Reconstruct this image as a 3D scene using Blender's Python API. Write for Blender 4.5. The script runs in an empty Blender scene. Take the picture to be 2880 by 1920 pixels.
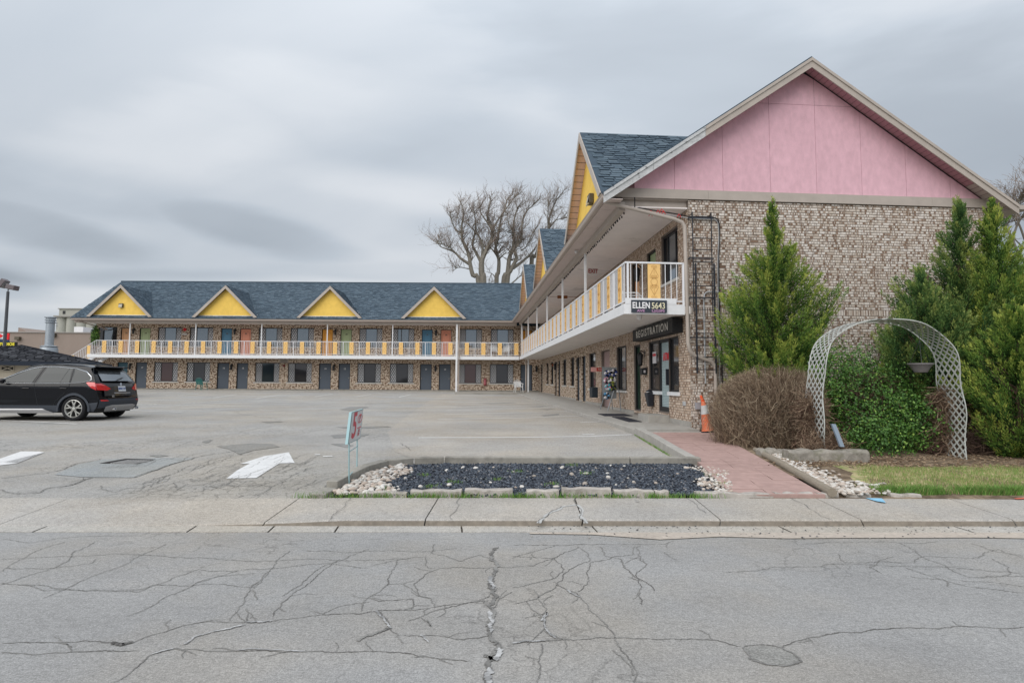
import bpy, bmesh, math, random
import numpy as np
from mathutils import Matrix, Vector
from mathutils.geometry import tessellate_polygon
SC = bpy.context.scene
COL = SC.collection
R = random.Random(7)
NR = np.random.default_rng(7)

# ------------------------------------------------------------ camera
CAMH = 1.6; FOC = 1640.0; PITCH = math.atan(.070); ROLL = .006
fw = Vector((0, math.cos(PITCH), math.sin(PITCH)))
up0 = Vector((0, -math.sin(PITCH), math.cos(PITCH)))
rt0 = Vector((1, 0, 0))
rt = rt0*math.cos(ROLL)+up0*math.sin(ROLL)
upv = up0*math.cos(ROLL)-rt0*math.sin(ROLL)
CP = Vector((0, 0, CAMH))
cd = bpy.data.cameras.new('camera'); cam = bpy.data.objects.new('camera', cd); COL.objects.link(cam)
cd.sensor_width = 36; cd.lens = FOC/2880*36; cd.clip_start = .05; cd.clip_end = 5000
m = Matrix((rt, upv, -fw)).transposed().to_4x4(); m.translation = CP
cam.matrix_world = m; SC.camera = cam
# ------------------------------------------------------------ light and sky
SUN_EL = math.radians(40); SUN_AZ = math.radians(214)      # from behind the camera, a little to the left
sd = Vector((math.sin(SUN_AZ)*math.cos(SUN_EL), math.cos(SUN_AZ)*math.cos(SUN_EL), math.sin(SUN_EL)))
sl = bpy.data.lights.new('sun', 'SUN'); sl.energy = 1.5; sl.angle = math.radians(65); sl.color = (1, .95, .88)
so = bpy.data.objects.new('sun', sl); COL.objects.link(so)
so.rotation_euler = sd.to_track_quat('Z', 'Y').to_euler()
SC.view_settings.view_transform = 'Standard'; SC.view_settings.look = 'None'
SC.view_settings.exposure = 0.55; SC.view_settings.gamma = 1
w = bpy.data.worlds.new('World'); SC.world = w; w.use_nodes = True
nt = w.node_tree; nt.nodes.clear()
def N(t, **k):
    n = nt.nodes.new(t)
    for a, b in k.items(): setattr(n, a, b)
    return n
L = lambda a, b: nt.links.new(a, b)
def vmath(op, a, b=None):
    n = N('ShaderNodeMath', operation=op)
    for i, x in enumerate((a, b)):
        if x is None: continue
        if isinstance(x, (int, float)): n.inputs[i].default_value = x
        else: L(x, n.inputs[i])
    return n.outputs[0]
tc = N('ShaderNodeTexCoord'); sep = N('ShaderNodeSeparateXYZ'); L(tc.outputs['Generated'], sep.inputs[0])
dx, dy, dz = sep.outputs
zc = vmath('ADD', vmath('MAXIMUM', dz, 0.0), .16)
px_ = vmath('DIVIDE', dx, zc); py_ = vmath('DIVIDE', dy, zc)
cmb = N('ShaderNodeCombineXYZ'); L(vmath('MULTIPLY', px_, .55), cmb.inputs[0]); L(vmath('ADD', py_, vmath('MULTIPLY', px_, .25)), cmb.inputs[1])
n1 = N('ShaderNodeTexNoise'); n1.inputs['Scale'].default_value = .75; n1.inputs['Detail'].default_value = 6; n1.inputs['Roughness'].default_value = .5; n1.inputs['Distortion'].default_value = .4
L(cmb.outputs[0], n1.inputs['Vector'])
# azimuth and elevation of the direction
az = vmath('DIVIDE', dx, vmath('MAXIMUM', dy, .05)); el = vmath('DIVIDE', dz, vmath('MAXIMUM', dy, .05))
n2 = N('ShaderNodeTexNoise'); n2.inputs['Scale'].default_value = 5; n2.inputs['Detail'].default_value = 6
mp = N('ShaderNodeMapping'); L(tc.outputs['Generated'], mp.inputs[0]); mp.inputs['Scale'].default_value = (.8, .8, 3.2); L(mp.outputs[0], n2.inputs['Vector'])
wob = vmath('MULTIPLY', vmath('SUBTRACT', n2.outputs[0], .5), 1.3)
def blob(cx, cy, rx, ry, tilt=0):
    u = vmath('SUBTRACT', az, cx); v = vmath('SUBTRACT', vmath('SUBTRACT', el, cy), vmath('MULTIPLY', u, tilt))
    a = vmath('POWER', vmath('ABSOLUTE', vmath('DIVIDE', u, rx)), 2.0); b = vmath('POWER', vmath('ABSOLUTE', vmath('DIVIDE', v, ry)), 2.0)
    d = vmath('ADD', vmath('SQRT', vmath('ADD', a, b)), wob)
    mr = N('ShaderNodeMapRange', interpolation_type='SMOOTHERSTEP'); mr.inputs['From Min'].default_value = 1.35; mr.inputs['From Max'].default_value = .25
    L(d, mr.inputs['Value']); return mr.outputs[0]
dark = vmath('MULTIPLY', blob(-.45, .262, .20, .040, -.25), .72)
for q_ in ((-.82, .265, .2, .045, -.22, .8), (-.85, .335, .35, .07, -.1, .5), (-.92, .17, .16, .035, -.1, .9), (-.05, .40, .34, .10, -.1, .45),
           (-.6, .175, .3, .02, 0, .35), (-.25, .19, .22, .02, 0, .3), (.32, .55, .5, .2, -.2, .6), (.80, .42, .45, .32, 0, .75), (-.02, .26, .2, .03, -.1, .3)):
    dark = vmath('MAXIMUM', dark, vmath('MULTIPLY', blob(*q_[:5]), q_[5]))
bright = vmath('MULTIPLY', blob(-.62, .42, .26, .10, .15), .65)
for q_ in ((-.35, .50, .22, .08, -.2, .55), (-.18, .33, .25, .04, -.1, .55), (-.35, .16, .5, .02, 0, .6), (-.8, .14, .4, .03, 0, .8), (-.1, .2, .2, .05, 0, .4)):
    bright = vmath('MAXIMUM', bright, vmath('MULTIPLY', blob(*q_[:5]), q_[5]))
base = vmath('ADD', vmath('MULTIPLY', vmath('SUBTRACT', n1.outputs[0], .5), 1.25), .66)
val = vmath('SUBTRACT', vmath('ADD', base, vmath('MULTIPLY', bright, .36)), vmath('MULTIPLY', dark, .5))
cr = N('ShaderNodeValToRGB'); L(val, cr.inputs[0])
e = cr.color_ramp.elements
e[0].position = .08; e[0].color = (.39, .435, .49, 1)
e[1].position = .95; e[1].color = (.78, .81, .85, 1)
k = e.new(.5); k.color = (.56, .615, .68, 1)
sky = N('ShaderNodeTexSky', sky_type='NISHITA'); sky.sun_disc = False; sky.sun_elevation = SUN_EL; sky.sun_rotation = SUN_AZ
sm = N('ShaderNodeVectorMath', operation='SCALE'); L(sky.outputs[0], sm.inputs[0]); sm.inputs['Scale'].default_value = .10
# an overcast sky is brighter towards the zenith
zen = vmath('ADD', .93, vmath('MULTIPLY', vmath('POWER', vmath('MAXIMUM', dz, 0), 2.0), 1.15))
cs = N('ShaderNodeVectorMath', operation='SCALE'); L(cr.outputs[0], cs.inputs[0]); L(zen, cs.inputs['Scale'])
mx = N('ShaderNodeMix', data_type='RGBA'); mx.inputs['Factor'].default_value = .93
L(sm.outputs[0], mx.inputs['A']); L(cs.outputs[0], mx.inputs['B'])
bg = N('ShaderNodeBackground'); L(mx.outputs['Result'], bg.inputs[0]); bg.inputs[1].default_value = .66
wo = N('ShaderNodeOutputWorld'); L(bg.outputs[0], wo.inputs[0])

# ------------------------------------------------------------ where things stand
def gz(y):
    if y < 6.7: return 0.0
    if y < 7.6: return .12
    if y < 16.4: return .12+(y-7.6)*.0364
    return .44+(min(y, 43)-16.4)*.0135
def ray(px, py): return fw*FOC+rt*(px-1440)+upv*(960-py)
def onsurf(px, py, fz, lo=1.0, hi=200.0):
    d = ray(px, py); lo /= FOC; hi /= FOC
    for _ in range(50):
        mm = (lo+hi)/2; p = CP+d*mm
        if p.z > fz(p.y): lo = mm
        else: hi = mm
    return CP+d*lo
def G(px, py, dz=0.0): return onsurf(px, py, lambda y: gz(y)+dz)
def Zp(px, py, z): d = ray(px, py); return CP+d*((z-CAMH)/d.z)
def Yp(px, py, y): d = ray(px, py); return CP+d*(y/d.y)
AN = math.radians(4.2)
W0 = Vector((4.489, 14.676, 0)); DV = Vector((-math.sin(AN), math.cos(AN), 0)); QV = Vector((math.cos(AN), math.sin(AN), 0))
FARY = 46.1
def Fn(a, n, z): return W0+DV*a-QV*n+Vector((0, 0, z))          # near wing: a runs back along the side wall, n is out from it
def Ff(a, n, z): return Vector((a, FARY-n, z))                   # far wing
def Fg(s, n, z): return W0+QV*s-DV*n+Vector((0, 0, z))          # gable end of the near wing
def Id(x, y, z): return Vector((x, y, z))
def Pn(px, py, n=0): d = ray(px, py); t = ((W0-QV*n)-CP).dot(QV)/d.dot(QV); p = CP+d*t-W0; return (p.dot(DV), p.z)
def Pg(px, py, n=0): d = ray(px, py); t = ((W0-DV*n)-CP).dot(DV)/d.dot(DV); p = CP+d*t-W0; return (p.dot(QV), p.z)

# ------------------------------------------------------------ materials
MATS = {}
def mat(name, col, rough=.8, spec=.3, metal=0, var=0.0, vscale=6, bump=0.0, bscale=40, col2=None, thresh=None, stretch=None, attr=None, rndobj=0.0, coat=0, trans=0, emis=None):
    if name in MATS: return MATS[name]
    M = bpy.data.materials.new(name); M.use_nodes = True; t = M.node_tree; nn = t.nodes; b = nn['Principled BSDF']
    b.inputs['Roughness'].default_value = rough; b.inputs['Specular IOR Level'].default_value = spec; b.inputs['Metallic'].default_value = metal
    b.inputs['Coat Weight'].default_value = coat; b.inputs['Coat Roughness'].default_value = .03
    c = tuple(col)+(1,)
    b.inputs['Base Color'].default_value = c
    src = None
    co = nn.new('ShaderNodeTexCoord'); vec = co.outputs['Object']
    if stretch:
        mpn = nn.new('ShaderNodeMapping'); mpn.inputs['Scale'].default_value = stretch; t.links.new(vec, mpn.inputs[0]); vec = mpn.outputs[0]
    def noise(sc, det=5, rg=.6):
        n = nn.new('ShaderNodeTexNoise'); n.inputs['Scale'].default_value = sc; n.inputs['Detail'].default_value = det; n.inputs['Roughness'].default_value = rg
        t.links.new(vec, n.inputs['Vector']); return n.outputs[0]
    def mix(f, a, bb):
        n = nn.new('ShaderNodeMix'); n.data_type = 'RGBA'
        if isinstance(f, float): n.inputs['Factor'].default_value = f
        else: t.links.new(f, n.inputs['Factor'])
        for s, v in (('A', a), ('B', bb)):
            if isinstance(v, tuple): n.inputs[s].default_value = v
            else: t.links.new(v, n.inputs[s])
        return n.outputs['Result']
    cur = c
    if col2:
        lo, hi = thresh or (.45, .6)
        r = nn.new('ShaderNodeMapRange'); r.inputs['From Min'].default_value = lo; r.inputs['From Max'].default_value = hi
        t.links.new(noise(vscale), r.inputs['Value']); cur = mix(r.outputs[0], c, tuple(col2)+(1,))
    if attr:
        a = nn.new('ShaderNodeAttribute'); a.attribute_name = attr[0]
        r = nn.new('ShaderNodeValToRGB'); el_ = r.color_ramp.elements
        while len(el_) < len(attr[1]): el_.new(.5)
        for i, (p, cc) in enumerate(attr[1]): el_[i].position = p; el_[i].color = tuple(cc)+(1,)
        if rndobj: 
            oi = nn.new('ShaderNodeObjectInfo'); t.links.new(oi.outputs['Random'], r.inputs[0])
        else: t.links.new(a.outputs['Fac'], r.inputs[0])
        cur = r.outputs[0] if not col2 else mix(.5, cur, r.outputs[0])
    if var:
        r = nn.new('ShaderNodeMapRange'); r.inputs['To Min'].default_value = 1-var; r.inputs['To Max'].default_value = 1+var
        r.inputs['From Min'].default_value = .3; r.inputs['From Max'].default_value = .7
        t.links.new(noise(vscale*2.3), r.inputs['Value'])
        r2 = nn.new('ShaderNodeMapRange'); r2.inputs['To Min'].default_value = 1-var*.6; r2.inputs['To Max'].default_value = 1+var*.6
        r2.inputs['From Min'].default_value = .3; r2.inputs['From Max'].default_value = .7
        t.links.new(noise(vscale*.3), r2.inputs['Value'])
        mm = nn.new('ShaderNodeMath'); mm.operation = 'MULTIPLY'; t.links.new(r.outputs[0], mm.inputs[0]); t.links.new(r2.outputs[0], mm.inputs[1])
        vs = nn.new('ShaderNodeVectorMath'); vs.operation = 'SCALE'; t.links.new(mm.outputs[0], vs.inputs['Scale'])
        if isinstance(cur, tuple): vs.inputs[0].default_value = cur[:3]
        else: t.links.new(cur, vs.inputs[0])
        cur = vs.outputs[0]
    if not isinstance(cur, tuple): t.links.new(cur, b.inputs['Base Color'])
    if bump:
        bn = nn.new('ShaderNodeBump'); bn.inputs['Strength'].default_value = bump; bn.inputs['Distance'].default_value = .02
        t.links.new(noise(bscale, 6, .7), bn.inputs['Height']); t.links.new(bn.outputs[0], b.inputs['Normal'])
    if emis: b.inputs['Emission Color'].default_value = tuple(emis)+(1,); b.inputs['Emission Strength'].default_value = 1
    M['nodesrc'] = name
    MATS[name] = M; return M
def nodes(M): return M.node_tree, M.node_tree.nodes, M.node_tree.nodes['Principled BSDF']

white = mat('white_paint', (.72, .73, .75), .5, .4, var=.05, vscale=3)
whitew = mat('white_worn_paint', (.66, .67, .68), .7, .2, col2=(.28, .27, .25), thresh=(.60, .68), vscale=5, var=.06)
taupe = mat('taupe_trim', (.42, .37, .33), .5, .4, var=.07, vscale=1.5)
taupe2 = mat('taupe_metal', (.40, .34, .30), .45, .4, var=.05)
soffm = mat('soffit_taupe', (.56, .48, .45), .6, .3, var=.04)
soffo = mat('dormer_soffit', (.74, .54, .48), .7, .2, var=.06)
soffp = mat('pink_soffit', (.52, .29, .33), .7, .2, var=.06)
ceilm = mat('ceiling_paint', (.82, .76, .74), .8, .2, var=.05, vscale=1, col2=(.60, .54, .52), thresh=(.62, .75))
slabund = mat('slab_underside', (.76, .72, .69), .85, .2, var=.06, vscale=2, col2=(.30, .28, .26), thresh=(.66, .70), stretch=(1, 5, 1))
pink = mat('pink_board', (.69, .43, .495), .8, .2, var=.085, vscale=2.2, bump=.25, bscale=30, col2=(.42, .34, .36), thresh=(.745, .76), stretch=(1.6, 1.6, .9))
yellow = mat('yellow_board', (.86, .58, .13), .8, .2, var=.07, vscale=1.5, bump=.2, bscale=25)
yellpanel = mat('orange_yellow_panel', (.84, .55, .22), .7, .25, var=.05, vscale=4)
panrel = mat('panel_relief', (.55, .33, .12), .7, .2)
dark = mat('black_frame', (.012, .013, .016), .4, .4)
black = mat('black_paint', (.02, .022, .025), .5, .4, var=.1)
blackm = mat('black_metal', (.02, .024, .035), .45, .5, var=.1)
mortar = mat('mortar', (.20, .17, .15), .95, .1, var=.15, vscale=20)
BR = [(0, (.20, .125, .085)), (.07, (.30, .21, .155)), (.15, (.49, .41, .345)), (.45, (.60, .53, .465)), (.75, (.67, .61, .555)), (1, (.72, .67, .625))]
BRN = [(0, (.20, .12, .08)), (.10, (.30, .20, .14)), (.2, (.47, .36, .28)), (.5, (.56, .45, .36)), (.8, (.62, .51, .42)), (1, (.66, .57, .48))]
def brickmat(name, ramp, ro):
    M = mat(name, (.5, .45, .4), .9, .15, attr=('rnd', ramp), rndobj=ro, bump=.3, bscale=60)
    t, nn, b = nodes(M)
    # brown smears over the brick faces, a few centimetres across, in slanting drifts
    cur = b.inputs['Base Color'].links[0].from_socket
    g = nn.new('ShaderNodeNewGeometry'); mpn = nn.new('ShaderNodeMapping'); mpn.inputs['Scale'].default_value = (1, 1, .55); mpn.inputs['Rotation'].default_value = (0, .35, 0)
    t.links.new(g.outputs['Position'], mpn.inputs[0])
    n = nn.new('ShaderNodeTexNoise'); n.inputs['Scale'].default_value = 13; n.inputs['Detail'].default_value = 2; t.links.new(mpn.outputs[0], n.inputs['Vector'])
    r = nn.new('ShaderNodeMapRange'); r.inputs['From Min'].default_value = .56; r.inputs['From Max'].default_value = .63; t.links.new(n.outputs[0], r.inputs['Value'])
    f = nn.new('ShaderNodeMath'); f.operation = 'MULTIPLY'; f.inputs[1].default_value = .45; t.links.new(r.outputs[0], f.inputs[0])
    x = nn.new('ShaderNodeMix'); x.data_type = 'RGBA'; t.links.new(f.outputs[0], x.inputs['Factor']); t.links.new(cur, x.inputs['A']); x.inputs['B'].default_value = (.17, .105, .075, 1)
    t.links.new(x.outputs['Result'], b.inputs['Base Color'])
    return M
brickBr = mat('brick_brown_end', (.20, .13, .09), .9, .15, var=.35, vscale=14)
brickA = brickmat('brick_pale', BR, 0); brickAo = brickmat('brick_pale_single', BR, 1)
brickB = brickmat('brick_tan', BRN, 0)
def brick_tex(name):
    M = mat(name, (.5, .4, .3), .9, .15); t, nn, b = nodes(M)
    co = nn.new('ShaderNodeTexCoord'); sp = nn.new('ShaderNodeSeparateXYZ'); t.links.new(co.outputs['Object'], sp.inputs[0])
    ad = nn.new('ShaderNodeMath'); t.links.new(sp.outputs[0], ad.inputs[0]); t.links.new(sp.outputs[1], ad.inputs[1])
    cb = nn.new('ShaderNodeCombineXYZ'); t.links.new(ad.outputs[0], cb.inputs[0]); t.links.new(sp.outputs[2], cb.inputs[1])
    br = nn.new('ShaderNodeTexBrick'); t.links.new(cb.outputs[0], br.inputs['Vector']); br.inputs['Scale'].default_value = 1
    br.inputs['Brick Width'].default_value = .15; br.inputs['Row Height'].default_value = .068; br.inputs['Mortar Size'].default_value = .007
    br.inputs['Color1'].default_value = (.82, .70, .57, 1); br.inputs['Color2'].default_value = (.46, .33, .24, 1); br.inputs['Mortar'].default_value = (.19, .145, .11, 1); br.inputs['Bias'].default_value = -.35
    n = nn.new('ShaderNodeTexNoise'); n.inputs['Scale'].default_value = 8.5; n.inputs['Detail'].default_value = 2; t.links.new(cb.outputs[0], n.inputs['Vector'])
    r = nn.new('ShaderNodeMapRange'); r.inputs['From Min'].default_value = .50; r.inputs['From Max'].default_value = .56; t.links.new(n.outputs[0], r.inputs['Value'])
    x = nn.new('ShaderNodeMix'); x.data_type = 'RGBA'; t.links.new(r.outputs[0], x.inputs['Factor']); t.links.new(br.outputs[0], x.inputs['A']); x.inputs['B'].default_value = (.18, .11, .07, 1)
    t.links.new(x.outputs['Result'], b.inputs['Base Color'])
    bn = nn.new('ShaderNodeBump'); bn.inputs['Distance'].default_value = .008; t.links.new(br.outputs['Fac'], bn.inputs['Height']); bn.invert = True; t.links.new(bn.outputs[0], b.inputs['Normal'])
    return M
brickT = brick_tex('brick_wall_pattern')
SHR = [(0, (.066, .092, .120)), (.5, (.090, .125, .158)), (1, (.118, .155, .19))]
shingle = mat('shingle_slate_blue', (.06, .09, .12), .95, .1, attr=('rnd', SHR), var=.12, vscale=12)
shinglek = mat('shingle_charcoal', (.05, .05, .055), .95, .1, attr=('rnd', [(0, (.025, .027, .033)), (1, (.085, .088, .098))]), var=.15, vscale=8)
glass = mat('window_glass_dark', (.02, .028, .036), .04, 1.0, metal=.0, coat=0)
glassm = mat('window_glass_reflective', (.20, .23, .26), .05, .8, metal=.75)
glassl = mat('window_glass_ground_floor', (.055, .055, .06), .05, .9, metal=.5)
glass2 = mat('window_glass_warm', (.10, .065, .065), .05, .9, metal=.5); glass3 = mat('window_glass_cool', (.03, .045, .055), .05, .9, metal=.4)  # ground floor tints, painted in place of differing reflections from pane to pane
curtain = mat('curtain', (.22, .24, .28), .9, .1, var=.2, stretch=(14, 14, 1), vscale=3)
latt = mat('lattice_bar', (.66, .66, .68), .5, .4)
sill = mat('pale_sill', (.58, .57, .55), .8, .2, var=.08)
concrete = mat('concrete', (.36, .345, .32), .92, .15, var=.12, vscale=2.5, bump=.2, bscale=60)
concreted = mat('concrete_kerb', (.30, .285, .255), .92, .15, var=.15, vscale=3, bump=.3, bscale=50, col2=(.20, .19, .17), thresh=(.5, .7))
DOORC = {'grey': (.085, .105, .135), 'blue': (.085, .22, .34), 'salmon': (.72, .30, .20), 'green': (.36, .44, .25), 'orange': (.72, .33, .05), 'peach': (.68, .38, .20), 'teal': (.05, .12, .16)}
doorm = {k_: mat('door_'+k_, v, .55, .35, var=.04) for k_, v in DOORC.items()}
# ------------------------------------------------------------ geometry helpers
WM = {}
def tag(o, label=None, cat=None, group=None, kind=None):
    if label: o['label'] = label
    if cat: o['category'] = cat
    if group: o['group'] = group
    if kind: o['kind'] = kind
    return o
def empty(name, loc, rz=0.0, label=None, cat=None, group=None):
    o = bpy.data.objects.new(name, None); COL.objects.link(o); o.location = loc; o.rotation_euler = (0, 0, rz); o.empty_display_size = .2
    WM[o.name] = Matrix.Translation(loc) @ Matrix.Rotation(rz, 4, 'Z')
    return tag(o, label, cat, group)
def wm(o): return WM.get(o.name, Matrix()) if o else Matrix()
def raw(name, verts, faces, mats, parent=None, midx=None, attr=None, smooth=False, recalc=False):
    """verts in world space; stored in the parent's space"""
    me = bpy.data.meshes.new(name)
    v = np.asarray(verts, dtype=np.float64).reshape(-1, 3)
    if parent is not None:
        im = np.array(wm(parent).inverted()); v = v@im[:3, :3].T+im[:3, 3]
    me.from_pydata(v.tolist(), [], faces if isinstance(faces, list) else faces.tolist())
    for mm in (mats if isinstance(mats, (list, tuple)) else [mats]): me.materials.append(mm)
    if midx is not None: me.polygons.foreach_set('material_index', midx)
    if attr is not None:
        a = me.attributes.new('rnd', 'FLOAT', 'FACE'); a.data.foreach_set('value', np.asarray(attr, dtype=np.float32))
    if smooth: me.polygons.foreach_set('use_smooth', [True]*len(me.polygons))
    if recalc:
        bm = bmesh.new(); bm.from_mesh(me); bmesh.ops.recalc_face_normals(bm, faces=bm.faces); bm.to_mesh(me); bm.free()
    me.update()
    o = bpy.data.objects.new(name, me); COL.objects.link(o)
    if parent is not None: o.parent = parent; WM[o.name] = wm(parent)
    return o
def inst(mesh, name, parent, mw):
    """one more object on a shared mesh, at world matrix mw"""
    o = bpy.data.objects.new(name, mesh); COL.objects.link(o)
    if parent is not None: o.parent = parent; o.matrix_local = wm(parent).inverted() @ mw
    else: o.matrix_world = mw
    WM[o.name] = mw
    return o
class MB:
    def __init__(s, fr=Id): s.v = []; s.f = []; s.m = []; s.fr = fr; s.mi = 0
    def add(s, vs, fs):
        b = len(s.v); s.v += [tuple(s.fr(*p)) for p in vs]; s.f += [tuple(b+i for i in f) for f in fs]; s.m += [s.mi]*len(fs); return s
    def box(s, x0, x1, y0, y1, z0, z1, skip=''):
        vs = [(x0, y0, z0), (x1, y0, z0), (x1, y1, z0), (x0, y1, z0), (x0, y0, z1), (x1, y0, z1), (x1, y1, z1), (x0, y1, z1)]
        return s.add(vs, [(3, 2, 1, 0), (4, 5, 6, 7), (0, 1, 5, 4), (1, 2, 6, 5), (2, 3, 7, 6), (3, 0, 4, 7)])
    def quad(s, a, b, c, d): return s.add([a, b, c, d], [(0, 1, 2, 3)])
    def poly(s, pts): return s.add(pts, [tuple(range(len(pts)))])
    def prism(s, pts, off):
        n = len(pts); o = Vector(off)
        vs = [tuple(p) for p in pts]+[tuple(Vector(p)+o) for p in pts]
        return s.add(vs, [tuple(range(n-1, -1, -1)), tuple(range(n, 2*n))]+[(i, (i+1) % n, (i+1) % n+n, i+n) for i in range(n)])
    def tube(s, path, r, n=8, closed=False, caps=True):
        P_ = [s.fr(*p) for p in path]; P_ = [Vector(p) for p in P_]; b = len(s.v); k = len(P_)
        rr = r if isinstance(r, (list, tuple)) else [r]*k
        pu = None
        for i, p in enumerate(P_):
            t = (P_[(i+1) % k if closed else min(i+1, k-1)]-P_[(i-1) % k if closed else max(i-1, 0)])
            t = t.normalized() if t.length > 1e-9 else Vector((0, 0, 1))
            u = pu-t*pu.dot(t) if pu is not None else None
            if u is None or u.length < 1e-4:
                u = t.orthogonal()
            u.normalize(); pu = u; ww = t.cross(u)
            for j in range(n):
                a = 2*math.pi*(j+.5)/n; s.v.append(tuple(p+(u*math.cos(a)+ww*math.sin(a))*rr[i]))
        segs = k if closed else k-1
        for i in range(segs):
            for j in range(n):
                a0 = b+i*n+j; a1 = b+i*n+(j+1) % n; b0 = b+((i+1) % k)*n+j; b1 = b+((i+1) % k)*n+(j+1) % n
                s.f.append((a0, a1, b1, b0)); s.m.append(s.mi)
        if caps and not closed:
            s.f.append(tuple(b+j for j in range(n-1, -1, -1))); s.f.append(tuple(b+(k-1)*n+j for j in range(n))); s.m += [s.mi]*2
        return s
    def lathe(s, prof, c=(0, 0, 0), n=20, axis='z'):
        b = len(s.v)
        for (r_, h) in prof:
            for j in range(n):
                a = 2*math.pi*j/n; x, y = r_*math.cos(a), r_*math.sin(a)
                p = (c[0]+x, c[1]+y, c[2]+h) if axis == 'z' else ((c[0]+x, c[1]+h, c[2]+y) if axis == 'y' else (c[0]+h, c[1]+x, c[2]+y))
                s.v.append(tuple(s.fr(*p)))
        for i in range(len(prof)-1):
            for j in range(n):
                s.f.append((b+i*n+j, b+i*n+(j+1) % n, b+(i+1)*n+(j+1) % n, b+(i+1)*n+j)); s.m.append(s.mi)
        return s
    def build(s, name, mats, parent=None, smooth=False, bevel=0, recalc=True):
        o = raw(name, s.v, s.f, mats, parent, midx=s.m, recalc=recalc, smooth=smooth)
        if bevel:
            md = o.modifiers.new('b', 'BEVEL'); md.width = bevel; md.segments = 2; md.limit_method = 'ANGLE'
        if smooth:
            try:
                md = o.modifiers.new('e', 'EDGE_SPLIT'); md.split_angle = math.radians(40)
            except Exception: pass
        return o
def local_mesh(name, fn, mats, smooth=False):
    b = MB(); fn(b); me = bpy.data.meshes.new(name); me.from_pydata(b.v, [], b.f)
    for mm in (mats if isinstance(mats, (list, tuple)) else [mats]): me.materials.append(mm)
    me.polygons.foreach_set('material_index', b.m)
    if smooth: me.polygons.foreach_set('use_smooth', [True]*len(me.polygons))
    bm = bmesh.new(); bm.from_mesh(me); bmesh.ops.recalc_face_normals(bm, faces=bm.faces); bm.to_mesh(me); bm.free()
    return me
def text(s, size, xdir, ydir, org, m, parent, name='lettering', thick=.004, sx=1.0, bold=0.0, align='CENTER', sp=1.0):
    cu = bpy.data.curves.new('t', 'FONT'); cu.body = s; cu.size = size; cu.extrude = thick; cu.align_x = align; cu.align_y = 'CENTER'; cu.offset = bold; cu.resolution_u = 3; cu.space_character = sp
    ob = bpy.data.objects.new('t', cu); COL.objects.link(ob); dg = bpy.context.evaluated_depsgraph_get()
    me = bpy.data.meshes.new_from_object(ob.evaluated_get(dg)); bpy.data.objects.remove(ob); me.materials.clear(); me.materials.append(m)
    x = Vector(xdir).normalized(); y = Vector(ydir).normalized(); z = x.cross(y)
    M = Matrix((x*sx, y, z)).transposed().to_4x4(); M.translation = Vector(org)+z*thick
    return inst(me, name, parent, M)
def copy_tree(src, loc, rz=None, label=None):
    c = src.copy(); COL.objects.link(c); c.location = loc
    if rz is not None: c.rotation_euler = (0, 0, rz)
    if label: c['label'] = label
    WM[c.name] = Matrix.Translation(loc) @ Matrix.Rotation(c.rotation_euler.z, 4, 'Z')
    for ch in [x for x in src.children]:
        d = ch.copy(); COL.objects.link(d); d.parent = c
        for g in list(ch.children):
            e_ = g.copy(); COL.objects.link(e_); e_.parent = d
    return c
# ---- walls with openings
def wall_sheet(fr, a0, a1, z0, z1, holes, n=0.0, depth=.16, name='wall', m=None, parent=None, zb=None):
    b = MB(fr); xs = sorted({a0, a1, *[h[0] for h in holes], *[h[1] for h in holes]}); zs = sorted({z0, z1, *[h[2] for h in holes], *[h[3] for h in holes]})
    for i in range(len(xs)-1):
        for j in range(len(zs)-1):
            cx, cz = (xs[i]+xs[i+1])/2, (zs[j]+zs[j+1])/2
            if any(h[0] < cx < h[1] and h[2] < cz < h[3] for h in holes): continue
            b.quad((xs[i], n, zs[j]), (xs[i+1], n, zs[j]), (xs[i+1], n, zs[j+1]), (xs[i], n, zs[j+1]))
    for h in holes:
        b.quad((h[0], n, h[2]), (h[0], n-depth, h[2]), (h[0], n-depth, h[3]), (h[0], n, h[3])); b.quad((h[1], n, h[2]), (h[1], n-depth, h[2]), (h[1], n-depth, h[3]), (h[1], n, h[3]))
        b.quad((h[0], n, h[3]), (h[1], n, h[3]), (h[1], n-depth, h[3]), (h[0], n-depth, h[3])); b.quad((h[0], n, h[2]), (h[1], n, h[2]), (h[1], n-depth, h[2]), (h[0], n-depth, h[2]))
    return b.build(name, m, parent, recalc=False)
def brick_rects(a0, a1, z0, z1, holes, rng, row=.068, soldier=None, half=.07, full=.145, clip=None):
    out = []; z = z0; k = 0
    while z < z1-.02:
        zt = min(z+row, z1)
        if soldier and soldier[0] <= z < soldier[1]:
            a = a0; zt = soldier[1]
            while a < a1-.01:
                out.append((a, min(a+.068, a1), z, zt)); a += .068
        else:
            a = a0-(full*.5 if k % 2 else 0)-rng.random()*.05
            while a < a1:
                wd = half if rng.random() < .50 else (full if rng.random() < .85 else full*1.35)
                b0, b1 = max(a, a0), min(a+wd, a1); a += wd
                if b1-b0 < .02: continue
                segs = [(b0, b1)]
                for h in holes:
                    if zt-.02 > h[2] and z+.02 < h[3]:
                        ns = []
                        for (s0, s1) in segs:
                            if s1 <= h[0] or s0 >= h[1]: ns.append((s0, s1))
                            else:
                                if s0 < h[0]-.015: ns.append((s0, h[0]))
                                if s1 > h[1]+.015: ns.append((h[1], s1))
                        segs = ns
                for (s0, s1) in segs:
                    if s1-s0 > .015: out.append((s0, s1, z, zt))
        z = zt; k += 1
    return out
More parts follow.
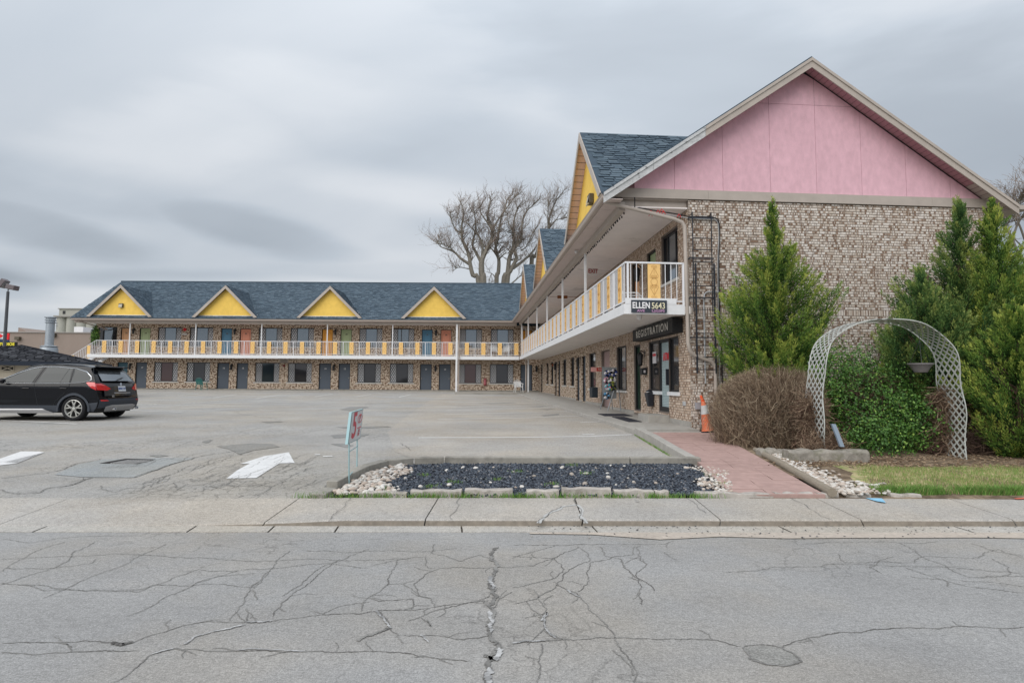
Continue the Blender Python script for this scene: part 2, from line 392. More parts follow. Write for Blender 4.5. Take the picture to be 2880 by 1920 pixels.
def brick_mesh(name, fr, rects, m, parent, n0, g=.0055, proud=.012):
    r = np.array(rects); k = len(r); x0, x1, z0, z1 = r[:, 0]+g*1.25, r[:, 1]-g*1.25, r[:, 2]+g, r[:, 3]-g
    nn = n0+proud+NR.uniform(-.003, .003, k); e_ = .004
    o = np.array(fr(0, 0, 0)); A = np.array(fr(1, 0, 0))-o; B = np.array(fr(0, 1, 0))-o
    def P(x, n, z): return o+x[:, None]*A+(n if isinstance(n, np.ndarray) else np.full(k, n))[:, None]*B+z[:, None]*np.array((0, 0, 1.))
    lf_ = NR.random(k) < .5; fr_s = NR.uniform(.32, .5, k); sp = np.where(lf_, x0+(x1-x0)*fr_s, x1-(x1-x0)*fr_s); has = NR.random(k) < .62
    v = np.stack([P(x0, n0, z0), P(x1, n0, z0), P(x1, n0, z1), P(x0, n0, z1), P(x0+e_, nn, z0+e_), P(x1-e_, nn, z0+e_), P(x1-e_, nn, z1-e_), P(x0+e_, nn, z1-e_), P(sp-NR.uniform(-.008, .008, k), nn, z0+e_), P(sp+NR.uniform(-.008, .008, k), nn, z1-e_)], 1).reshape(-1, 3)
    fb = np.array([(4, 8, 9, 7), (8, 5, 6, 9), (0, 1, 5, 4), (1, 2, 6, 5), (2, 3, 7, 6), (3, 0, 4, 7)])
    f = (fb[None]+np.arange(k)[:, None, None]*10).reshape(-1, 4)
    b0_ = NR.uniform(.16, 1, k); rv = np.repeat(b0_[:, None], 6, 1); brn = NR.uniform(0, .10, k)
    rv[:, 0] = np.where(has & lf_, brn, b0_); rv[:, 1] = np.where(has & ~lf_, brn, b0_); rv = rv.reshape(-1)
    return raw(name, v, f, m, parent, attr=rv)
# ---- shingled slope: origin O, u along the courses, v up the slope, clip(u,v)
def shingles(name, O, U, V, wU, hV, clip, m, parent, row=.14, tab=.31, kind=True):
    O, U, V = Vector(O), Vector(U).normalized(), Vector(V).normalized(); Nn = U.cross(V)
    if Nn.z < 0: Nn = -Nn
    vs, fs, at = [], [], []; rows = int(hV/row)+1
    for i in range(rows):
        off = R.random()*tab; v0 = i*row-.01; v1 = v0+row+.012
        for j in range(-1, int(wU/tab)+2):
            u0 = j*tab+off+.008; u1 = u0+tab-.016-(R.random()*.05)
            c1, c2 = clip((u0+.02), v0+row/2), clip((u1-.02), v0+row/2)
            if not (c1 and c2): continue
            t_ = .012+(.016 if R.random() < .5 else 0)+R.random()*.006; b = len(vs)
            for (uu, vv, nn_) in ((u0, v0, .0), (u1, v0, .0), (u0, v0, t_), (u1, v0, t_), (u1, v1, .003), (u0, v1, .003)):
                vs.append(tuple(O+U*uu+V*vv+Nn*nn_))
            fs += [(b+2, b+3, b+4, b+5), (b, b+1, b+3, b+2)]; a_ = R.random(); at += [a_, -.6]
    o = raw(name, vs, fs, m, parent, attr=at)
    if kind: o['kind'] = 'stuff'
    return o
# ---- facade pieces
def window(fr, a0, a1, z0, z1, parent, upper, side_lat=True, n=-.09, sillon=True, near=False, style=0):
    f = MB(fr); t = .045
    f.box(a0, a1, n-.04, n+.03, z1-t*1.3, z1); f.box(a0, a1, n-.04, n+.03, z0, z0+t); f.box(a0, a0+t, n-.04, n+.03, z0+t, z1-t*1.3); f.box(a1-t, a1, n-.04, n+.03, z0+t, z1-t*1.3)
    w_ = a1-a0; m1 = a0+w_*.28; m2 = a0+w_*.76
    f.box(m1-.02, m1+.02, n-.03, n+.022, z0+t, z1-t*1.3); f.box(m2-.02, m2+.02, n-.03, n+.022, z0+t, z1-t*1.3)
    wo_ = f.build('window', dark, parent)
    gm = glassm if upper else R.choice((glassl, glassl, glass2, glass3))
    for i, (p, q) in enumerate(((a0+t, m1-.02), (m1+.02, m2-.02), (m2+.02, a1-t))):
        g_ = MB(fr); nn = n-.005; g_.box(p, q, nn-.006, nn, z0+t, z1-t*1.3)
        mg = gm if (i == 1) else glass
        if style == 1 and i != 1: mg = glassl
        g_.build('pane', mg, wo_)
        if i != 1 and side_lat:
            lb = MB(fr); ww, hh = q-p, z1-z0-t*2.3; ny = max(3, int(hh/.26)); nx = 3
            zz0 = z0+t
            for s_ in (-1, 1):
                for k_ in range(-ny*2, ny*2+nx):
                    # one diagonal bar clipped to the pane
                    sl_ = (hh/ny)/(ww/nx)*s_; c_ = zz0+(k_)*(hh/ny)
                    pts = []
                    for xx in (p, q):
                        zz = c_+sl_*(xx-p)
                        pts.append((xx, zz))
                    (xa, za_), (xb, zb_) = pts
                    lo_, hi_ = zz0, zz0+hh
                    def cl(xa, za_, xb, zb_):
                        if za_ > zb_: xa, za_, xb, zb_ = xb, zb_, xa, za_
                        if zb_ <= lo_ or za_ >= hi_: return None
                        if za_ < lo_: xa = xa+(xb-xa)*(lo_-za_)/(zb_-za_); za_ = lo_
                        if zb_ > hi_: xb = xa+(xb-xa)*(hi_-za_)/(zb_-za_); zb_ = hi_
                        return xa, za_, xb, zb_
                    c = cl(xa, za_, xb, zb_)
                    if c and abs(c[3]-c[1]) > .02:
                        lb.prism([(c[0]-.016, nn+.004, c[1]), (c[0]+.016, nn+.004, c[1]), (c[2]+.016, nn+.004, c[3]), (c[2]-.016, nn+.004, c[3])], (0, .004, 0)) if fr is Id else \
                        lb.add([(c[0]-.016, nn+.006, c[1]), (c[0]+.016, nn+.006, c[1]), (c[2]+.016, nn+.006, c[3]), (c[2]-.016, nn+.006, c[3])], [(0, 1, 2, 3)])
            lb.build('diamond_lattice', latt, wo_)
    if sillon:
        s_ = MB(fr); s_.box(a0-.1, a1+.1, -.1, .05, z0-.075, z0-.002); s_.build('sill', sill, wo_)
    bk = MB(fr); bk.box(a0, a1, -.155, n-.06, z0, z1); bk.build('curtain', curtain, wo_)
    return wo_
def door(fr, a0, a1, z0, z1, parent, col, num, knob_left=True, xd=None, n=-.10, numcol=None, panel=False):
    f = MB(fr); t = .045
    f.box(a0, a0+t, n-.05, n+.05, z0, z1); f.box(a1-t, a1, n-.05, n+.05, z0, z1); f.box(a0+t, a1-t, n-.05, n+.05, z1-t, z1)
    fo = f.build('door', dark, parent); d_ = MB(fr); d_.box(a0+t, a1-t, n-.04, n, z0+.02, z1-t); lf = d_.build('leaf', doorm[col], fo)
    lf['label'] = {'grey': 'slate grey', 'peach': 'peach'}.get(col, col)+' door leaf'
    if panel:
        ms = mat('door_moulding_'+col, tuple(x*.62 for x in DOORC[col]), .6, .3)
        r = MB(fr); x0, x1 = a0+.17, a1-.17; zt = z1-.2; zm = z0+1.05
        def ln(pts):
            for p, q in zip(pts, pts[1:]): r.tube([(p[0], n+.004, p[1]), (q[0], n+.004, q[1])], .009, 4)
        ln([(x0, zm+.1), (x0, zt-.12), (x0+.12, zt-.12), (x0+.16, zt), (x1-.16, zt), (x1-.12, zt-.12), (x1, zt-.12), (x1, zm+.1), (x0, zm+.1)])
        ln([(x0, z0+.2), (x0, zm-.1), (x1, zm-.1), (x1, z0+.2), (x0, z0+.2)]); r.build('moulding', ms, fo)
    kx = a0+t+.08 if knob_left else a1-t-.08
    k_ = MB(fr); k_.lathe([(.0, .055), (.022, .05), (.028, .035), (.012, .02), (.012, 0), (.026, 0)], (kx, n, z0+.98), 8, 'y'); k_.build('handle', mat('brass_knob', (.5, .45, .35), .3, .5, metal=.8), fo)
    if num and xd: text(num, .17, xd, (0, 0, 1), fr((a0+a1)/2, n+.004, z1-.42), numcol or mat('number_white', (.7, .7, .7)), fo, 'number', bold=.004)
    return fo
# ------------------------------------------------------------ the two wings of the motel
zWalk = lambda y: .50+max(0, (y-14.7))*.0122
NEAR = empty('motel_wing', Fn(0, 0, .3), AN, 'near motel wing with the pink gable end, running away from the street under yellow dormers', 'building', 'wings of the motel')
FAR = empty('motel_wing', Ff(-16, 0, .7), 0, 'far motel wing across the lot, four yellow dormers above coloured upper doors', 'building', 'wings of the motel')
ZS0, ZS1, ZC = 3.31, 3.56, 6.05      # slab under side, slab top, ceiling
# --- openings
FDX = lambda px: Yp(px, 1000, FARY).x
farW_up = [(272, 326), (441, 507), (531, 597), (725, 792), (815, 881), (1009, 1074), (1099, 1164), (1291, 1355), (1380, 1444)]
farW_lo = [(435, 502), (526, 592), (719, 787), (811, 878), (1006, 1072), (1097, 1163), (1289, 1354), (1378, 1444)]
farD_up = [(336, 364, 'peach', '35'), (389, 420, 'green', '34'), (619, 650, 'blue', '33'), (672, 704, 'salmon', '32'), (903, 935, 'orange', '31'), (956, 988, 'green', '30'), (1185, 1216, 'blue', '29'), (1238, 1269, 'salmon', '28'), (1465, 1497, 'orange', '27')]
farD_lo = [(331, 361, 'teal', '18'), (383, 415, 'grey', '17'), (612, 646, 'grey', '16'), (667, 699, 'grey', '15'), (898, 932, 'grey', '14'), (953, 986, 'grey', '12'), (1182, 1215, 'grey', '11'), (1235, 1268, 'grey', '10'), (1464, 1497, 'grey', '9')]
ZFF = .87
hf_lo = [(FDX(a), FDX(b), 1.50, 3.03) for a, b in farW_lo]+[(FDX(a), FDX(b), ZFF+.02, 3.0) for a, b, *_ in farD_lo]
hf_up = [(FDX(a), FDX(b), 4.30, 5.80) for a, b in farW_up]+[(FDX(a), FDX(b), ZS1+.02, 5.74) for a, b, *_ in farD_up]
XL = -33.0; XR = 2.2
wf = wall_sheet(Ff, XL, XR, ZFF-.3, ZC+.02, hf_lo+hf_up, name='wall', m=brickT, parent=FAR)
b = MB(Ff); b.quad((XL, 0, .5), (XL, -6.5, .5), (XL, -6.5, 6.3), (XL, 0, 6.3)); b.build('wall', brickT, FAR)
b = MB(Ff); b.box(XL, XR, 0, .03, ZFF-.2, ZFF+.10)
for h in hf_lo[len(farW_lo):]: pass
b.build('foundation', concreted, FAR)
for i, (a, b_) in enumerate(farW_lo): window(Ff, FDX(a), FDX(b_), 1.50, 3.03, FAR, False)
for i, (a, b_) in enumerate(farW_up): window(Ff, FDX(a), FDX(b_), 4.30, 5.80, FAR, True, side_lat=(i > 0), style=1)
dk = mat('number_dark', (.12, .10, .08))
for i, (a, b_, c, num) in enumerate(farD_lo): door(Ff, FDX(a), FDX(b_), ZFF+.02, 3.0, FAR, c, num, i % 2 == 0, (1, 0, 0))
for i, (a, b_, c, num) in enumerate(farD_up): door(Ff, FDX(a), FDX(b_), ZS1+.02, 5.74, FAR, c, num, i % 2 == 0, (1, 0, 0), numcol=dk, panel=True)
# --- near wing openings (a is metres back from the gable corner)
nW_lo = [(5.93, 7.33, 1.33, 2.95), (10.96, 12.33, 1.34, 2.95), (16.2, 17.35, 1.42, 2.96), (18.7, 20.1, 1.44, 2.96), (23.9, 25.1, 1.48, 2.98), (26.2, 27.3, 1.49, 2.98)]
nD_lo = [(4.25, 5.0, .72, 2.85, 'grey', ''), (13.2, 14.1, .70, 2.9, 'grey', '3'), (14.75, 15.6, .71, 2.9, 'grey', '4'), (21.0, 21.9, .76, 2.95, 'grey', '5'), (22.4, 23.25, .78, 2.95, 'grey', '6'), (29.6, 30.6, .88, 2.98, 'teal', '8')]
REG = (.78, 1.58, 1.37, 2.86); RDO = (1.58, 2.46, .80, 2.86); REG2 = (2.46, 3.38, 1.37, 2.86); PHN = (8.40, 9.87, .62, 2.9)
nW_up = [(.74, 2.08, 4.42, 5.82), (6.3, 7.7, 4.42, 5.82), (8.6, 9.9, 4.42, 5.82), (14.2, 15.6, 4.42, 5.82), (16.3, 17.6, 4.42, 5.82), (21.8, 23.2, 4.42, 5.82), (24, 25.3, 4.42, 5.82)]
nD_up = [(2.60, 3.48, ZS1+.02, 5.64, 'green', '23'), (4.3, 5.2, ZS1+.02, 5.64, 'peach', '24'), (10.6, 11.5, ZS1+.02, 5.64, 'orange', '25'), (12.4, 13.3, ZS1+.02, 5.64, 'blue', '26'), (18.3, 19.2, ZS1+.02, 5.64, 'salmon', '20'), (20.1, 21, ZS1+.02, 5.64, 'green', '21')]
hn = [h[:4] for h in nW_lo]+[h[:4] for h in nD_lo]+[REG, RDO, REG2, PHN]+[h[:4] for h in nW_up]+[h[:4] for h in nD_up]
LN = 31.4; GB = 12.0
wn = wall_sheet(Fn, .004, GB, .3, ZC, [h for h in hn if h[1] < GB+1], name='wall', m=mortar, parent=NEAR) if False else None
hA = [h for h in hn if h[1] < GB]; hB = [h for h in hn if h[0] > GB]
hA = [h for h in hn if (h[0]+h[1])/2 < 12.6]; GB = 12.6; hB = [h for h in hn if h not in hA]
wn = wall_sheet(Fn, .004, GB, .3, ZC+.3, hA, name='wall', m=mortar, parent=NEAR)
wn2 = wall_sheet(Fn, GB, LN, .3, ZC+.3, hB, name='wall', m=brickT, parent=NEAR, n=.008)
ZB = .62
rects = brick_rects(.0, GB, ZB, ZC, hA, R)
rects = [r for r in rects if not (ZS0 < (r[2]+r[3])/2 < ZS1-.03)]
o = brick_mesh('brickwork', Fn, rects, brickB, wn, 0); o['kind'] = 'stuff'
b = MB(Fn); b.box(-.0, 4.24, 0, .022, .2, ZB+.03); b.box(5.01, 8.39, 0, .022, .2, ZB+.06); b.box(9.88, 13.19, 0, .022, .2, .74); b.box(14.11, 14.74, 0, .022, .2, .75); b.box(15.61, 20.99, 0, .022, .2, .79); b.box(23.26, 29.59, 0, .022, .2, .86); b.build('foundation', concrete, NEAR)
# gable wall, brick by brick
SR = 8.15; ZG = 6.29
wg = wall_sheet(Fg, .004, SR, .2, ZG, [], name='wall', m=mortar, parent=NEAR)
b = MB(); c1, c2, c3, c4 = Fg(SR, 0, .2), Fg(SR, -33, .2), Fg(SR, -33, ZG), Fg(SR, 0, ZG); b.v = [tuple(c) for c in (c1, c2, c3, c4)]; b.f = [(0, 1, 2, 3)]; b.m = [0]; b.build('wall', brickT, NEAR)
rects = brick_rects(0, SR, .30, ZG, [], R, soldier=(3.36-.001, 3.52))
# the 300 that show largest: nearest and clear of the trees, up by the downspout and ladder
def score(r_):
    p = Fg((r_[0]+r_[1])/2, 0, (r_[2]+r_[3])/2); return (r_[1]-r_[0])/(p-CP).length-(0 if 1.3 < p.z < 6.2 and .0 < (r_[0]+r_[1])/2 < 1.9 else .5)
rects.sort(key=lambda r_: -score(r_))
sing = rects[:300]; rest = rects[300:]
o = brick_mesh('brickwork', Fg, rest, brickA, wg, 0); o['kind'] = 'stuff'
BC = {}
for r_ in sing:
    w_ = round(r_[1]-r_[0], 3); h_ = round(r_[3]-r_[2], 3); lr_ = R.choice((0, 1, 2)); key = (w_, h_, lr_)
    if key not in BC:
        e_ = .004
        def fn(bb, w_=w_, h_=h_, lr_=lr_):
            x0, x1, z0, z1 = .0055, w_-.0055, .0055, h_-.0055
            xs__ = x0+(x1-x0)*(.4 if lr_ == 1 else .6)
            bb.add([(x0, 0, z0), (x1, 0, z0), (x1, 0, z1), (x0, 0, z1), (x0+e_, -.012, z0+e_), (x1-e_, -.012, z0+e_), (x1-e_, -.012, z1-e_), (x0+e_, -.012, z1-e_), (xs__, -.012, z0+e_), (xs__, -.012, z1-e_)], [(4, 8, 9, 7), (8, 5, 6, 9), (0, 1, 5, 4), (1, 2, 6, 5), (2, 3, 7, 6), (3, 0, 4, 7)])
            if lr_: bb.m[0 if lr_ == 1 else 1] = 1
        BC[key] = local_mesh('brick', fn, [brickAo, brickBr])
    inst(BC[key], 'brick', wg, Matrix.Translation(Fg(r_[0], NR.uniform(-.003, .003), r_[2])) @ Matrix.Rotation(AN, 4, 'Z'))
# windows and doors of the near wing
for i, h in enumerate(nW_lo): window(Fn, *h, NEAR, True, side_lat=False, style=1)
for i, h in enumerate(nW_up): window(Fn, *h, NEAR, True, side_lat=False, style=1)
for i, h in enumerate(nD_lo): door(Fn, h[0], h[1], h[2], h[3], NEAR, h[4], h[5], True, -DV)
for i, h in enumerate(nD_up): door(Fn, h[0], h[1], h[2], h[3], NEAR, h[4], h[5], True, -DV, numcol=dk)
# office front: two windows, glazed door with pale film, sills and step
def simplewin(fr, a0, a1, z0, z1, n, name='window', m=glassl):
    f = MB(fr); t = .05; f.box(a0, a1, n-.04, n+.03, z1-t, z1); f.box(a0, a1, n-.04, n+.03, z0, z0+t); f.box(a0, a0+t, n-.04, n+.03, z0+t, z1-t); f.box(a1-t, a1, n-.04, n+.03, z0+t, z1-t)
    wo_ = f.build(name, dark, NEAR); g_ = MB(fr); g_.box(a0+t, a1-t, n-.012, n-.004, z0+t, z1-t); g_.build('pane', m, wo_)
    return wo_
w1 = simplewin(Fn, *REG, -.07); w2 = simplewin(Fn, *REG2, -.07)
for (h, wo_) in ((REG, w1), (REG2, w2)):
    b = MB(Fn); b.box(h[0]-.08, h[1]+(.06 if h is REG2 else -.02), -.1, .07, h[2]-.10, h[2]-.002); b.build('sill', white, wo_)
b = MB(Fn); h = RDO; b.box(h[0], h[0]+.07, -.13, -.03, h[2], h[3]); b.box(h[1]-.07, h[1], -.13, -.03, h[2], h[3]); b.box(h[0]+.07, h[1]-.07, -.13, -.03, h[3]-.09, h[3]); b.box(h[0]+.07, h[1]-.07, -.13, -.03, h[2], h[2]+.12)
dro = b.build('door', black, NEAR); dro['label'] = 'office door with pale blinds and a red sign'
blind = mat('pale_blind', (.40, .50, .52), .6, .3, var=.04)
b = MB(Fn)
zz = RDO[2]+.13
while zz < RDO[3]-.12: b.box(RDO[0]+.07, RDO[1]-.07, -.085, -.075, zz, zz+.038); zz += .044
b.build('blind', blind, dro)
b = MB(Fn); b.box(RDO[0]+.09, RDO[0]+.13, -.03, .05, 1.55, 2.0); b.build('handle', blackm, dro)
text('ATM', .30, -DV, (0, 0, 1), Fn(2.0, -.07, 2.35), mat('sign_red', (.70, .05, .07), .5), dro, 'lettering', sx=.8, bold=.01)
b = MB(Fn); b.lathe([(0, 0), (.07, 0), (.07, .004), (0, .004)], (1.95, -.074, 1.93), 14, 'y'); b.build('sticker', mat('sign_red', (.7, .05, .07)), dro)
b = MB(Fn); b.box(1.50, 2.5, .02, .62, .42, .72); b.build('doorstep', concrete, NEAR, bevel=.01)
b = MB(Fn); b.box(PHN[0], PHN[1], -.16, -.12, PHN[2], PHN[3]); b.build('recess_panel', mat('mauve_panel', (.36, .26, .25), .8, .2, var=.05), NEAR)
b = MB(Fn); b.box(4.32, 4.95, -.13, -.1, .75, 2.8); b.build('leaf', mat('dark_green_door', (.02, .06, .03), .4, .4, var=.3, vscale=3), NEAR)
# --- balcony slabs: white edge, pale under side
NB = 1.73
def slab(fr, a0, a1, n1, nm='balcony_slab', par=None):
    b = MB(fr); b.box(a0, a1, .03, n1-.03, ZS0+.03, ZS1-.03); o = b.build(nm, slabund, par)
    b = MB(fr); b.box(a0, a1, n1-.03, n1, ZS0, ZS1); e_ = b.build('edge_board', white, o); return o
sn = slab(Fn, -.15, 29.75, NB, par=NEAR)
b = MB(Fn); b.box(-.18, -.151, .19, NB+.001, ZS0, ZS1); b.build('edge_board', white, sn)
b = MB(Fn); b.box(-.185, -.13, .70, NB-.04, ZS1+.002, ZS1+.15); b.box(-.185, -.13, .40, .70, ZS1+.002, ZS1+.15); b.build('kick_board', white, sn)
sf = slab(Ff, -32.35, .55, NB, par=FAR)
# ceilings, beams and gutters
def eaves(fr, a0, a1, ne, par, plank):
    b = MB(fr); b.box(max(a0, -.02) if fr is Fn else a0, a1, .02, NB-.08, ZC, ZC+.03); b.build('porch_ceiling', ceilm, par)
    b = MB(fr); b.box(max(a0, -.06) if fr is Fn else a0, a1, NB-.08, NB+.08, ZC-.10, ZC+.12); b.build('beam', taupe, par)
    b = MB(fr); b.box(a0, a1, ne-.05, ne-.02, ZC+.08, 6.26); bd = b.build('fascia', taupe2, par)
    # gutter: ogee-ish trough
    b = MB(fr); prof = [(ne-.02, 6.24), (ne-.02, 6.12), (ne+.05, 6.12), (ne+.075, 6.16), (ne+.075, 6.20), (ne+.10, 6.25), (ne+.09, 6.25), (ne+.065, 6.205), (ne+.04, 6.14), (ne, 6.14), (ne, 6.24)]
    k = len(prof); vs = [(a, p, z) for a in (a0, a1) for p, z in prof]; b.add(vs, [(i, (i+1) % k, (i+1) % k+k, i+k) for i in range(k)]+[tuple(range(k)), tuple(range(k, 2*k))]); b.build('gutter', taupe2, par)
    b = MB(fr); a = a0
    if plank:
        # narrow soffit planks
        k = 0
        while a < a1:
            wd = .10; k += 1
            b.box(a+.004, min(a+wd, a1)-.002, NB+.081, ne-.052, ZC+.06+(0 if k % 9 else .004), ZC+.075); a += wd
            if len(b.f) > 6*150: break
        o = b.build('soffit', soffm, par)
        b = MB(fr); b.box(a, a1, NB+.081, ne-.052, ZC+.06, ZC+.075); b.box(a0, a1, NB+.081, ne-.052, ZC+.076, ZC+.08); b.build('soffit', soffm, par)
    else: b.box(a0, a1, NB+.081, ne-.052, ZC+.06, ZC+.08); b.build('soffit', soffm, par)
NE, NF = 2.25, 2.1
eaves(Fn, -.45, 29.4, NE, NEAR, True); eaves(Ff, -33.4, .35, NF, FAR, False)
# --- roofs
KR = .68; ZE, ZR = 6.24, 9.94; NRD = -3.14; NRE2 = -8.58
def roofslab(fr, a0, a1, ne, nr, nbk, par, m=shingle):
    b = MB(fr)
    b.add([(a0, ne+.06, ZE), (a1, ne+.06, ZE), (a1, nr, ZR), (a0, nr, ZR), (a1, nbk, ZE), (a0, nbk, ZE), (a0, ne+.06, ZE+.05), (a1, ne+.06, ZE+.05), (a1, nr, ZR+.06), (a0, nr, ZR+.06), (a1, nbk, ZE+.05), (a0, nbk, ZE+.05)],
          [(6, 7, 8, 9), (9, 8, 10, 11), (0, 3, 2, 1), (3, 5, 4, 2), (0, 1, 7, 6), (0, 6, 9, 3), (3, 9, 11, 5), (1, 2, 8, 7), (2, 4, 10, 8), (4, 5, 11, 10)])
    o = b.build('roof', m, par); return o
rn = roofslab(Fn, -.47, 39, NE, NRD, NRE2, NEAR)
rf = roofslab(Ff, -33.5, 5, NF, -3.4, -8.9, FAR)
slf = Vector((0, 1, (ZR-ZE)/(3.4+NF+.06))); lenf = math.hypot(3.4+NF+.06, ZR-ZE)
farDX = [Yp(p, 880, 44).x for p in (336, 632, 926.5, 1220)]
hw0 = 2.48
def clipfar(u, v):
    x = -33.5+u
    return v < lenf-.02 and u > 0 and x < 2.0
shingles('shingle_field', Ff(-33.5, NF+.06, ZE+.052), (1, 0, 0), slf, 38, lenf, clipfar, shingle, rf, row=.15)
b = MB(Ff); b.tube([(-33.5, -3.4, ZR+.07), (4, -3.4, ZR+.07)], .07, 5); b.build('ridge_cap', shingle, rf)
# left end of the far roof
b = MB(Ff); b.poly([(XL, NF-.1, ZE), (XL, -3.4, ZR-.05), (XL, -8.9, ZE)]); b.build('gable_board', yellow, FAR)
b = MB(Ff); b.box(-33.42, XL, -6.5, NF-.06, ZC+.1, ZC+.15); b.build('soffit', soffm, FAR)
# --- dormers
def dormer(fr, ac, hw, za, ne, par, nr_k, plank, rd):
    zb = ZE+.12; k = (ZR-ZE)/nr_k            # main roof slope
    nfr = ne+.02; nw = ne-.28                # front rake and recessed board
    nback = ne-(za-ZE)/k
    g = MB(fr); zt = zb+.06
    g.prism([(ac-hw+.18, nw, zb+.14), (ac+hw-.18, nw, zb+.14), (ac, nw, za-.18)], (0, 0, 0)) if False else g.add([(ac-hw+.1, nw, zb+.1), (ac+hw-.1, nw, zb+.1), (ac, nw, za-.1)], [(0, 1, 2)])
    dz_ = g.build('dormer', yellow, par)
    b = MB(fr); b.box(ac-hw+.25, ac+hw-.25, nw, nw+.03, zb+.05, zb+.19); b.build('base_trim', white, dz_)
    # roof planes with thickness
    nb_ = ne-(zb-ZE)/k
    for s_ in (-1, 1):
        b = MB(fr); e0 = (ac+s_*hw, nfr, zb); r0 = (ac, nfr, za); r1 = (ac, nback-.05, za); v1 = (ac+s_*hw, nb_-.02, zb)
        T = .07
        vs = [e0, r0, r1, v1]+[(p[0], p[1], p[2]+T) for p in (e0, r0, r1, v1)]
        b.add(vs, [(0, 1, 2, 3), (4, 5, 6, 7), (0, 1, 5, 4), (1, 2, 6, 5), (2, 3, 7, 6), (3, 0, 4, 7)]); b.build('dormer_roof', shingle, dz_)
        # shingle tabs
        O = fr(ac+s_*hw, nfr, zb+T); Uv = (fr(0, -1, 0)-fr(0, 0, 0)); Vv = fr(-s_*hw, 0, za-zb)-fr(0, 0, 0); LV = Vv.length; LU = nfr-nback
        depth0 = nfr-nb_
        shingles('shingle_field', O+Vector((0, 0, .002)), Uv, Vv, LU, LV, lambda u, v, LU=LU, LV=LV, d0=depth0: 0 <= u <= d0+(LU-d0)*v/LV and v < LV-.02, shingle, dz_, row=rd)
        # rake board
        b = MB(fr); wv = .2
        b.add([(ac+s_*(hw+.02), nfr+.03, zb+.03), (ac, nfr+.03, za+.055), (ac, nfr+.03, za-wv), (ac+s_*(hw-wv*1.15), nfr+.03, zb+.0),
               (ac+s_*(hw+.02), nfr, zb+.03), (ac, nfr, za+.055), (ac, nfr, za-wv), (ac+s_*(hw-wv*1.15), nfr, zb+.0)], [(0, 1, 2, 3), (7, 6, 5, 4), (0, 1, 5, 4), (2, 3, 7, 6), (3, 0, 4, 7)]); b.build('rake_board', taupe, dz_)
        # soffit planks under the overhang
        if plank:
            nseg = 18
            for i in range(nseg):
                t0, t1 = i/nseg, (i+.93)/nseg
                b = MB(fr); P0 = lambda t_: (ac+s_*hw*(1-t_)-s_*.04, zb+(za-zb)*t_-.03)
                (xa, zaa), (xb, zbb) = P0(t0), P0(t1); b.add([(xa, nfr-.01, zaa), (xb, nfr-.01, zbb), (xb, nw, zbb), (xa, nw, zaa)], [(0, 1, 2, 3)])
                b.build('soffit_plank', soffo, dz_, recalc=False)
    return dz_
for i, x in enumerate(farDX):
    d_ = dormer(Ff, x, 2.46, 8.78, NF, FAR, 3.4+NF, False, .15)
    if i < 3:
        b = MB(Ff); k = 3.7/5.5; (xa, ya), (xb, yb) = (((427, 890), (421, 822)), ((722, 889), (696, 825)), ((1017, 892), (968, 829)))[i]
        nv = Vector((0, -k, 1)).normalized(); Oq = Ff(0, NF, ZE+.09)
        def onr(px, py): d = ray(px, py); return CP+d*((Oq-CP).dot(nv)/d.dot(nv))
        pa, pb = onr(xa, ya), onr(xb, yb); ux = Vector((.11, 0, 0)); b.fr = Id; b.add([pa-ux, pa+ux, pb+ux*.2, pb-ux*.2], [(0, 1, 2, 3)]); b.build('valley_flashing', white, d_)
for (t_, hw_, za_) in ((2.75, 2.8, 9.12), (12.9, 2.55, 8.85), (21.2, 2.5, 8.8)):
    dormer(Fn, t_, hw_, za_, NE, NEAR, NE-NRD, True, .14)
# --- the pink gable
b = MB(Fg)
def gz_(s, top=0): return ZE+(min(s+NE, 8.58-s))*KR-top
joints = [-1.4, -.35, .93, 2.2, 3.45, 4.69, 5.92, 7.15, 8.0]
segs = list(zip(joints, joints[1:]))
for (s0, s1) in segs:
    pb = MB(Fg); zt0, zt1 = gz_(s0, .10), gz_(s1, .10); base_ = 6.53
    s0_, s1_ = s0+.004, s1-.004
    hj = 8.92                                       # one level joint near the apex
    if s0 < 3.14 < s1:
        pts = [(s0_, base_), (s1_, base_), (s1_, hj), (s0_, hj)]; pb.add([(s, .03, z) for s, z in pts]+[(s, 0, z) for s, z in pts], [(0, 1, 2, 3), (4, 5, 1, 0), (5, 6, 2, 1), (6, 7, 3, 2), (7, 4, 0, 3)]); pb.build('gable_board', pink, NEAR, recalc=False)
        pb = MB(Fg); pts = [(s0_, hj+.008), (s1_, hj+.008), (s1_, zt1), (3.14, gz_(3.14, .10)), (s0_, zt0)]
    elif max(zt0, zt1) > hj+.1:
        if zt0 < zt1:
            sx_ = s0+(hj-zt0)/(zt1-zt0)*(s1-s0); pts = [(s0_, base_), (s1_, base_), (s1_, hj), (sx_, hj), (s0_, zt0)]
            up_ = [(sx_, hj+.008), (s1_, hj+.008), (s1_, zt1)]
        else:
            sx_ = s0+(hj-zt0)/(zt1-zt0)*(s1-s0); pts = [(s0_, base_), (s1_, base_), (s1_, zt1), (sx_, hj), (s0_, hj)]
            up_ = [(s0_, hj+.008), (sx_, hj+.008), (s0_, zt0)]
        q_ = MB(Fg); k = len(up_); q_.add([(s, .03, z) for s, z in up_], [tuple(range(k))]); q_.build('gable_board', pink, NEAR, recalc=False)
    else:
        pts = [(s0_, base_), (s1_, base_), (s1_, max(zt1, base_+.01)), (s0_, max(zt0, base_+.01))]
    k = len(pts); pb.add([(s, .03, z) for s, z in pts]+[(s, 0, z) for s, z in pts], [tuple(range(k))]+[(i, (i+1) % k, (i+1) % k+k, i+k) for i in range(k)]); pb.build('gable_board', pink, NEAR, recalc=False)
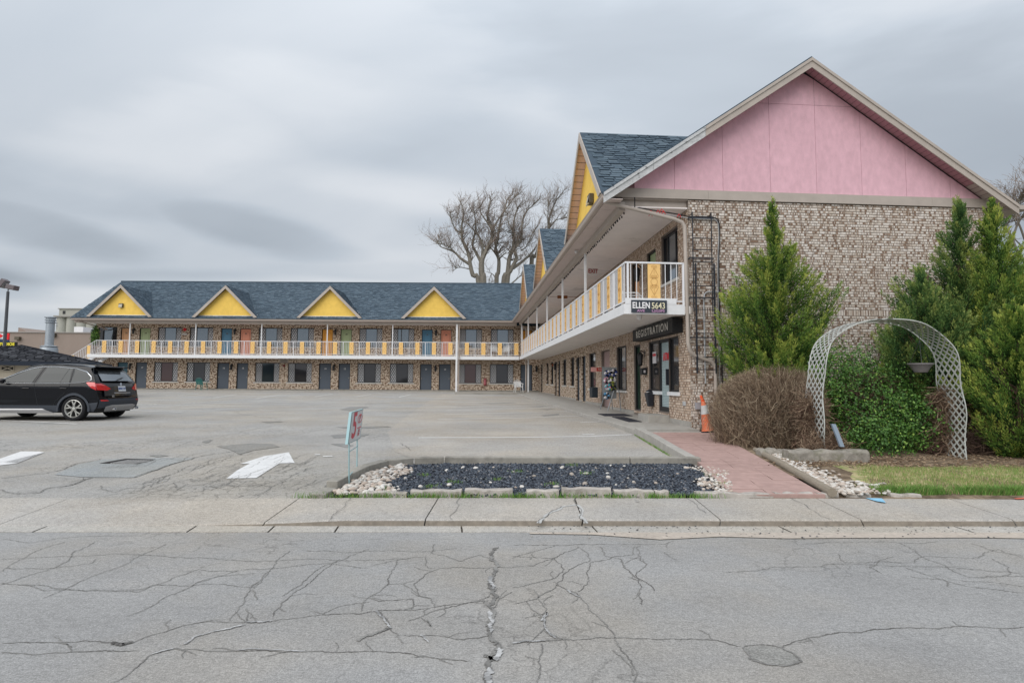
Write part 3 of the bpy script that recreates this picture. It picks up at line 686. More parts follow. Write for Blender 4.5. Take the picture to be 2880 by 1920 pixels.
b = MB(Fg); b.poly([(-1.9, -.005, 6.45), (8.2, -.005, 6.45), (3.14, -.005, 9.82)]); b.build('gable_backing', mat('joint_brown', (.30, .17, .19), .9), NEAR)
# flat band under the gable, in three lengths
for (s0, s1) in ((-1.78, .52), (.524, 4.0), (4.004, 6.6), (6.604, 8.45)):
    bb = MB(Fg)
    if s0 < -1: bb.prism([(-2.16, .0, 6.30), (s1, .0, 6.30), (s1, .0, 6.54), (-1.80, .0, 6.54)], tuple(Vector((0, 1, 0))*.055))
    else: bb.box(s0, s1, .0, .055, 6.30, 6.54)
    bb.build('band_board', taupe, NEAR)
bb = MB(Fg); bb.box(-1.7, 0, -.12, -.10, 6.10, 6.29); bb.box(-1.7, 0, -.10, .0, 6.27, 6.298); bb.build('beam_cover', taupe, NEAR)
# rakes with an overhang: boards, planked pink soffit
OV = .45
wornr = mat('worn_rake_board', (.50, .51, .52), .8, .15, col2=(.12, .12, .12), thresh=(.60, .68), vscale=6, stretch=(1, 1, 2.2), var=.15)
def rake(s0, s1, m, nm, w_=.20, off=.0):
    bb = MB(Fg); z0, z1 = gz_(s0), gz_(s1)
    bb.add([(s0, OV, z0+.03), (s1, OV, z1+.03), (s1, OV, z1-w_), (s0, OV, z0-w_), (s0, OV+.03, z0+.03), (s1, OV+.03, z1+.03), (s1, OV+.03, z1-w_), (s0, OV+.03, z0-w_)],
           [(0, 1, 2, 3), (7, 6, 5, 4), (0, 1, 5, 4), (2, 3, 7, 6), (1, 2, 6, 5), (3, 0, 4, 7)]); bb.build(nm, m, NEAR)
    bb = MB(Fg); bb.add([(s0, OV+.031, z0+.055), (s1, OV+.031, z1+.055), (s1, OV+.031, z1-.03), (s0, OV+.031, z0-.03), (s0, OV+.055, z0+.055), (s1, OV+.055, z1+.055), (s1, OV+.055, z1-.03), (s0, OV+.055, z0-.03)],
           [(0, 1, 2, 3), (7, 6, 5, 4), (0, 1, 5, 4), (2, 3, 7, 6), (1, 2, 6, 5), (3, 0, 4, 7)]); bb.build('drip_edge', m, NEAR)
rake(-2.30, -1.05, wornr, 'rake_board'); rake(-1.044, .30, wornr, 'rake_board'); rake(.306, 3.14, taupe, 'rake_board'); rake(8.62, 3.14, taupe, 'rake_board')
s = -2.2
np_ = 0
for side in (0, 1):
    smax = 5.35; st = .125
    k = 0
    while k*st < smax:
        d0, d1 = k*st+.006, (k+1)*st-.006; k += 1
        f_ = (lambda d: (-2.25+d)) if side == 0 else (lambda d: 8.58-d)
        sa, sb = f_(d0), f_(d1); bb = MB(Fg); za_, zb_ = gz_(sa)-.055, gz_(sb)-.055
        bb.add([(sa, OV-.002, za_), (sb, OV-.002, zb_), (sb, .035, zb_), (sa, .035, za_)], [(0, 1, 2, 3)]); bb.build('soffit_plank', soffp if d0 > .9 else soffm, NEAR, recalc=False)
for side in (0, 1):
    bb = MB(Fg); f_ = (lambda d: (-2.25+d)) if side == 0 else (lambda d: 8.58-d)
    sa, sb = f_(0), f_(5.4); bb.add([(sa, OV, gz_(sa)-.04), (sb, OV, gz_(sb)-.04), (sb, .0, gz_(sb)-.04), (sa, .0, gz_(sa)-.04)], [(0, 1, 2, 3)]); bb.build('soffit_backing', mat('joint_brown', (.1, .06, .06)), NEAR)
bb = MB(Fg); bb.box(8.5, 8.95, -.2, OV, 6.16, 6.27); bb.build('gutter', taupe, NEAR)
# --- railings
balm = mat('baluster_white', (.74, .75, .78), .45, .4)
balmesh = local_mesh('baluster', lambda b_: b_.box(-.008, .008, -.008, .008, 0, .98), balm)
postmesh = local_mesh('railing_post', lambda b_: b_.box(-.022, .022, -.022, .022, -.1, 1.0), balm)
def panel_fn(b_):
    b_.mi = 0; b_.box(-.16, .16, -.008, .008, .0, .93)
    b_.mi = 1
    def arc(cx, cz, r, a0, a1, k=9):
        b_.tube([(cx+r*math.cos(a0+(a1-a0)*i/k), -.012, cz+r*math.sin(a0+(a1-a0)*i/k)) for i in range(k+1)], .0055, 4)
    pi = math.pi
    b_.tube([(0, -.011, .02), (0, -.011, .38)], .004, 4); b_.tube([(0, -.011, .55), (0, -.011, .91)], .004, 4)
    arc(0, .465, .085, 0, 2*pi, 14)
    for s_ in (-1, 1):
        b_.tube([(0, -.012, .82), (s_*.105, -.012, .62), (s_*.10, -.012, .57), (0, -.012, .555)], .0055, 4)
        b_.tube([(0, -.012, .13), (s_*.105, -.012, .32), (s_*.10, -.012, .37), (s_*.04, -.012, .38)], .0055, 4)
        arc(s_*.045, .60, .026, 0, 2*pi, 8); arc(s_*.045, .335, .026, 0, 2*pi, 8); arc(s_*.045, .845, .024, 0, 2*pi, 8); arc(s_*.045, .075, .024, 0, 2*pi, 8)
panmesh = local_mesh('ornament_panel', panel_fn, [yellpanel, panrel])
def panelfar(b_):
    b_.mi = 0; b_.box(-.155, .155, -.008, .008, .0, .93); b_.mi = 1
    for s_ in (-1, 1): b_.tube([(0, -.012, .82), (s_*.105, -.012, .6), (0, -.012, .46), (s_*.1, -.012, .33), (0, -.012, .13)], .009, 3)
panmeshf = local_mesh('ornament_panel', panelfar, [yellpanel, panrel])
def railing(par, fr, rotz, a0, a1, n, posts, panels, ztop=4.62, pm=panmesh, single=0, step=.125, nm='railing'):
    b = MB(fr); b.box(a0, a1, n-.022, n+.022, ztop-.03, ztop+.01)
    r_ = b.build(nm, balm, par); b = MB(fr); b.box(a0, a1, n-.012, n+.012, ZS1+.07, ZS1+.10); b.build('bottom_rail', balm, r_); blk = MB(fr); cnt = 0
    for p in posts: inst(postmesh, 'railing_post', r_, Matrix.Translation(fr(p, n, ZS1+.06)) @ Matrix.Rotation(rotz, 4, 'Z'))
    for p in panels: inst(pm, 'ornament_panel', r_, Matrix.Translation(fr(p, n, ZS1+.11)) @ Matrix.Rotation(rotz, 4, 'Z'))
    a = a0+step
    while a < a1-.05:
        if not any(abs(a-p) < .17 for p in panels) and not any(abs(a-p) < .05 for p in posts):
            if cnt < single: inst(balmesh, 'baluster', r_, Matrix.Translation(fr(a, n, ZS1+.08)) @ Matrix.Rotation(rotz, 4, 'Z')); cnt += 1
            else: blk.box(a-.008, a+.008, n-.008, n+.008, ZS1+.08, ztop-.03)
        a += step
    if blk.v: o = blk.build('balusters', balm, r_, recalc=False); o['kind'] = 'stuff'
    return r_
# near wing, side
pn_ = [.46+1.2175*i for i in range(24)]
railing(NEAR, Fn, AN-math.pi/2, -.15, 29.2, NB-.06, [p+.609 for p in pn_], pn_, single=60)
# near wing, end
def Fe(a, n, z): return Fg(a, n, z)
rr = railing(NEAR, Fe, AN, -NB+.04, -.19, .13, [-1.62, -.2], [-.95], single=30, step=.147)
# far wing
bays = [FDX(294)*43/44.9 for _ in (0,)]
xf0 = Yp(294, 950, 44.43).x; xfs = [xf0+1.2585*i for i in range(26)]
xfs = [x for x in xfs if x < .4]
railing(FAR, Ff, 0, Yp(271, 950, 44.4).x, .52, NB-.06, [x+.63 for x in xfs], xfs, pm=panmeshf, single=150, step=.1258)
# roof posts on the balconies
pst = lambda fr, par, a, n, z0, z1, r=.035, m=white: MB(fr).box(a-r, a+r, n-r, n+r, z0, z1).build('roof_post', m, par)
for t_ in (4.93, 9.75, 14.6, 19.0, 24.0, 28.9): pst(Fn, NEAR, t_, NB-.06, ZS1, ZC-.1)
for px in (364, 549.5, 735, 920, 1104, 1469): pst(Ff, FAR, Yp(px, 950, 44.4).x, NB-.06, ZS1, ZC-.1)
pst(Ff, FAR, Yp(1285, 950, 44.3).x, NB+.06, .85, ZC-.05, .07)
MB(Ff).box(Yp(1291.5, 950, 44.3).x-.03, Yp(1291.5, 950, 44.3).x+.03, NB+.05, NB+.12, .85, ZC).build('downspout', taupe2, FAR)
pst(Ff, FAR, Yp(1486, 950, 44.3).x, NB+.05, .85, ZC-.05, .06)
MB(Ff).tube([(Yp(1463, 950, 43.9).x, NF, 6.1), (Yp(1464, 950, 43.9).x, NF, 5.95), (Yp(1479, 950, 44).x, NB+.15, 5.75), (Yp(1480, 950, 44).x, NB+.12, 5.5), (Yp(1480, 950, 44).x, NB+.12, 1.0), (Yp(1474, 950, 44).x, NB+.3, .92)], .05, 8).build('downspout', taupe2, FAR, smooth=True)
MB(Ff).tube([(-32.9, NF, 6.12), (-32.85, NF-.1, 6.0), (-32.0, .15, 5.6), (-32.6, .12, 5.5), (-32.7, .1, .9)], .045, 6).build('downspout', taupe2, FAR, smooth=True)
MB(Fg).tube([(-2.25, .15, 6.20), (-2.24, .15, 6.16), (-2.14, .15, 6.12), (-.42, .15, 5.74), (-.22, .14, 5.67), (-.15, .14, 5.56), (-.14, .14, 5.3), (-.10, .14, 2.60), (-.06, .14, 2.42), (.06, .10, 2.30), (.50, .10, 2.16), (.60, .10, 2.05), (.61, .10, 1.9), (.61, .10, .5)], .048, 10).build('downspout', taupe, NEAR, smooth=True)
# stairs at the left end of the far wing
st = MB(Ff); x0 = Yp(271, 950, 44.4).x
for i in range(14): st.box(x0-.28*(i+1), x0-.28*i, .2, NB-.1, ZS1-.18*(i+1)-.05, ZS1-.18*(i+1))
so_ = st.build('stairs', white, FAR)
b = MB(Ff)
for nn_ in (NB-.06, .25):
    b.tube([(x0, nn_, 4.62), (x0-3.9, nn_, 4.62-2.5)], .02, 4)
    b.add([(x0, nn_, ZS1), (x0, nn_, ZS0), (x0-3.9, nn_, ZS0-2.4), (x0-3.9, nn_, ZS1-2.4)], [(0, 1, 2, 3)])
    for i in range(30):
        d = .13*i; b.box(x0-d-.01, x0-d+.01, nn_-.01, nn_+.01, ZS1-.15-d*.64, 4.62-d*.64)
b.tube([(x0-1.6, NB-1.9, 4.62), (x0-.2, NB-1.9, 4.62)], .02, 4)
for i in range(12): b.box(x0-.2-.13*i-.01, x0-.2-.13*i+.01, NB-1.91, NB-1.89, ZS1-.3, 4.62)
b.build('stair_railing', balm, so_)
for (xx, nn_) in ((-.55, NB-.06), (-1.75, NB-.06), (-1.5, .25)):
    MB(Ff).box(x0+xx-.12, x0+xx+.12, nn_+.012, nn_+.02, ZS1+.1+xx*.64, ZS1+1.0+xx*.64).build('ornament_panel', yellpanel, so_)
# ------------------------------------------------------------ ground, road, pavement
def asphalt(name, col, crack=0.0, csc=2.6, cw=.018, ylim=None):
    M = mat(name, col, .93, .12); t, nn, b = nodes(M)
    g = nn.new('ShaderNodeNewGeometry'); P_ = g.outputs['Position']
    def noise(sc, det=5, rg=.6, st=None, dist=0):
        v = P_
        if st: mp_ = nn.new('ShaderNodeMapping'); mp_.inputs['Scale'].default_value = st; t.links.new(P_, mp_.inputs[0]); v = mp_.outputs[0]
        n = nn.new('ShaderNodeTexNoise'); n.inputs['Scale'].default_value = sc; n.inputs['Detail'].default_value = det; n.inputs['Roughness'].default_value = rg; n.inputs['Distortion'].default_value = dist
        t.links.new(v, n.inputs['Vector']); return n.outputs[0]
    def mr(x, a, b_, c=0., d=1.):
        r = nn.new('ShaderNodeMapRange'); r.inputs['From Min'].default_value = a; r.inputs['From Max'].default_value = b_; r.inputs['To Min'].default_value = c; r.inputs['To Max'].default_value = d
        t.links.new(x, r.inputs['Value']); return r.outputs[0]
    def mul(a, b_, op='MULTIPLY'):
        m_ = nn.new('ShaderNodeMath'); m_.operation = op
        for i, x in enumerate((a, b_)):
            if isinstance(x, (int, float)): m_.inputs[i].default_value = x
            else: t.links.new(x, m_.inputs[i])
        return m_.outputs[0]
    f = mul(mul(mr(noise(62, 3, .85), .3, .7, .66, 1.34), mr(noise(150, 1, .5), .3, .7, .82, 1.18)), mr(noise(1.1, 5), .3, .7, .92, 1.08))
    f = mul(f, mr(noise(.25, 4, .6, (1, 2.2, 1)), .3, .7, .90, 1.10))
    f = mul(f, mr(noise(19, 5, .8), .3, .7, .80, 1.20))
    f = mul(f, mr(noise(38, 3, .7, (1, 1, 1)), .64, .72, 1.0, .62))       # scattered dark pits
    f = mul(f, mr(noise(47, 2, .6), .68, .76, 1.0, 1.35))                  # pale stones
    f = mul(f, mr(noise(.9, 6, .7, (.6, 1.0, 1), .3), .58, .72, 1.0, .88))  # soft long stains
    hgt = f
    if crack:
        v = nn.new('ShaderNodeTexVoronoi'); v.feature = 'DISTANCE_TO_EDGE'; v.inputs['Scale'].default_value = csc
        nz = nn.new('ShaderNodeTexNoise'); nz.inputs['Scale'].default_value = 3.5; nz.inputs['Detail'].default_value = 4; t.links.new(P_, nz.inputs['Vector'])
        ad = nn.new('ShaderNodeVectorMath'); ad.operation = 'MULTIPLY_ADD'; t.links.new(nz.outputs['Color'], ad.inputs[0]); ad.inputs[1].default_value = (.5, .5, .5); t.links.new(P_, ad.inputs[2])
        t.links.new(ad.outputs[0], v.inputs['Vector'])
        ln = mr(v.outputs['Distance'], .004, cw+.004, 1, 0)
        msk = mr(noise(.42, 3, .5), .46, .58, 0, crack)
        if ylim:
            sp_ = nn.new('ShaderNodeSeparateXYZ'); t.links.new(P_, sp_.inputs[0]); msk = mul(msk, mul(mr(sp_.outputs[1], ylim[0], ylim[1], 1, 0), mr(sp_.outputs[0], -1.5, -3.0, 0, 1)))
        f = mul(f, mul(1.0, mul(ln, msk), 'SUBTRACT'))
    vs = nn.new('ShaderNodeVectorMath'); vs.operation = 'SCALE'; t.links.new(f, vs.inputs['Scale'])
    # slightly warmer patches of dust
    x = nn.new('ShaderNodeMix'); x.data_type = 'RGBA'; t.links.new(mr(noise(.35, 4), .42, .6), x.inputs['Factor']); x.inputs['A'].default_value = tuple(col)+(1,); x.inputs['B'].default_value = (col[0]*1.05, col[1]*1.0, col[2]*.93, 1)
    t.links.new(x.outputs['Result'], vs.inputs[0]); t.links.new(vs.outputs[0], b.inputs['Base Color'])
    bn = nn.new('ShaderNodeBump'); bn.inputs['Strength'].default_value = .5; bn.inputs['Distance'].default_value = .006; t.links.new(f, bn.inputs['Height']); t.links.new(bn.outputs[0], b.inputs['Normal'])
    return M
roadm = asphalt('road_asphalt', (.295, .293, .290), .26, 2.2, .02)
lotm = asphalt('lot_asphalt', (.325, .318, .306), .42, 4.0, .06, (12, 18))
lotw = asphalt('lot_asphalt_pale', (.350, .335, .315), .0)
swm = asphalt('sidewalk_concrete', (.372, .356, .335)); gutm = asphalt('gutter_concrete', (.40, .385, .36))
kerbf = mat('kerb_face_grimy', (.255, .225, .19), .95, .1, var=.2, vscale=6, bump=.3, bscale=60)
soil = mat('soil', (.14, .105, .075), .95, .1, var=.3, vscale=5, bump=.5, bscale=30, col2=(.26, .20, .14), thresh=(.45, .6))
def strip(name, xs, ys, zf, m, kind='structure', x_of=None):
    vs = []; fs = []
    for y in ys:
        for x in xs: vs.append((x, y, zf(x, y)))
    nx = len(xs)
    for j in range(len(ys)-1):
        for i in range(nx-1): fs.append((j*nx+i, j*nx+i+1, (j+1)*nx+i+1, (j+1)*nx+i))
    o = raw(name, vs, fs, m); tag(o, kind=kind); return o
fr_ = lambda a, b_, n: [a+(b_-a)*i/n for i in range(n+1)]
strip('ground', [-900, -60, -34, 0, 8, 60, 900], [-900, -60, -12, 6.0, 7.7, 16.4, 43, 60, 1500], lambda x, y: (gz(y) if y > 7.6 else (0 if y > -20 else 0))-.06, mat('ground_soil', (.20, .19, .15), .95, .1, var=.2, vscale=.3))
KY = lambda x: 6.60+.022*x+(.0 if x < 0 else 0)                 # kerb face line, a touch askew as in the photograph
strip('road', fr_(-70, 70, 28), [-9, -3, 0, 3, 5, 6.62], lambda x, y: 0 if y < 6.6 else 0, roadm)
for o in [bpy.data.objects['road']]:
    for v in o.data.vertices:
        if v.co.y > 6: v.co.y = KY(v.co.x)-.235
ROAD = bpy.data.objects['road']
# sidewalk: slabs laid side by side, the kerb edge dropping at the driveway on the left
SWALK = tag(bpy.data.objects.new('sidewalk', None), kind='structure'); COL.objects.link(SWALK)
GUT = tag(bpy.data.objects.new('gutter_strip', None), kind='structure'); COL.objects.link(GUT)
def kh(x): return .018+.062*min(1, max(0, (x+3.2)/1.2))           # kerb height above the gutter
sj = [-40, -30, -21, -14, -9.2, -2.78]+[G(1265, 1440).x]+[G(1633, 1450).x]+[Zp(1980, 1440, .1).x, Zp(2340, 1440, .1).x, 7.6, 9.4, 11.5, 14, 18, 25, 40]
sj = [-40, -30, -21, -14, -9.2, -5.6, -2.72, -.95, .80, 2.35, 3.95, 5.7, 7.5, 9.4, 11.5, 14, 18, 25, 40]
slant = .11
for i, (xa, xb) in enumerate(zip(sj, sj[1:])):
    b = MB(); g = .008 if xa > -3 or i == 5 else .003
    nsub = max(1, int((xb-xa)/.8)); X = fr_(xa+g, xb-g, nsub)
    zf = lambda x, y: kh(x) if y < 6.8 else .12
    rows = []
    for x in X:
        y0 = KY(x); y1 = 7.62+.022*x
        sk = .0
        rows.append([(x+(-.06 if x < -2 else (.05 if x > 2.5 else -.02)), y0, -.05), (x, y0+.006, kh(x)-.015), (x, y0+.03, kh(x)), (x+.02, y1, .12+(kh(x)-.08)*.2), (x+.02, y1, -.05)])
    vs = [p for r_ in rows for p in r_]; k = 5; fs = []
    for a in range(len(rows)-1):
        for c in range(4): fs.append((a*k+c, (a+1)*k+c, (a+1)*k+c+1, a*k+c+1))
    fs += [tuple(range(5)), tuple((len(rows)-1)*k+c for c in range(5))]
    b.v = vs; b.f = fs; b.m = [1 if i_ % 4 == 0 and i_ < len(fs)-2 else 0 for i_ in range(len(fs))]; b.build('paving_slab', [swm, kerbf], SWALK)
gj = [-40, -30, -22, -16, -11.5, -7.6, -5.05, -3.45, -2.6, -1.9, -.55, .9, 3, 5, 7, 9, 12, 16, 22, 30, 40]
for xa, xb in zip(gj, gj[1:]):
    b = MB(); g = .010; X = fr_(xa+g, xb-g, 3); vs = []
    wd = .24 if xa < .8 else .30
    for x in X: vs += [(x+.03, KY(x)-wd, -.03), (x+.03, KY(x)-wd, .006), (x, KY(x)+.004, .010)]
    fs = []
    for a in range(3):
        for c in range(2): fs.append((a*3+c, (a+1)*3+c, (a+1)*3+c+1, a*3+c+1))
    b.v = vs; b.f = fs; b.m = [0]*len(fs); b.build('gutter_slab', gutm, GUT)
b = MB(); b.v = [(-70, KY(-70)-.40, -.004), (70, KY(70)-.40, -.004), (70, KY(70)+.3, -.004), (-70, KY(-70)+.3, -.004)]; b.f = [(0, 1, 2, 3)]; b.m = [0]; tag(b.build('gutter_bed', mat('joint_dirt', (.10, .09, .075), .95, .1, var=.2)), kind='structure')
# parking lot
bx = lambda y: 3.0 if y < 9.9 else 3.6
b = MB(); ys = [7.4, 8, 9, 9.9, 12, 14, 16.4, 20, 26, 32, 38, 43, 46.3]
vs = []; fs = []
xs_ = [-45, -30, -20, -12, -8, -5, -3, -2.05, 0, 1.5]
for y in ys:
    for x in xs_: vs.append((x, max(y, 7.55+.022*x), gz(max(y, 7.6)) if y > 7.9 else gz(max(y, 7.6))-.018))
    xe = 3.9 if y < 14 else (4.489-.0734*(y-14.67)-.3); vs.append((xe if y > 9.8 else 1.6, y, gz(max(y, 7.6))))
nx = len(xs_)+1
for j in range(len(ys)-1):
    for i in range(nx-1): fs.append((j*nx+i, j*nx+i+1, (j+1)*nx+i+1, (j+1)*nx+i))
LOT = tag(raw('parking_lot', vs, fs, lotm), kind='structure')
# pale concrete-like apron by the near wing stalls
apr = [(1250, 1108), (1500, 1118), (1640, 1175), (1790, 1225), (1960, 1300), (1500, 1300), (1180, 1296), (1110, 1270), (1090, 1215), (1160, 1160), (1210, 1125)]
pts = [G(*p, .004) for p in apr]
b = MB(); 
def drape(name, pxs, dz, m, parent=None, ys=(7.6, 16.4, 43)):
    """a thin sheet on the ground, cut where the ground's slope changes"""
    P_ = [G(*p, 0) for p in pxs]; P_ = [Vector((p.x, p.y, 0)) for p in P_]
    bm = bmesh.new(); vs = [bm.verts.new(p) for p in P_]; bm.faces.new(vs)
    bmesh.ops.triangulate(bm, faces=bm.faces)
    for yy in ys:
        bmesh.ops.bisect_plane(bm, geom=bm.verts[:]+bm.edges[:]+bm.faces[:], plane_co=(0, yy, 0), plane_no=(0, 1, 0))
    for v in bm.verts: v.co.z = gz(v.co.y)+dz
    for f in bm.faces:
        f.normal_update()
        if f.normal.z < 0: f.normal_flip()
    me = bpy.data.meshes.new(name); bm.to_mesh(me); bm.free(); me.materials.append(m)
    o = bpy.data.objects.new(name, me); COL.objects.link(o)
    if parent is not None: o.parent = parent
    return o
drape('asphalt_patch', apr, .004, lotw, LOT)
patchm = asphalt('asphalt_patch_blue', (.29, .305, .31)); patchd = asphalt('asphalt_patch_dark', (.17, .17, .17)); patchs = asphalt('asphalt_patch_scuffed', (.235, .235, .23))
c6 = lambda pts: [(x/2.613, 1220+y/2.613) for x, y in pts]
drape('asphalt_patch', c6([(400, 300), (600, 318), (990, 322), (1290, 215), (1430, 178), (1150, 176), (760, 188), (570, 225)]), .006, patchm, LOT)
def ragged(pts, amp=2.0, n=3):
    out = []
    k = len(pts)
    for i in range(k):
        a, b_ = pts[i], pts[(i+1) % k]
        for j in range(n):
            f = j/n; out.append((a[0]+(b_[0]-a[0])*f+R.uniform(-amp, amp), a[1]+(b_[1]-a[1])*f+R.uniform(-amp, amp)*.25))
    return out
for pl, m_ in (([(1590, 90), (1700, 82), (1850, 70), (2000, 75), (2060, 95), (1850, 125), (1760, 150), (1700, 120)], patchs), ([(1090, 160), (1180, 152), (1240, 160), (1160, 170)], patchs), ([(1480, 60), (1540, 40), (1565, 46), (1520, 66)], patchs)):
    drape('asphalt_patch', ragged(c6(pl)), .007, m_, LOT)
for pl in ([(955, 1152), (985, 1144), (1030, 1143), (1040, 1146), (1010, 1152), (985, 1155)], [(945, 1201), (1000, 1199), (1090, 1198), (1100, 1201), (1030, 1205), (960, 1203)], [(930, 1224), (985, 1220), (1040, 1221), (1010, 1229), (940, 1232)], [(930, 1248), (970, 1247), (995, 1253), (975, 1259), (945, 1252)], [(735, 1186), (785, 1184), (795, 1187), (750, 1189)], [(1340, 1134), (1440, 1131), (1455, 1134), (1380, 1137)], [(1480, 1143), (1540, 1142), (1520, 1145)], [(1500, 1151), (1565, 1149), (1540, 1153)], [(1520, 1168), (1570, 1163), (1575, 1167), (1530, 1171)], [(890, 1388), (912, 1368), (935, 1345), (940, 1346), (925, 1372), (915, 1389)]):
    drape('asphalt_stain', ragged(pl, 1.5, 2), .006, patchd if pl[0][0] == 890 else patchs, LOT)
# painted lines and arrows
paintw = mat('road_paint', (.62, .62, .62), .8, .2, col2=(.36, .36, .35), thresh=(.64, .74), vscale=9, var=.08)
paintl = mat('faded_paint', (.62, .615, .60), .85, .15, col2=(.38, .375, .36), thresh=(.56, .66), vscale=5, var=.05)
drape('direction_arrow', c6([(1664, 330), (1745, 268), (1835, 219), (1765, 222), (1940, 165), (2122, 136), (2166, 216), (2052, 218), (1882, 326)]), .008, paintw, LOT)
drape('direction_arrow', c6([(-60, 240), (125, 218), (25, 209), (325, 138), (290, 131), (155, 130), (0, 183), (-80, 200)]), .008, paintw, LOT)
def line(p0, p1, wd=.09, m=paintl, dz=.008):
    a, b_ = G(*p0), G(*p1); d_ = (b_-a); d_.z = 0; nn_ = Vector((-d_.y, d_.x, 0)).normalized()*wd/2; k = max(1, int(d_.length/1.2)); bb = MB()
    for i in range(k):
        q0 = a+d_*(i/k); q1 = a+d_*((i+1)/k)
        bb.add([(q.x+s_*nn_.x, q.y+s_*nn_.y, gz(q.y+s_*nn_.y)+dz) for q, s_ in ((q0, -1), (q1, -1), (q1, 1), (q0, 1))], [(0, 1, 2, 3)])
    bb.build('parking_line', m, LOT, recalc=False)
line((1178, 1231), (1480, 1230), m=paintw); line((1480, 1230), (1660, 1227), m=paintw); line((1660, 1227), (1778, 1222), m=paintw); line((1638, 1222), (1672, 1221), m=paintw)
line((1232, 1179), (1480, 1175), m=paintw, wd=.08); line((1480, 1175), (1655, 1168), m=paintw, wd=.08); line((1632, 1188), (1706, 1185), m=paintw)
line((1250, 1165.5), (1480, 1160), m=paintw, wd=.08); line((1480, 1160), (1612, 1155), m=paintw, wd=.08)
for p in (((1260, 1153.5), (1560, 1146)), ((1268, 1145), (1540, 1139)), ((1280, 1138), (1525, 1132)), ((1285, 1132), (1510, 1127)), ((1290, 1126), (1500, 1121)),
          ((0, 1182), (217, 1192.5)), ((250, 1169.5), (383, 1174.5)), ((367, 1154), (514, 1160)), ((383, 1144), (676, 1152.5)), ((383, 1137), (740, 1144)), ((383, 1131), (810, 1136)), ((383, 1126), (880, 1130)), ((383, 1142), (440, 1137)), ((515, 1136), (615, 1128)), ((600, 1119), (665, 1109)), ((720, 1121), (790, 1110)), ((885, 1115.5), (935, 1108)), ((1002, 1115.5), (1044, 1108.5)), ((1122, 1117), (1155, 1109)), ((380, 1110), (440, 1105)), ((500, 1112), (560, 1107)), ((885, 1279), (900, 1278.5)), ((908, 1284), (935, 1283))):
    line(*p)
# drain grate in its pit
tag(drape('drain_pit', c6([(728, 219), (772, 210), (925, 184), (1146, 189), (1014, 222)]), .009, mat('pit_dark', (.015, .012, .012), .9), None), 'dark edged drain opening under the slotted grate in the parking lot', 'drain')
gr = MB(); A_, B_, C_, D_ = [G(*p, .02) for p in c6([(812, 212), (940, 188.5), (1130, 191.5), (1004, 215)])]
for i in range(10):
    f0, f1 = i/10, (i+.5)/10; p, q, r_, s_ = A_.lerp(D_, f0), A_.lerp(D_, f1), B_.lerp(C_, f1), B_.lerp(C_, f0); gr.prism([p, q, r_, s_], (0, 0, -.03))
gr.build('bar', mat('grate_steel', (.34, .33, .32), .6, .4, metal=.3, var=.2))
go = bpy.data.objects['bar']; go.name = 'drain_grate'; tag(go, 'rusty slotted drain grate set in the asphalt left of the white arrow', 'grate')
# --- cracks: jagged ribbons following the photograph's crack lines
def crackset(name, paths, m, parent, w0, zoff, surf=None, jit=.35, kindstuff=True):
    bb = MB()
    for pp in paths:
        wd = w0
        if isinstance(pp, tuple): wd, pp = pp
        P_ = [G(*p, 0) for p in pp]
        # fractal subdivision
        for lvl in range(5):
            Q = []
            for a, b_ in zip(P_, P_[1:]):
                d_ = b_-a; nn_ = Vector((-d_.y, d_.x, 0)); Q += [a, (a+b_)/2+nn_*R.uniform(-jit, jit)*(.20, .26, .36, .5, .5)[lvl]]
            Q.append(P_[-1]); P_ = Q
        k = len(P_); V = []
        for i, p in enumerate(P_):
            t_ = (P_[min(i+1, k-1)]-P_[max(i-1, 0)]); nn_ = Vector((-t_.y, t_.x, 0)).normalized()
            ww = wd*R.uniform(.35, 1.3)*(1 if 1 < i < k-2 else .3)
            z = (0 if p.y < 6.7 else gz(p.y))+zoff
            V += [(p.x-nn_.x*ww/2, p.y-nn_.y*ww/2, z), (p.x+nn_.x*ww/2, p.y+nn_.y*ww/2, z)]
        bb.add(V, [(2*i, 2*i+1, 2*i+3, 2*i+2) for i in range(k-1)])
    o = bb.build(name, m, parent, recalc=False); o['kind'] = 'stuff'; return o
crackd = mat('crack_dark', (.125, .12, .115), .95, .1, col2=(.24, .235, .225), thresh=(.40, .58), vscale=3); crackl = mat('crack_sealant_grey', (.42, .42, .42), .9, .1, var=.2, vscale=10, col2=(.25, .25, .25), thresh=(.45, .55)); crackt = mat('crack_crumbled', (.205, .20, .19), .95, .1, var=.25, vscale=20)
c7 = lambda pts: [(x/1.633, 1480+y/1.633) for x, y in pts]
c8 = lambda pts: [(1440+x/1.633, 1380+y/1.633) for x, y in pts]
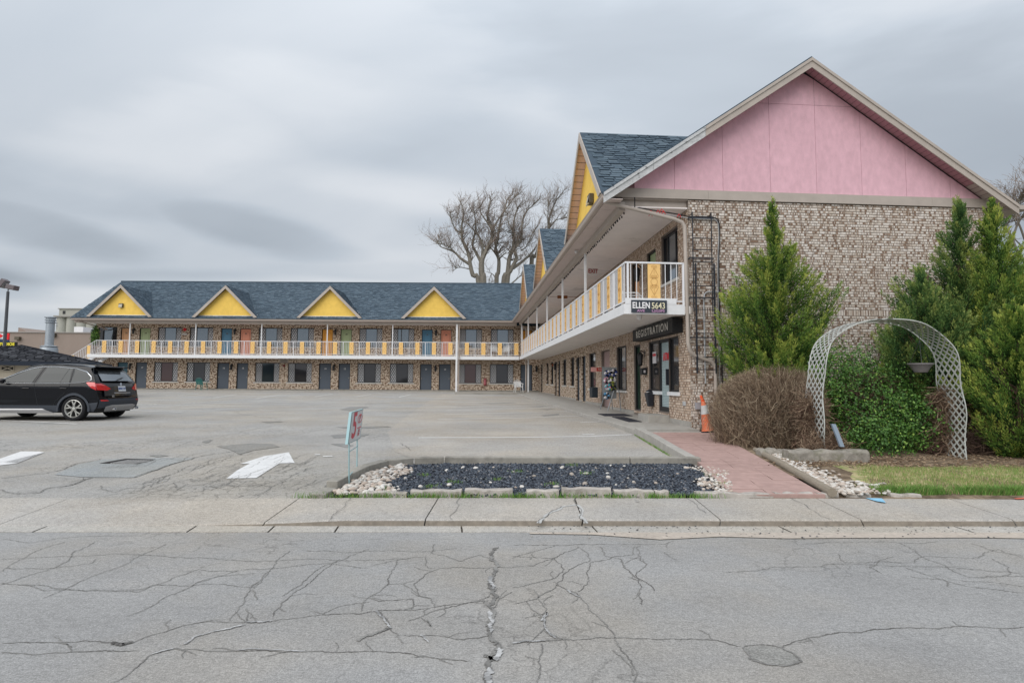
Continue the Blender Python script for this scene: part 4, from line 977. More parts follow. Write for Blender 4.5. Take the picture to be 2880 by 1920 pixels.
main = [c7([(520, 719), (600, 670), (660, 620), (690, 590)]), c7([(690, 590), (800, 560), (1000, 575), (1200, 570), (1400, 575), (1600, 575), (1850, 582), (2000, 605), (2150, 620)]),
  c7([(0, 540), (200, 532), (400, 525), (610, 535), (690, 500), (840, 455), (960, 435), (1130, 440), (1250, 435), (1440, 410), (1660, 400), (1750, 385), (1900, 385), (2000, 370), (2100, 355), (2250, 340)]),
  c7([(0, 580), (150, 590), (350, 575), (640, 575)]), c7([(1050, 435), (1090, 385), (1130, 320), (1190, 250), (1240, 200)]), c7([(1250, 415), (1310, 340), (1360, 295), (1440, 240), (1500, 190), (1560, 150)]),
  c7([(1660, 390), (1670, 350), (1700, 320), (1780, 270), (1800, 210)]), c7([(1690, 325), (1740, 345), (1900, 335), (1890, 380)]), c7([(1900, 270), (1960, 215), (2030, 190), (2200, 190), (2352, 190)]), c7([(1900, 270), (1920, 320), (1980, 330), (2000, 370)]),
  c7([(1740, 390), (1790, 465), (1850, 540)]), c7([(1870, 435), (2000, 385), (2180, 345), (2250, 320)]), c7([(1480, 405), (1550, 370), (1700, 345)]), c7([(1130, 375), (1140, 400), (1130, 435)]),
  c7([(2250, 385), (2300, 330), (2352, 300)]), c7([(1850, 500), (2000, 500), (2130, 520), (2250, 500)]),
  c8([(0, 700), (150, 690), (330, 680), (470, 675), (700, 680), (930, 685), (1050, 715)]), c8([(1060, 718), (1150, 705), (1240, 720), (1350, 680), (1480, 655), (1700, 635), (1860, 630), (2080, 622), (2220, 630), (2352, 625)]),
  c8([(200, 430), (300, 470), (350, 540), (420, 600), (470, 660), (530, 760), (575, 840), (560, 882)]), c8([(0, 520), (120, 490), (200, 440), (240, 380), (300, 340), (360, 320), (340, 280), (300, 255)]), c8([(0, 445), (120, 420), (200, 400), (240, 360), (190, 310), (300, 265)]),
  c8([(300, 465), (350, 400), (360, 330), (560, 290), (570, 255)]), c8([(570, 260), (590, 320), (620, 335), (570, 380), (590, 430), (580, 480), (600, 525)]), c8([(500, 310), (560, 390), (640, 440), (655, 460)]),
  c8([(120, 882), (125, 760), (140, 700)]), c8([(100, 680), (150, 630), (140, 570), (160, 540), (120, 490), (100, 450)]), c8([(0, 350), (100, 345), (190, 310), (100, 305), (0, 300)]), c8([(140, 640), (240, 690)]),
  c8([(0, 250), (250, 250), (700, 245), (740, 230)])]
fine = [c7([(580, 415), (680, 375), (760, 325), (870, 280), (900, 260), (1000, 230), (1180, 215)]), c7([(0, 270), (100, 235), (250, 190), (360, 110), (440, 70)]), c7([(0, 210), (130, 130), (200, 100), (300, 70)]),
  c7([(0, 260), (200, 270), (320, 290), (500, 300), (650, 290), (850, 220), (900, 200), (1100, 205)]), c7([(200, 330), (300, 290), (420, 230), (600, 160), (700, 110), (770, 80)]), c7([(0, 150), (250, 140), (500, 130), (740, 135), (1000, 150), (1250, 160), (1500, 150), (1900, 150)]),
  c7([(30, 190), (200, 195), (420, 170), (440, 150)]), c7([(100, 265), (200, 295), (330, 290), (640, 300), (700, 270), (1020, 265), (1180, 280)]), c7([(900, 260), (1100, 200), (1300, 190), (1500, 170), (1700, 190)]),
  c7([(1280, 325), (1420, 230), (1490, 180), (1700, 100)]), c7([(1180, 340), (1160, 290), (1240, 200), (1280, 150), (1330, 110)]), c7([(1400, 110), (1600, 120), (1800, 110), (1970, 115), (2100, 100)]), c7([(1700, 180), (1950, 140), (1960, 190), (2000, 190)]),
  c7([(2000, 80), (1980, 120), (2120, 160), (2200, 130), (2260, 150)]), c7([(1830, 150), (1800, 210)]), c7([(1930, 420), (1980, 460), (1960, 430)]), c7([(0, 60), (150, 75), (320, 50), (440, 45), (640, 40)]),
  c8([(970, 375), (1200, 350), (1500, 335), (1800, 345), (2000, 350), (2352, 380)]), c8([(1800, 350), (1950, 400), (2100, 440), (2352, 470)]), c8([(1780, 240), (1900, 310), (2000, 350), (2100, 400), (2352, 390)]), c8([(2100, 240), (2230, 280), (2352, 300)]),
  c8([(1500, 290), (1530, 330), (1700, 325), (1850, 330), (1900, 300), (2120, 310), (2240, 270), (2352, 310)]), c8([(1340, 245), (1600, 235), (1900, 240), (1960, 232)]), c8([(1750, 300), (1640, 350), (1700, 380)]), c8([(2200, 310), (2280, 350), (2290, 380), (2150, 400)]), c8([(2050, 410), (2200, 420), (2352, 440)]),
  c8([(1830, 395), (1990, 410), (2000, 440)]), c8([(400, 255), (430, 300), (490, 310), (520, 350), (550, 400)]), c8([(0, 310), (60, 290), (200, 250)]), c8([(700, 280), (760, 320)]), c8([(60, 510), (130, 570), (140, 600)]), c8([(460, 730), (540, 800), (560, 850)])]
crackset('crack', main, crackd, ROAD, .0085, .003)
crackset('crack', fine, crackt, ROAD, .0075, .0045)
crackset('crack', [(.032, c7([(2290, 95), (2290, 180), (2260, 240), (2270, 310), (2250, 370), (2240, 450), (2250, 500), (2290, 550), (2250, 610), (2240, 730)])), (.03, c7([(1640, 528), (1700, 500), (1790, 465)])), (.035, c7([(610, 530), (560, 545), (520, 530)])), (.03, c7([(2225, 590), (2260, 615), (2270, 600)])),
   (.014, c8([(1060, 718), (1090, 770), (1180, 800), (1280, 802), (1330, 785), (1300, 750), (1240, 722)]))], crackd, ROAD, .03, .0055, jit=.5)
crackset('crack', [(.035, c7([(2260, 230), (2265, 290)])), (.03, c7([(2245, 390), (2255, 490)])), (.04, c7([(2245, 650), (2250, 725)])), (.035, c7([(2290, 560), (2280, 620)])), (.016, c7([(840, 545), (900, 505), (960, 490), (1130, 452)])), (.02, c7([(1130, 440), (1250, 435)])), (.012, c7([(1090, 570), (1200, 565), (1400, 572)])), (.015, c7([(1730, 385), (1770, 440), (1800, 470)])), (.012, c7([(690, 590), (800, 562)])),
   (.016, c8([(0, 702), (60, 690), (150, 692)])), (.015, c8([(250, 455), (310, 490)])), (.014, c8([(130, 600), (160, 560), (150, 620), (200, 680)])), (.012, c7([(1930, 500), (1970, 535)]))], crackl, ROAD, .03, .007)
pot = mat('pothole_gravel', (.30, .295, .28), .95, .1, var=.35, vscale=30, bump=.8, bscale=80)
o = drape('pothole', c8([(1070, 722), (1150, 708), (1235, 724), (1295, 752), (1325, 783), (1280, 798), (1180, 796), (1100, 768)]), .002, pot, ROAD, ys=())
for v in o.data.vertices: v.co.z = .002
# fine branches running off the main road cracks
br_ = []
for pp in main:
    for i in range(len(pp)-1):
        for _ in range(1 if R.random() < .5 else 0):
            f = R.random(); a = (pp[i][0]+(pp[i+1][0]-pp[i][0])*f, pp[i][1]+(pp[i+1][1]-pp[i][1])*f); L_ = R.uniform(15, 50); an = R.uniform(0, 6.28); sc_ = (a[1]-1300)/500
            b_ = (a[0]+math.cos(an)*L_*sc_*1.4, a[1]+math.sin(an)*L_*sc_*.5); c_ = (b_[0]+math.cos(an+R.uniform(-.9, .9))*L_*sc_, b_[1]+math.sin(an+R.uniform(-.9, .9))*L_*.4*sc_)
            if b_[1] > 1505 and c_[1] > 1505: br_.append([a, b_, c_])
crackset('crack', br_, crackt, ROAD, .006, .0038)
# lot cracks
lot = [c6([(0, 330), (150, 310), (330, 290), (470, 260), (560, 220), (750, 185)]), c6([(0, 412), (150, 437), (300, 430), (350, 400), (520, 380), (620, 340), (680, 320)]), c6([(990, 320), (1130, 270), (1290, 215), (1430, 175), (1800, 120)]),
  c6([(750, 380), (760, 410), (850, 425), (930, 400), (1050, 400), (1060, 360), (1250, 300), (1380, 240), (1550, 190), (1720, 150)]), c6([(500, 360), (650, 330), (850, 330), (1000, 320)]), c6([(1210, 125), (1320, 85), (1520, 30), (1700, 10)]), c6([(940, 70), (1050, 75), (1300, 70)]),
  c6([(0, 460), (100, 440), (160, 437)]), c6([(1540, 395), (1650, 370), (1750, 390), (1900, 370), (2000, 395)]), c6([(1300, 400), (1280, 360), (1400, 330), (1500, 345), (1650, 350)]), c6([(1850, 460), (1930, 430), (1990, 390), (2100, 330), (2300, 240)]), c6([(1150, 370), (1200, 330), (1250, 300)]),
  c6([(2160, 420), (2250, 380), (2352, 330)]), c6([(1500, 290), (1600, 270), (1700, 265), (1760, 240)]), c6([(2060, 95), (2150, 80), (2352, 90)]), c6([(620, 320), (620, 340), (520, 372), (430, 400)]),
  [(450, 1239), (540, 1229), (640, 1222), (700, 1210), (760, 1200)], [(380, 1175), (560, 1175), (700, 1182), (800, 1184)], [(640, 1155), (720, 1170), (790, 1182)], [(920, 1153), (1000, 1147), (1100, 1121)], [(1000, 1200), (1040, 1190), (1070, 1186)], [(1020, 1260), (1060, 1258), (1130, 1262), (1170, 1255), (1250, 1250)], [(1120, 1245), (1150, 1260), (1155, 1268)]]
crackset('crack', [(.02, x) for x in lot[:3]]+lot[3:], crackd, LOT, .011, .009)
crackset('crack', [c6([(x+R.uniform(-60, 60), y+R.uniform(-20, 20)), (x+70, y-15+R.uniform(-20, 20)), (x+150, y-40+R.uniform(-25, 25)), (x+230, y-60)]) for x, y in [(R.uniform(750, 2250), R.uniform(190, 440)) for _ in range(46)]], crackt, LOT, .010, .0085)
# sidewalk cracks and repairs
def swcrack(paths, m, wd, zo):
    bb = MB()
    for pp in paths:
        P_ = [Zp(*p, .102) for p in pp]
        for lvl in range(3):
            Q = []
            for a, b_ in zip(P_, P_[1:]): d_ = b_-a; Q += [a, (a+b_)/2+Vector((-d_.y, d_.x, 0))*R.uniform(-.1, .1)]
            Q.append(P_[-1]); P_ = Q
        k = len(P_); V = []
        for i, p in enumerate(P_):
            t_ = (P_[min(i+1, k-1)]-P_[max(i-1, 0)]); nn_ = Vector((-t_.y, t_.x, 0)).normalized(); ww = wd*R.uniform(.5, 1.3)
            yy = p.y-KY(p.x); z = kh(p.x)+(.12-kh(p.x))*max(0, (yy-.03))/.99+zo
            V += [(p.x-nn_.x*ww/2, p.y-nn_.y*ww/2, z), (p.x+nn_.x*ww/2, p.y+nn_.y*ww/2, z)]
        bb.add(V, [(2*i, 2*i+1, 2*i+3, 2*i+2) for i in range(k-1)])
    bb.build('crack', m, SWALK, recalc=False)['kind'] = 'stuff'
swcrack([[(1515, 1465), (1545, 1440), (1580, 1425), (1622, 1419)], [(1625, 1420), (1636, 1440), (1648, 1465)]], mat('repair_cement', (.43, .43, .42), .9, .1, var=.1, vscale=12), .045, .003)
swcrack([[(1513, 1466), (1545, 1439), (1580, 1424)], [(1621, 1402), (1634, 1440), (1650, 1468)]], crackd, .010, .006)
swcrack([[(2222, 1404), (2290, 1435), (2355, 1462)], [(1295, 1402), (1275, 1440), (1262, 1462)], [(985, 1398), (945, 1440), (921, 1462)], [(1930, 1405), (1985, 1440)]], crackd, .007, .006)
drp = mat('utility_paint_blue', (.25, .50, .68), .8, .2, var=.15, vscale=20)
bb = MB(); pts = [Zp(x, y, .115) for x, y in [(2434, 1402), (2480, 1403), (2492, 1415), (2465, 1411)]]; bb.add([(p.x, p.y, p.z+.012) for p in pts], [(0, 1, 2, 3)]); bb.build('paint_mark', drp, SWALK, recalc=False)
bb = MB(); pts = [Zp(x, y, .115) for x, y in [(2850, 1404), (2880, 1402), (2890, 1405), (2860, 1406)]]; bb.add([(p.x, p.y, p.z+.016) for p in pts], [(0, 1, 2, 3)]); bb.build('paint_mark', mat('utility_paint_red', (.6, .15, .1)), SWALK, recalc=False)
# pale dust and grit along the gutter on the right
drift = mat('gutter_dust', (.43, .38, .33), .95, .1, var=.15, vscale=8)
bb = MB(); X = fr_(.2, 40, 60)
for a, b_ in zip(X, X[1:]):
    w_ = lambda x: (.02+.28*min(1, max(0, (x-.2)/1.4)))*(1+.25*math.sin(x*5.1)+.2*math.sin(x*13))
    bb.add([(a, KY(a)-.30-w_(a)*.6, .0082), (b_, KY(b_)-.30-w_(b_)*.6, .0082), (b_, KY(b_)-.26, .0086), (a, KY(a)-.26, .0086)], [(0, 1, 2, 3)])
o = bb.build('gutter_dust', drift, ROAD, recalc=False); o['kind'] = 'stuff'
# ---- loose stones helper
def ico(sub):
    bm = bmesh.new(); bmesh.ops.create_icosphere(bm, subdivisions=sub, radius=1); v = np.array([x.co[:] for x in bm.verts]); f = np.array([[q.index for q in x.verts] for x in bm.faces]); bm.free(); return v, f
ICO1, ICO2 = ico(1), ico(2)
def stones(name, pos, size, m, flat=.6, ic=ICO1, lump=.25, smooth=False, parent=None, kind='stuff', label=None, cat=None, elong=.5):
    V, F_ = ic; n = len(pos); k = len(V)
    pos = np.array(pos); sz = np.array(size)[:, None, None]
    ang = NR.uniform(0, 2*np.pi, n); sc = np.stack([1+NR.uniform(0, elong, n), 1-NR.uniform(0, elong*.5, n), flat*(1+NR.uniform(-.3, .3, n))], 1)
    P_ = V[None]*(1+NR.uniform(-lump, lump, (n, k, 1)))*sc[:, None, :]
    tl = NR.uniform(-.4, .4, n); c, s_ = np.cos(tl)[:, None], np.sin(tl)[:, None]
    x, z = P_[..., 0]*c-P_[..., 2]*s_, P_[..., 0]*s_+P_[..., 2]*c; y = P_[..., 1]
    c, s_ = np.cos(ang)[:, None], np.sin(ang)[:, None]; P2 = np.stack([x*c-y*s_, x*s_+y*c, z], -1)*sz+pos[:, None, :]
    f = (F_[None]+np.arange(n)[:, None, None]*k).reshape(-1, 3)
    o = raw(name, P2.reshape(-1, 3), f, m, parent, attr=np.repeat(NR.random(n), len(F_)), smooth=smooth); tag(o, label, cat, kind=kind); return o
def inpoly(x, y, P_):
    c = False; j = len(P_)-1
    for i in range(len(P_)):
        if (P_[i][1] > y) != (P_[j][1] > y) and x < (P_[j][0]-P_[i][0])*(y-P_[i][1])/(P_[j][1]-P_[i][1])+P_[i][0]: c = not c
        j = i
    return c
def scatter(pxs, n, world=False):
    P_ = [(p.x, p.y) for p in ([G(*q) for q in pxs] if not world else pxs)]; xs, ys = [p[0] for p in P_], [p[1] for p in P_]; out = []
    while len(out) < n:
        x, y = R.uniform(min(xs), max(xs)), R.uniform(min(ys), max(ys))
        if inpoly(x, y, P_): out.append((x, y))
    return out
gritm = mat('grit', (.2, .2, .2), .9, .1, attr=('rnd', [(0, (.06, .065, .075)), (.5, (.22, .21, .20)), (1, (.45, .42, .38))]))
pos = [(x, y, .012) for x, y in [(R.uniform(.2, 9), 0) for _ in range(420)] for y in [KY(x)-R.random()**2*.5-.01]]
stones('grit', pos, [R.uniform(.003, .012) for _ in pos], gritm, label='loose grit lying along the gutter at the foot of the kerb', cat='gravel')
# ---- planting bed in front of the stalls
BED = empty('gravel_bed', Vector((.3, 8.7, .15)), 0, 'low concrete kerbed bed of black gravel and white pebbles between sidewalk and parking lot', 'planter')
zb_ = lambda y: gz(y)-.02
bedP = [Vector((-2.33, 7.60, 0)), Vector((-2.12, 9.35, 0)), Vector((-1.86, 9.78, 0)), Vector((-1.1, 9.93, 0)), Vector((3.12, 10.06, 0)), Vector((3.45, 9.4, 0)), Vector((2.92, 7.75, 0))]
bb = MB(); bb.add([(p.x, p.y, gz(p.y)+.002+(.0)) for p in bedP], [tuple(range(len(bedP)))]); bb.build('bed_soil', mat('bed_dark_soil', (.035, .036, .04), .95, .1, var=.3, vscale=20), BED)
KZ = .13
def kerbrun(pts, wdt, h, name, par, m=concreted, zf=None, gap=.006, closed=False):
    """kerb stones: one body per length, points are (x, y) on the outer edge, width to the left of travel"""
    zf = zf or (lambda y: gz(y)+h)
    for a, b_ in zip(pts, pts[1:]):
        a, b_ = Vector((a[0], a[1], 0)), Vector((b_[0], b_[1], 0)); d_ = (b_-a).normalized(); nn_ = Vector((-d_.y, d_.x, 0)); a2 = a+d_*gap; b2 = b_-d_*gap; bb = MB()
        q = [a2, b2, b2+nn_*wdt, a2+nn_*wdt]; bb.add([(p.x, p.y, gz(p.y)-.1) for p in q]+[(p.x, p.y, zf(p.y)) for p in q], [(3, 2, 1, 0), (4, 5, 6, 7), (0, 1, 5, 4), (1, 2, 6, 5), (2, 3, 7, 6), (3, 0, 4, 7)])
        bb.build(name, m, par, bevel=.012)
bk_ = [Zp(x, 1291, .33) for x in (1975,)]
def kp(px, py): p = G(px, py, KZ); return (p.x, p.y)
rear = [kp(1972, 1303), kp(1760, 1304), kp(1256, 1304), kp(1180, 1303), kp(1128, 1306)]
rear = [(3.24, 10.05), (2.02, 10.02), (-1.13, 9.93), (-1.62, 9.86)]
kerbrun([(p[0], p[1]+.0) for p in rear[::-1]], .15, KZ, 'kerb_segment', BED)
kerbrun([(-2.36, 7.55), (-2.33, 7.95)], .2, .05, 'kerb_segment', BED, gap=.0)
kerbrun([(-2.33, 7.95), (-2.28, 8.5), (-2.19, 9.15), (-2.0, 9.60), (-1.63, 9.86)], .16, KZ, 'kerb_segment', BED, gap=.0)
# edging stones
stm = mat('edging_stone', (.40, .37, .34), .9, .15, var=.18, vscale=6, bump=.5, bscale=25, col2=(.26, .24, .21), thresh=(.52, .66))
es = [(-1.95, -1.32, .055), (-1.28, -.70, .06), (-.66, -.30, .07), (-.20, .22, .05), (.26, .95, .07), (1.0, 1.62, .09), (1.66, 2.30, .06), (2.34, 2.72, .05), (2.78, 3.02, .05), (3.02, 3.72, .045), (3.76, 4.15, .05), (4.2, 4.5, .05), (4.55, 4.95, .05), (5.1, 5.5, .04)]
es = [(-1.95, -1.35, .055), (-1.30, -.64, .075), (-.60, .02, .085), (.20, .62, .08), (.66, 1.30, .10), (1.34, 1.86, .085), (1.88, 2.05, .07), (2.42, 3.42, .05), (3.46, 3.95, .05), (4.02, 4.3, .05), (4.4, 4.72, .05), (5.0, 5.4, .04)]
for i, (xa, xb, h) in enumerate(es):
    bb = MB(); y0 = 7.66+.022*xa+R.uniform(-.01, .02); dpt = R.uniform(.12, .17); n_ = 5; vs = []
    for j in range(n_+1):
        x = xa+(xb-xa)*j/n_; e0, e1, hh = R.uniform(-.015, .015), R.uniform(-.02, .02), h*1.1+R.uniform(-.012, .012)
        vs += [(x, y0+e0, .10), (x, y0+e0+.012, .12+hh-.012), (x, y0+e0+.03, .12+hh), (x, y0+dpt+e1, .12+hh-.005), (x, y0+dpt+e1, .08)]
    fs = [(j*5+c, (j+1)*5+c, (j+1)*5+c+1, j*5+c+1) for j in range(n_) for c in range(4)]+[tuple(range(5)), tuple(n_*5+c for c in range(5))]
    bb.add(vs, fs); bb.build('edging_stone', stm, BED)
blackg = mat('black_gravel', (.05, .055, .065), .85, .25, attr=('rnd', [(0, (.016, .019, .026)), (.5, (.055, .066, .086)), (.93, (.115, .135, .165)), (1, (.28, .26, .25))]))
whiteg = mat('white_pebble', (.6, .58, .55), .75, .2, attr=('rnd', [(0, (.30, .27, .24)), (.3, (.46, .38, .32)), (.6, (.50, .47, .43)), (1, (.62, .60, .57))]), var=.06, vscale=30)
bp = [(p.x, p.y) for p in bedP]
isW = lambda x, y: (x < -1.66+.10*math.sin(y*5)+R.uniform(-.08, .08)) or (x > 2.62+(y-8)*.24+.12*math.sin(y*5))
pos = [(x, y, gz(y)+.012+R.random()*.02) for x, y in scatter(bedP, 27000, True) if not isW(x, y) or R.random() < .02]
o = stones('black_gravel', pos, [R.uniform(.008, .019) for _ in pos], blackg, parent=BED, flat=.75)
pos = []; sz = []
for x, y in scatter(bedP, 9000, True):
    w_ = isW(x, y)
    if w_ and (y < 9.75) and R.random() < .62: pos.append((x, y, gz(y)+.02+R.random()*.03)); sz.append(R.choice((.015, .018, .022, .026, .034, .044)) if x < 0 else R.uniform(.014, .028))
    elif not w_ and R.random() < .004: pos.append((x, y, gz(y)+.035)); sz.append(R.uniform(.015, .04))
stones('white_pebbles', pos, sz, whiteg, ic=ICO2, lump=.03, smooth=True, parent=BED, flat=.62)
# ---- near wing walkway, kerb, red paver path
WK = tag(bpy.data.objects.new('walkway', None), kind='structure'); COL.objects.link(WK)
wz = lambda y: .50+(y-14.7)*.0122
kx = lambda t: 1.60+.0235*t if t < 30 else 2.3                   # n of the walk edge
ts = [-.52, 1.2, 3.4, 5.6, 7.9, 10.2, 12.6, 15, 17.5, 20, 23, 26, 30.5]
for i, (ta, tb) in enumerate(zip(ts, ts[1:])):
    bb = MB(Fn); g = .005; q = [(ta+g, kx(ta)-.15), (tb-g, kx(tb)-.15), (tb-g, .0), (ta+g, .0)]
    zt = lambda t: wz(14.7+t)
    bb.add([(a, n, zt(a)-.3) for a, n in q]+[(a, n, zt(a)) for a, n in q], [(3, 2, 1, 0), (4, 5, 6, 7), (0, 1, 5, 4), (1, 2, 6, 5), (2, 3, 7, 6), (3, 0, 4, 7)]); bb.build('walkway_slab', concrete, WK)
    bb = MB(Fn); q = [(ta+g, kx(ta)), (tb-g, kx(tb)), (tb-g, kx(tb)-.147), (ta+g, kx(ta)-.147)]
    bb.add([(a, n, zt(a)-.3) for a, n in q]+[(a, n, zt(a)+.006) for a, n in q], [(3, 2, 1, 0), (4, 5, 6, 7), (0, 1, 5, 4), (1, 2, 6, 5), (2, 3, 7, 6), (3, 0, 4, 7)]); bb.build('kerb_segment', concrete, WK, bevel=.012)
bb = MB(Fn); bb.box(-.72, -.53, -.9, 1.6, .2, .455); bb.build('walkway_slab', concrete, WK, bevel=.008)
bb = MB(Ff); bb.box(-33.2, 2.0, 0, 1.9, .4, ZFF); bb.build('walkway_slab', concrete, WK, bevel=.01)
bb = MB(); bb.box(-3.95, .98, 40.6, 44.2, .5, .855); bb.build('walkway_slab', concreted, WK, bevel=.02)
# kerb beside the path
zp_ = lambda y: .165+(y-7.75)*(.445-.165)/(13.95-7.75)
p0, p1 = Vector((2.98, 14.1, 0)), Vector((2.93, 10.05, 0))
A0 = Fn(-.55, 1.60, 0); 
kpts = [(A0.x, A0.y), (2.985, 12.6), (3.0, 11.2), (3.06, 10.05)]
for a, b_ in zip(kpts, kpts[1:]):
    a, b_ = Vector((a[0], a[1], 0)), Vector((b_[0], b_[1], 0)); d_ = (b_-a).normalized(); nn_ = Vector((-d_.y, d_.x, 0)); q = [a+d_*.005, b_-d_*.005, b_-d_*.005+nn_*.17, a+d_*.005+nn_*.17]
    zt2 = lambda y: zp_(y)+.05+.05*min(1, max(0, (y-10)/2))
    bb = MB(); bb.add([(p.x, p.y, gz(p.y)-.1) for p in q]+[(p.x, p.y, zt2(p.y)) for p in q], [(3, 2, 1, 0), (4, 5, 6, 7), (0, 1, 5, 4), (1, 2, 6, 5), (2, 3, 7, 6), (3, 0, 4, 7)]); bb.build('kerb_segment', concrete, WK, bevel=.012)
PATH = tag(bpy.data.objects.new('red_path', None), kind='structure'); COL.objects.link(PATH)
redp = mat('red_paver', (.385, .265, .24), .9, .12, var=.12, vscale=3, bump=.3, bscale=50)
xl = lambda y: 3.17 if y > 10 else (3.17-(10-y)*.13)
xr = lambda y: 4.10+(y-7.7)*.118
ys = [7.72]; 
while ys[-1] < 13.9: ys.append(min(13.93, ys[-1]+.30))
cn = 0
for i, (ya, yb) in enumerate(zip(ys, ys[1:])):
    g = .004; mid = .40+.28*(((i//3) % 2)); 
    for f0, f1 in ((0, mid), (mid, 1)):
        X = lambda y, f: xl(y)+(xr(y)-xl(y))*f
        q = [(X(ya, f0)+g, ya+g), (X(ya, f1)-g, ya+g), (X(yb, f1)-g, yb-g), (X(yb, f0)+g, yb-g)]
        dz_ = R.uniform(-.003, .003)
        bb = MB(); bb.add([(x, y, zp_(y)-.12) for x, y in q]+[(x, y, zp_(y)+dz_) for x, y in q], [(3, 2, 1, 0), (4, 5, 6, 7), (0, 1, 5, 4), (1, 2, 6, 5), (2, 3, 7, 6), (3, 0, 4, 7)]); bb.build('paver', redp, PATH)
bb = MB(); bb.add([(xl(7.74)+.02, 7.74, zp_(7.74)-.02), (xr(7.74)-.02, 7.74, zp_(7.74)-.02), (xr(13.9), 13.9, zp_(13.9)-.02), (3.2, 13.9, zp_(13.9)-.02), (3.19, 10, zp_(10)-.02)], [(0, 1, 2, 3, 4)]); bb.build('path_bed', mat('joint_dirt', (.1, .09, .075)), PATH)
# timber edge
woodg = mat('weathered_timber', (.27, .235, .19), .9, .1, var=.2, vscale=4, stretch=(14, 1, 14), bump=.5, bscale=12)
bb = MB(); bb.tube([(4.19, 7.72, .19), (4.36, 8.9, .235), (4.56, 10.2, .285), (4.72, 11.4, .325)], [.062, .062, .06, .05], 10); o = bb.build('timber_log', woodg, None, smooth=True); tag(o, 'weathered round timber log edging the red path, by the white pebbles', 'log')
# pebbles beyond the log
pos = []; sz = []
while len(pos) < 900:
    y = 7.75+R.random()**1.2*3.6; x = 4.30+(y-7.72)*.135+abs(R.gauss(0, .17 if y > 8.4 else .33))
    pos.append((x, y, gz(y)+.06+R.uniform(-.02, .02))); sz.append(R.uniform(.018, .038))
tag(stones('white_pebbles', pos, sz, whiteg, ic=ICO2, lump=.03, smooth=True, flat=.6), 'white pebbles strewn between the timber log and the lawn', 'pebbles')
# soil right of the path, lawn
def soilz(x, y): q_ = min(1, max(0, (y-7.78)/.8)); return gz(y)+.045*q_+.02*math.sin(x*3+y)*q_-.004*(1-q_)
X = fr_(4.25, 30, 40); Y = fr_(7.72, 15.4, 16)
vs = [(x if j or True else x, y, soilz(x, y)) for j, y in enumerate(Y) for x in X]; fs = [(j*41+i, j*41+i+1, (j+1)*41+i+1, (j+1)*41+i) for j in range(16) for i in range(40)]
tag(raw('garden_soil', vs, fs, soil), kind='structure')
b2 = MB(); b2.add([(3.1, 7.66, .115), (30, 7.9+.022*20, .13), (30, 8.6, .15), (3.1, 7.9, .14)], [(0, 1, 2, 3)]); tag(b2.build('verge_soil', soil, None, recalc=False), kind='structure')
lawnb = mat('lawn_thatch', (.40, .33, .20), .95, .1, col2=(.20, .24, .085), thresh=(.42, .58), vscale=5, var=.3)
X = fr_(4.75, 16, 20); Y = fr_(7.78, 9.65, 6)
vs = [(x+(max(0, (y-8))*.45+.05*math.sin(y*9) if i == 0 else 0), y+.022*x, soilz(x, y)+.012) for y in Y for i, x in enumerate(X)]; fs = [(j*21+i, j*21+i+1, (j+1)*21+i+1, (j+1)*21+i) for j in range(6) for i in range(20)]
tag(raw('lawn_ground', vs, fs, lawnb), kind='structure')
def blades(name, pts, h, wd, m, label, cat, lean=.5):
    n = len(pts); p = np.array(pts); hh = NR.uniform(.5, 1.2, n)*h; a = NR.uniform(0, 2*np.pi, n); l = NR.uniform(.1, lean, n)*hh; b_ = NR.uniform(0, 2*np.pi, n)
    dx_ = np.stack([np.cos(a), np.sin(a), np.zeros(n)], 1)*wd/2; tip = p+np.stack([np.cos(b_)*l, np.sin(b_)*l, hh], 1); mid = p+(tip-p)*.5+np.stack([-np.cos(b_)*l*.15, -np.sin(b_)*l*.15, hh*.1], 1)
    v = np.stack([p-dx_, p+dx_, mid+dx_*.7, mid-dx_*.7, tip], 1).reshape(-1, 3); o_ = np.arange(n)*5
    f = [(i, i+1, i+2, i+3) for i in o_.tolist()]+[(i+3, i+2, i+4) for i in o_.tolist()]; rv = NR.random(n)
    return tag(raw(name, v, f, m, attr=np.concatenate([rv, rv])), label, cat, kind='stuff')
grassm = mat('grass_blade', (.1, .2, .04), .7, .2, attr=('rnd', [(0, (.52, .42, .26)), (.35, (.30, .29, .12)), (.6, (.15, .24, .06)), (1, (.24, .36, .10))]))
pts = []
for _ in range(34000):
    x = R.uniform(4.7, 12); y = 7.80+R.random()**1.4*1.75
    if x < 4.80+(y-7.8)*.40+R.uniform(0, .25): continue
    pts.append((x, y+.022*x, soilz(x, y)+.015))
blades('lawn_grass', pts, .05, .006, grassm, 'patchy green and straw coloured grass on the lawn right of the path', 'grass')
greenm = mat('grass_blade_lush', (.08, .2, .03), .7, .2, attr=('rnd', [(0, (.30, .27, .12)), (.3, (.10, .21, .045)), (1, (.17, .34, .07))]))
pts = []
for _ in range(17000):
    x = R.uniform(4.9, 12); d_ = abs(R.gauss(0, .09)); 
    if math.sin(x*4)+math.sin(x*9.3)+R.random()*1.5 < -.5: continue
    pts.append((x, 7.78+.022*x+d_-.02, .125))
blades('grass_verge', pts, .13, .009, greenm, 'longer bright green grass fringe along the back of the sidewalk', 'grass', lean=.8)
weeds = []
for wx in [-2.35, -2.2, -2.05, -1.3, -1.15, -1.0, -.66, -.62, .08, .12, .16, 1.32, 1.9, 2.4, 2.2]+[R.uniform(-2.7, 2.5) for _ in range(26)]:
    rr_ = R.uniform(.04, .11); 
    for _ in range(int(34*rr_/.07)):
        weeds.append((wx+R.gauss(0, rr_), 7.63+.022*wx+R.gauss(0, .02), .11))
for _ in range(120): x = R.uniform(-2.9, 2.9); weeds.append((x, 7.625+.022*x+R.gauss(0, .012), .112))
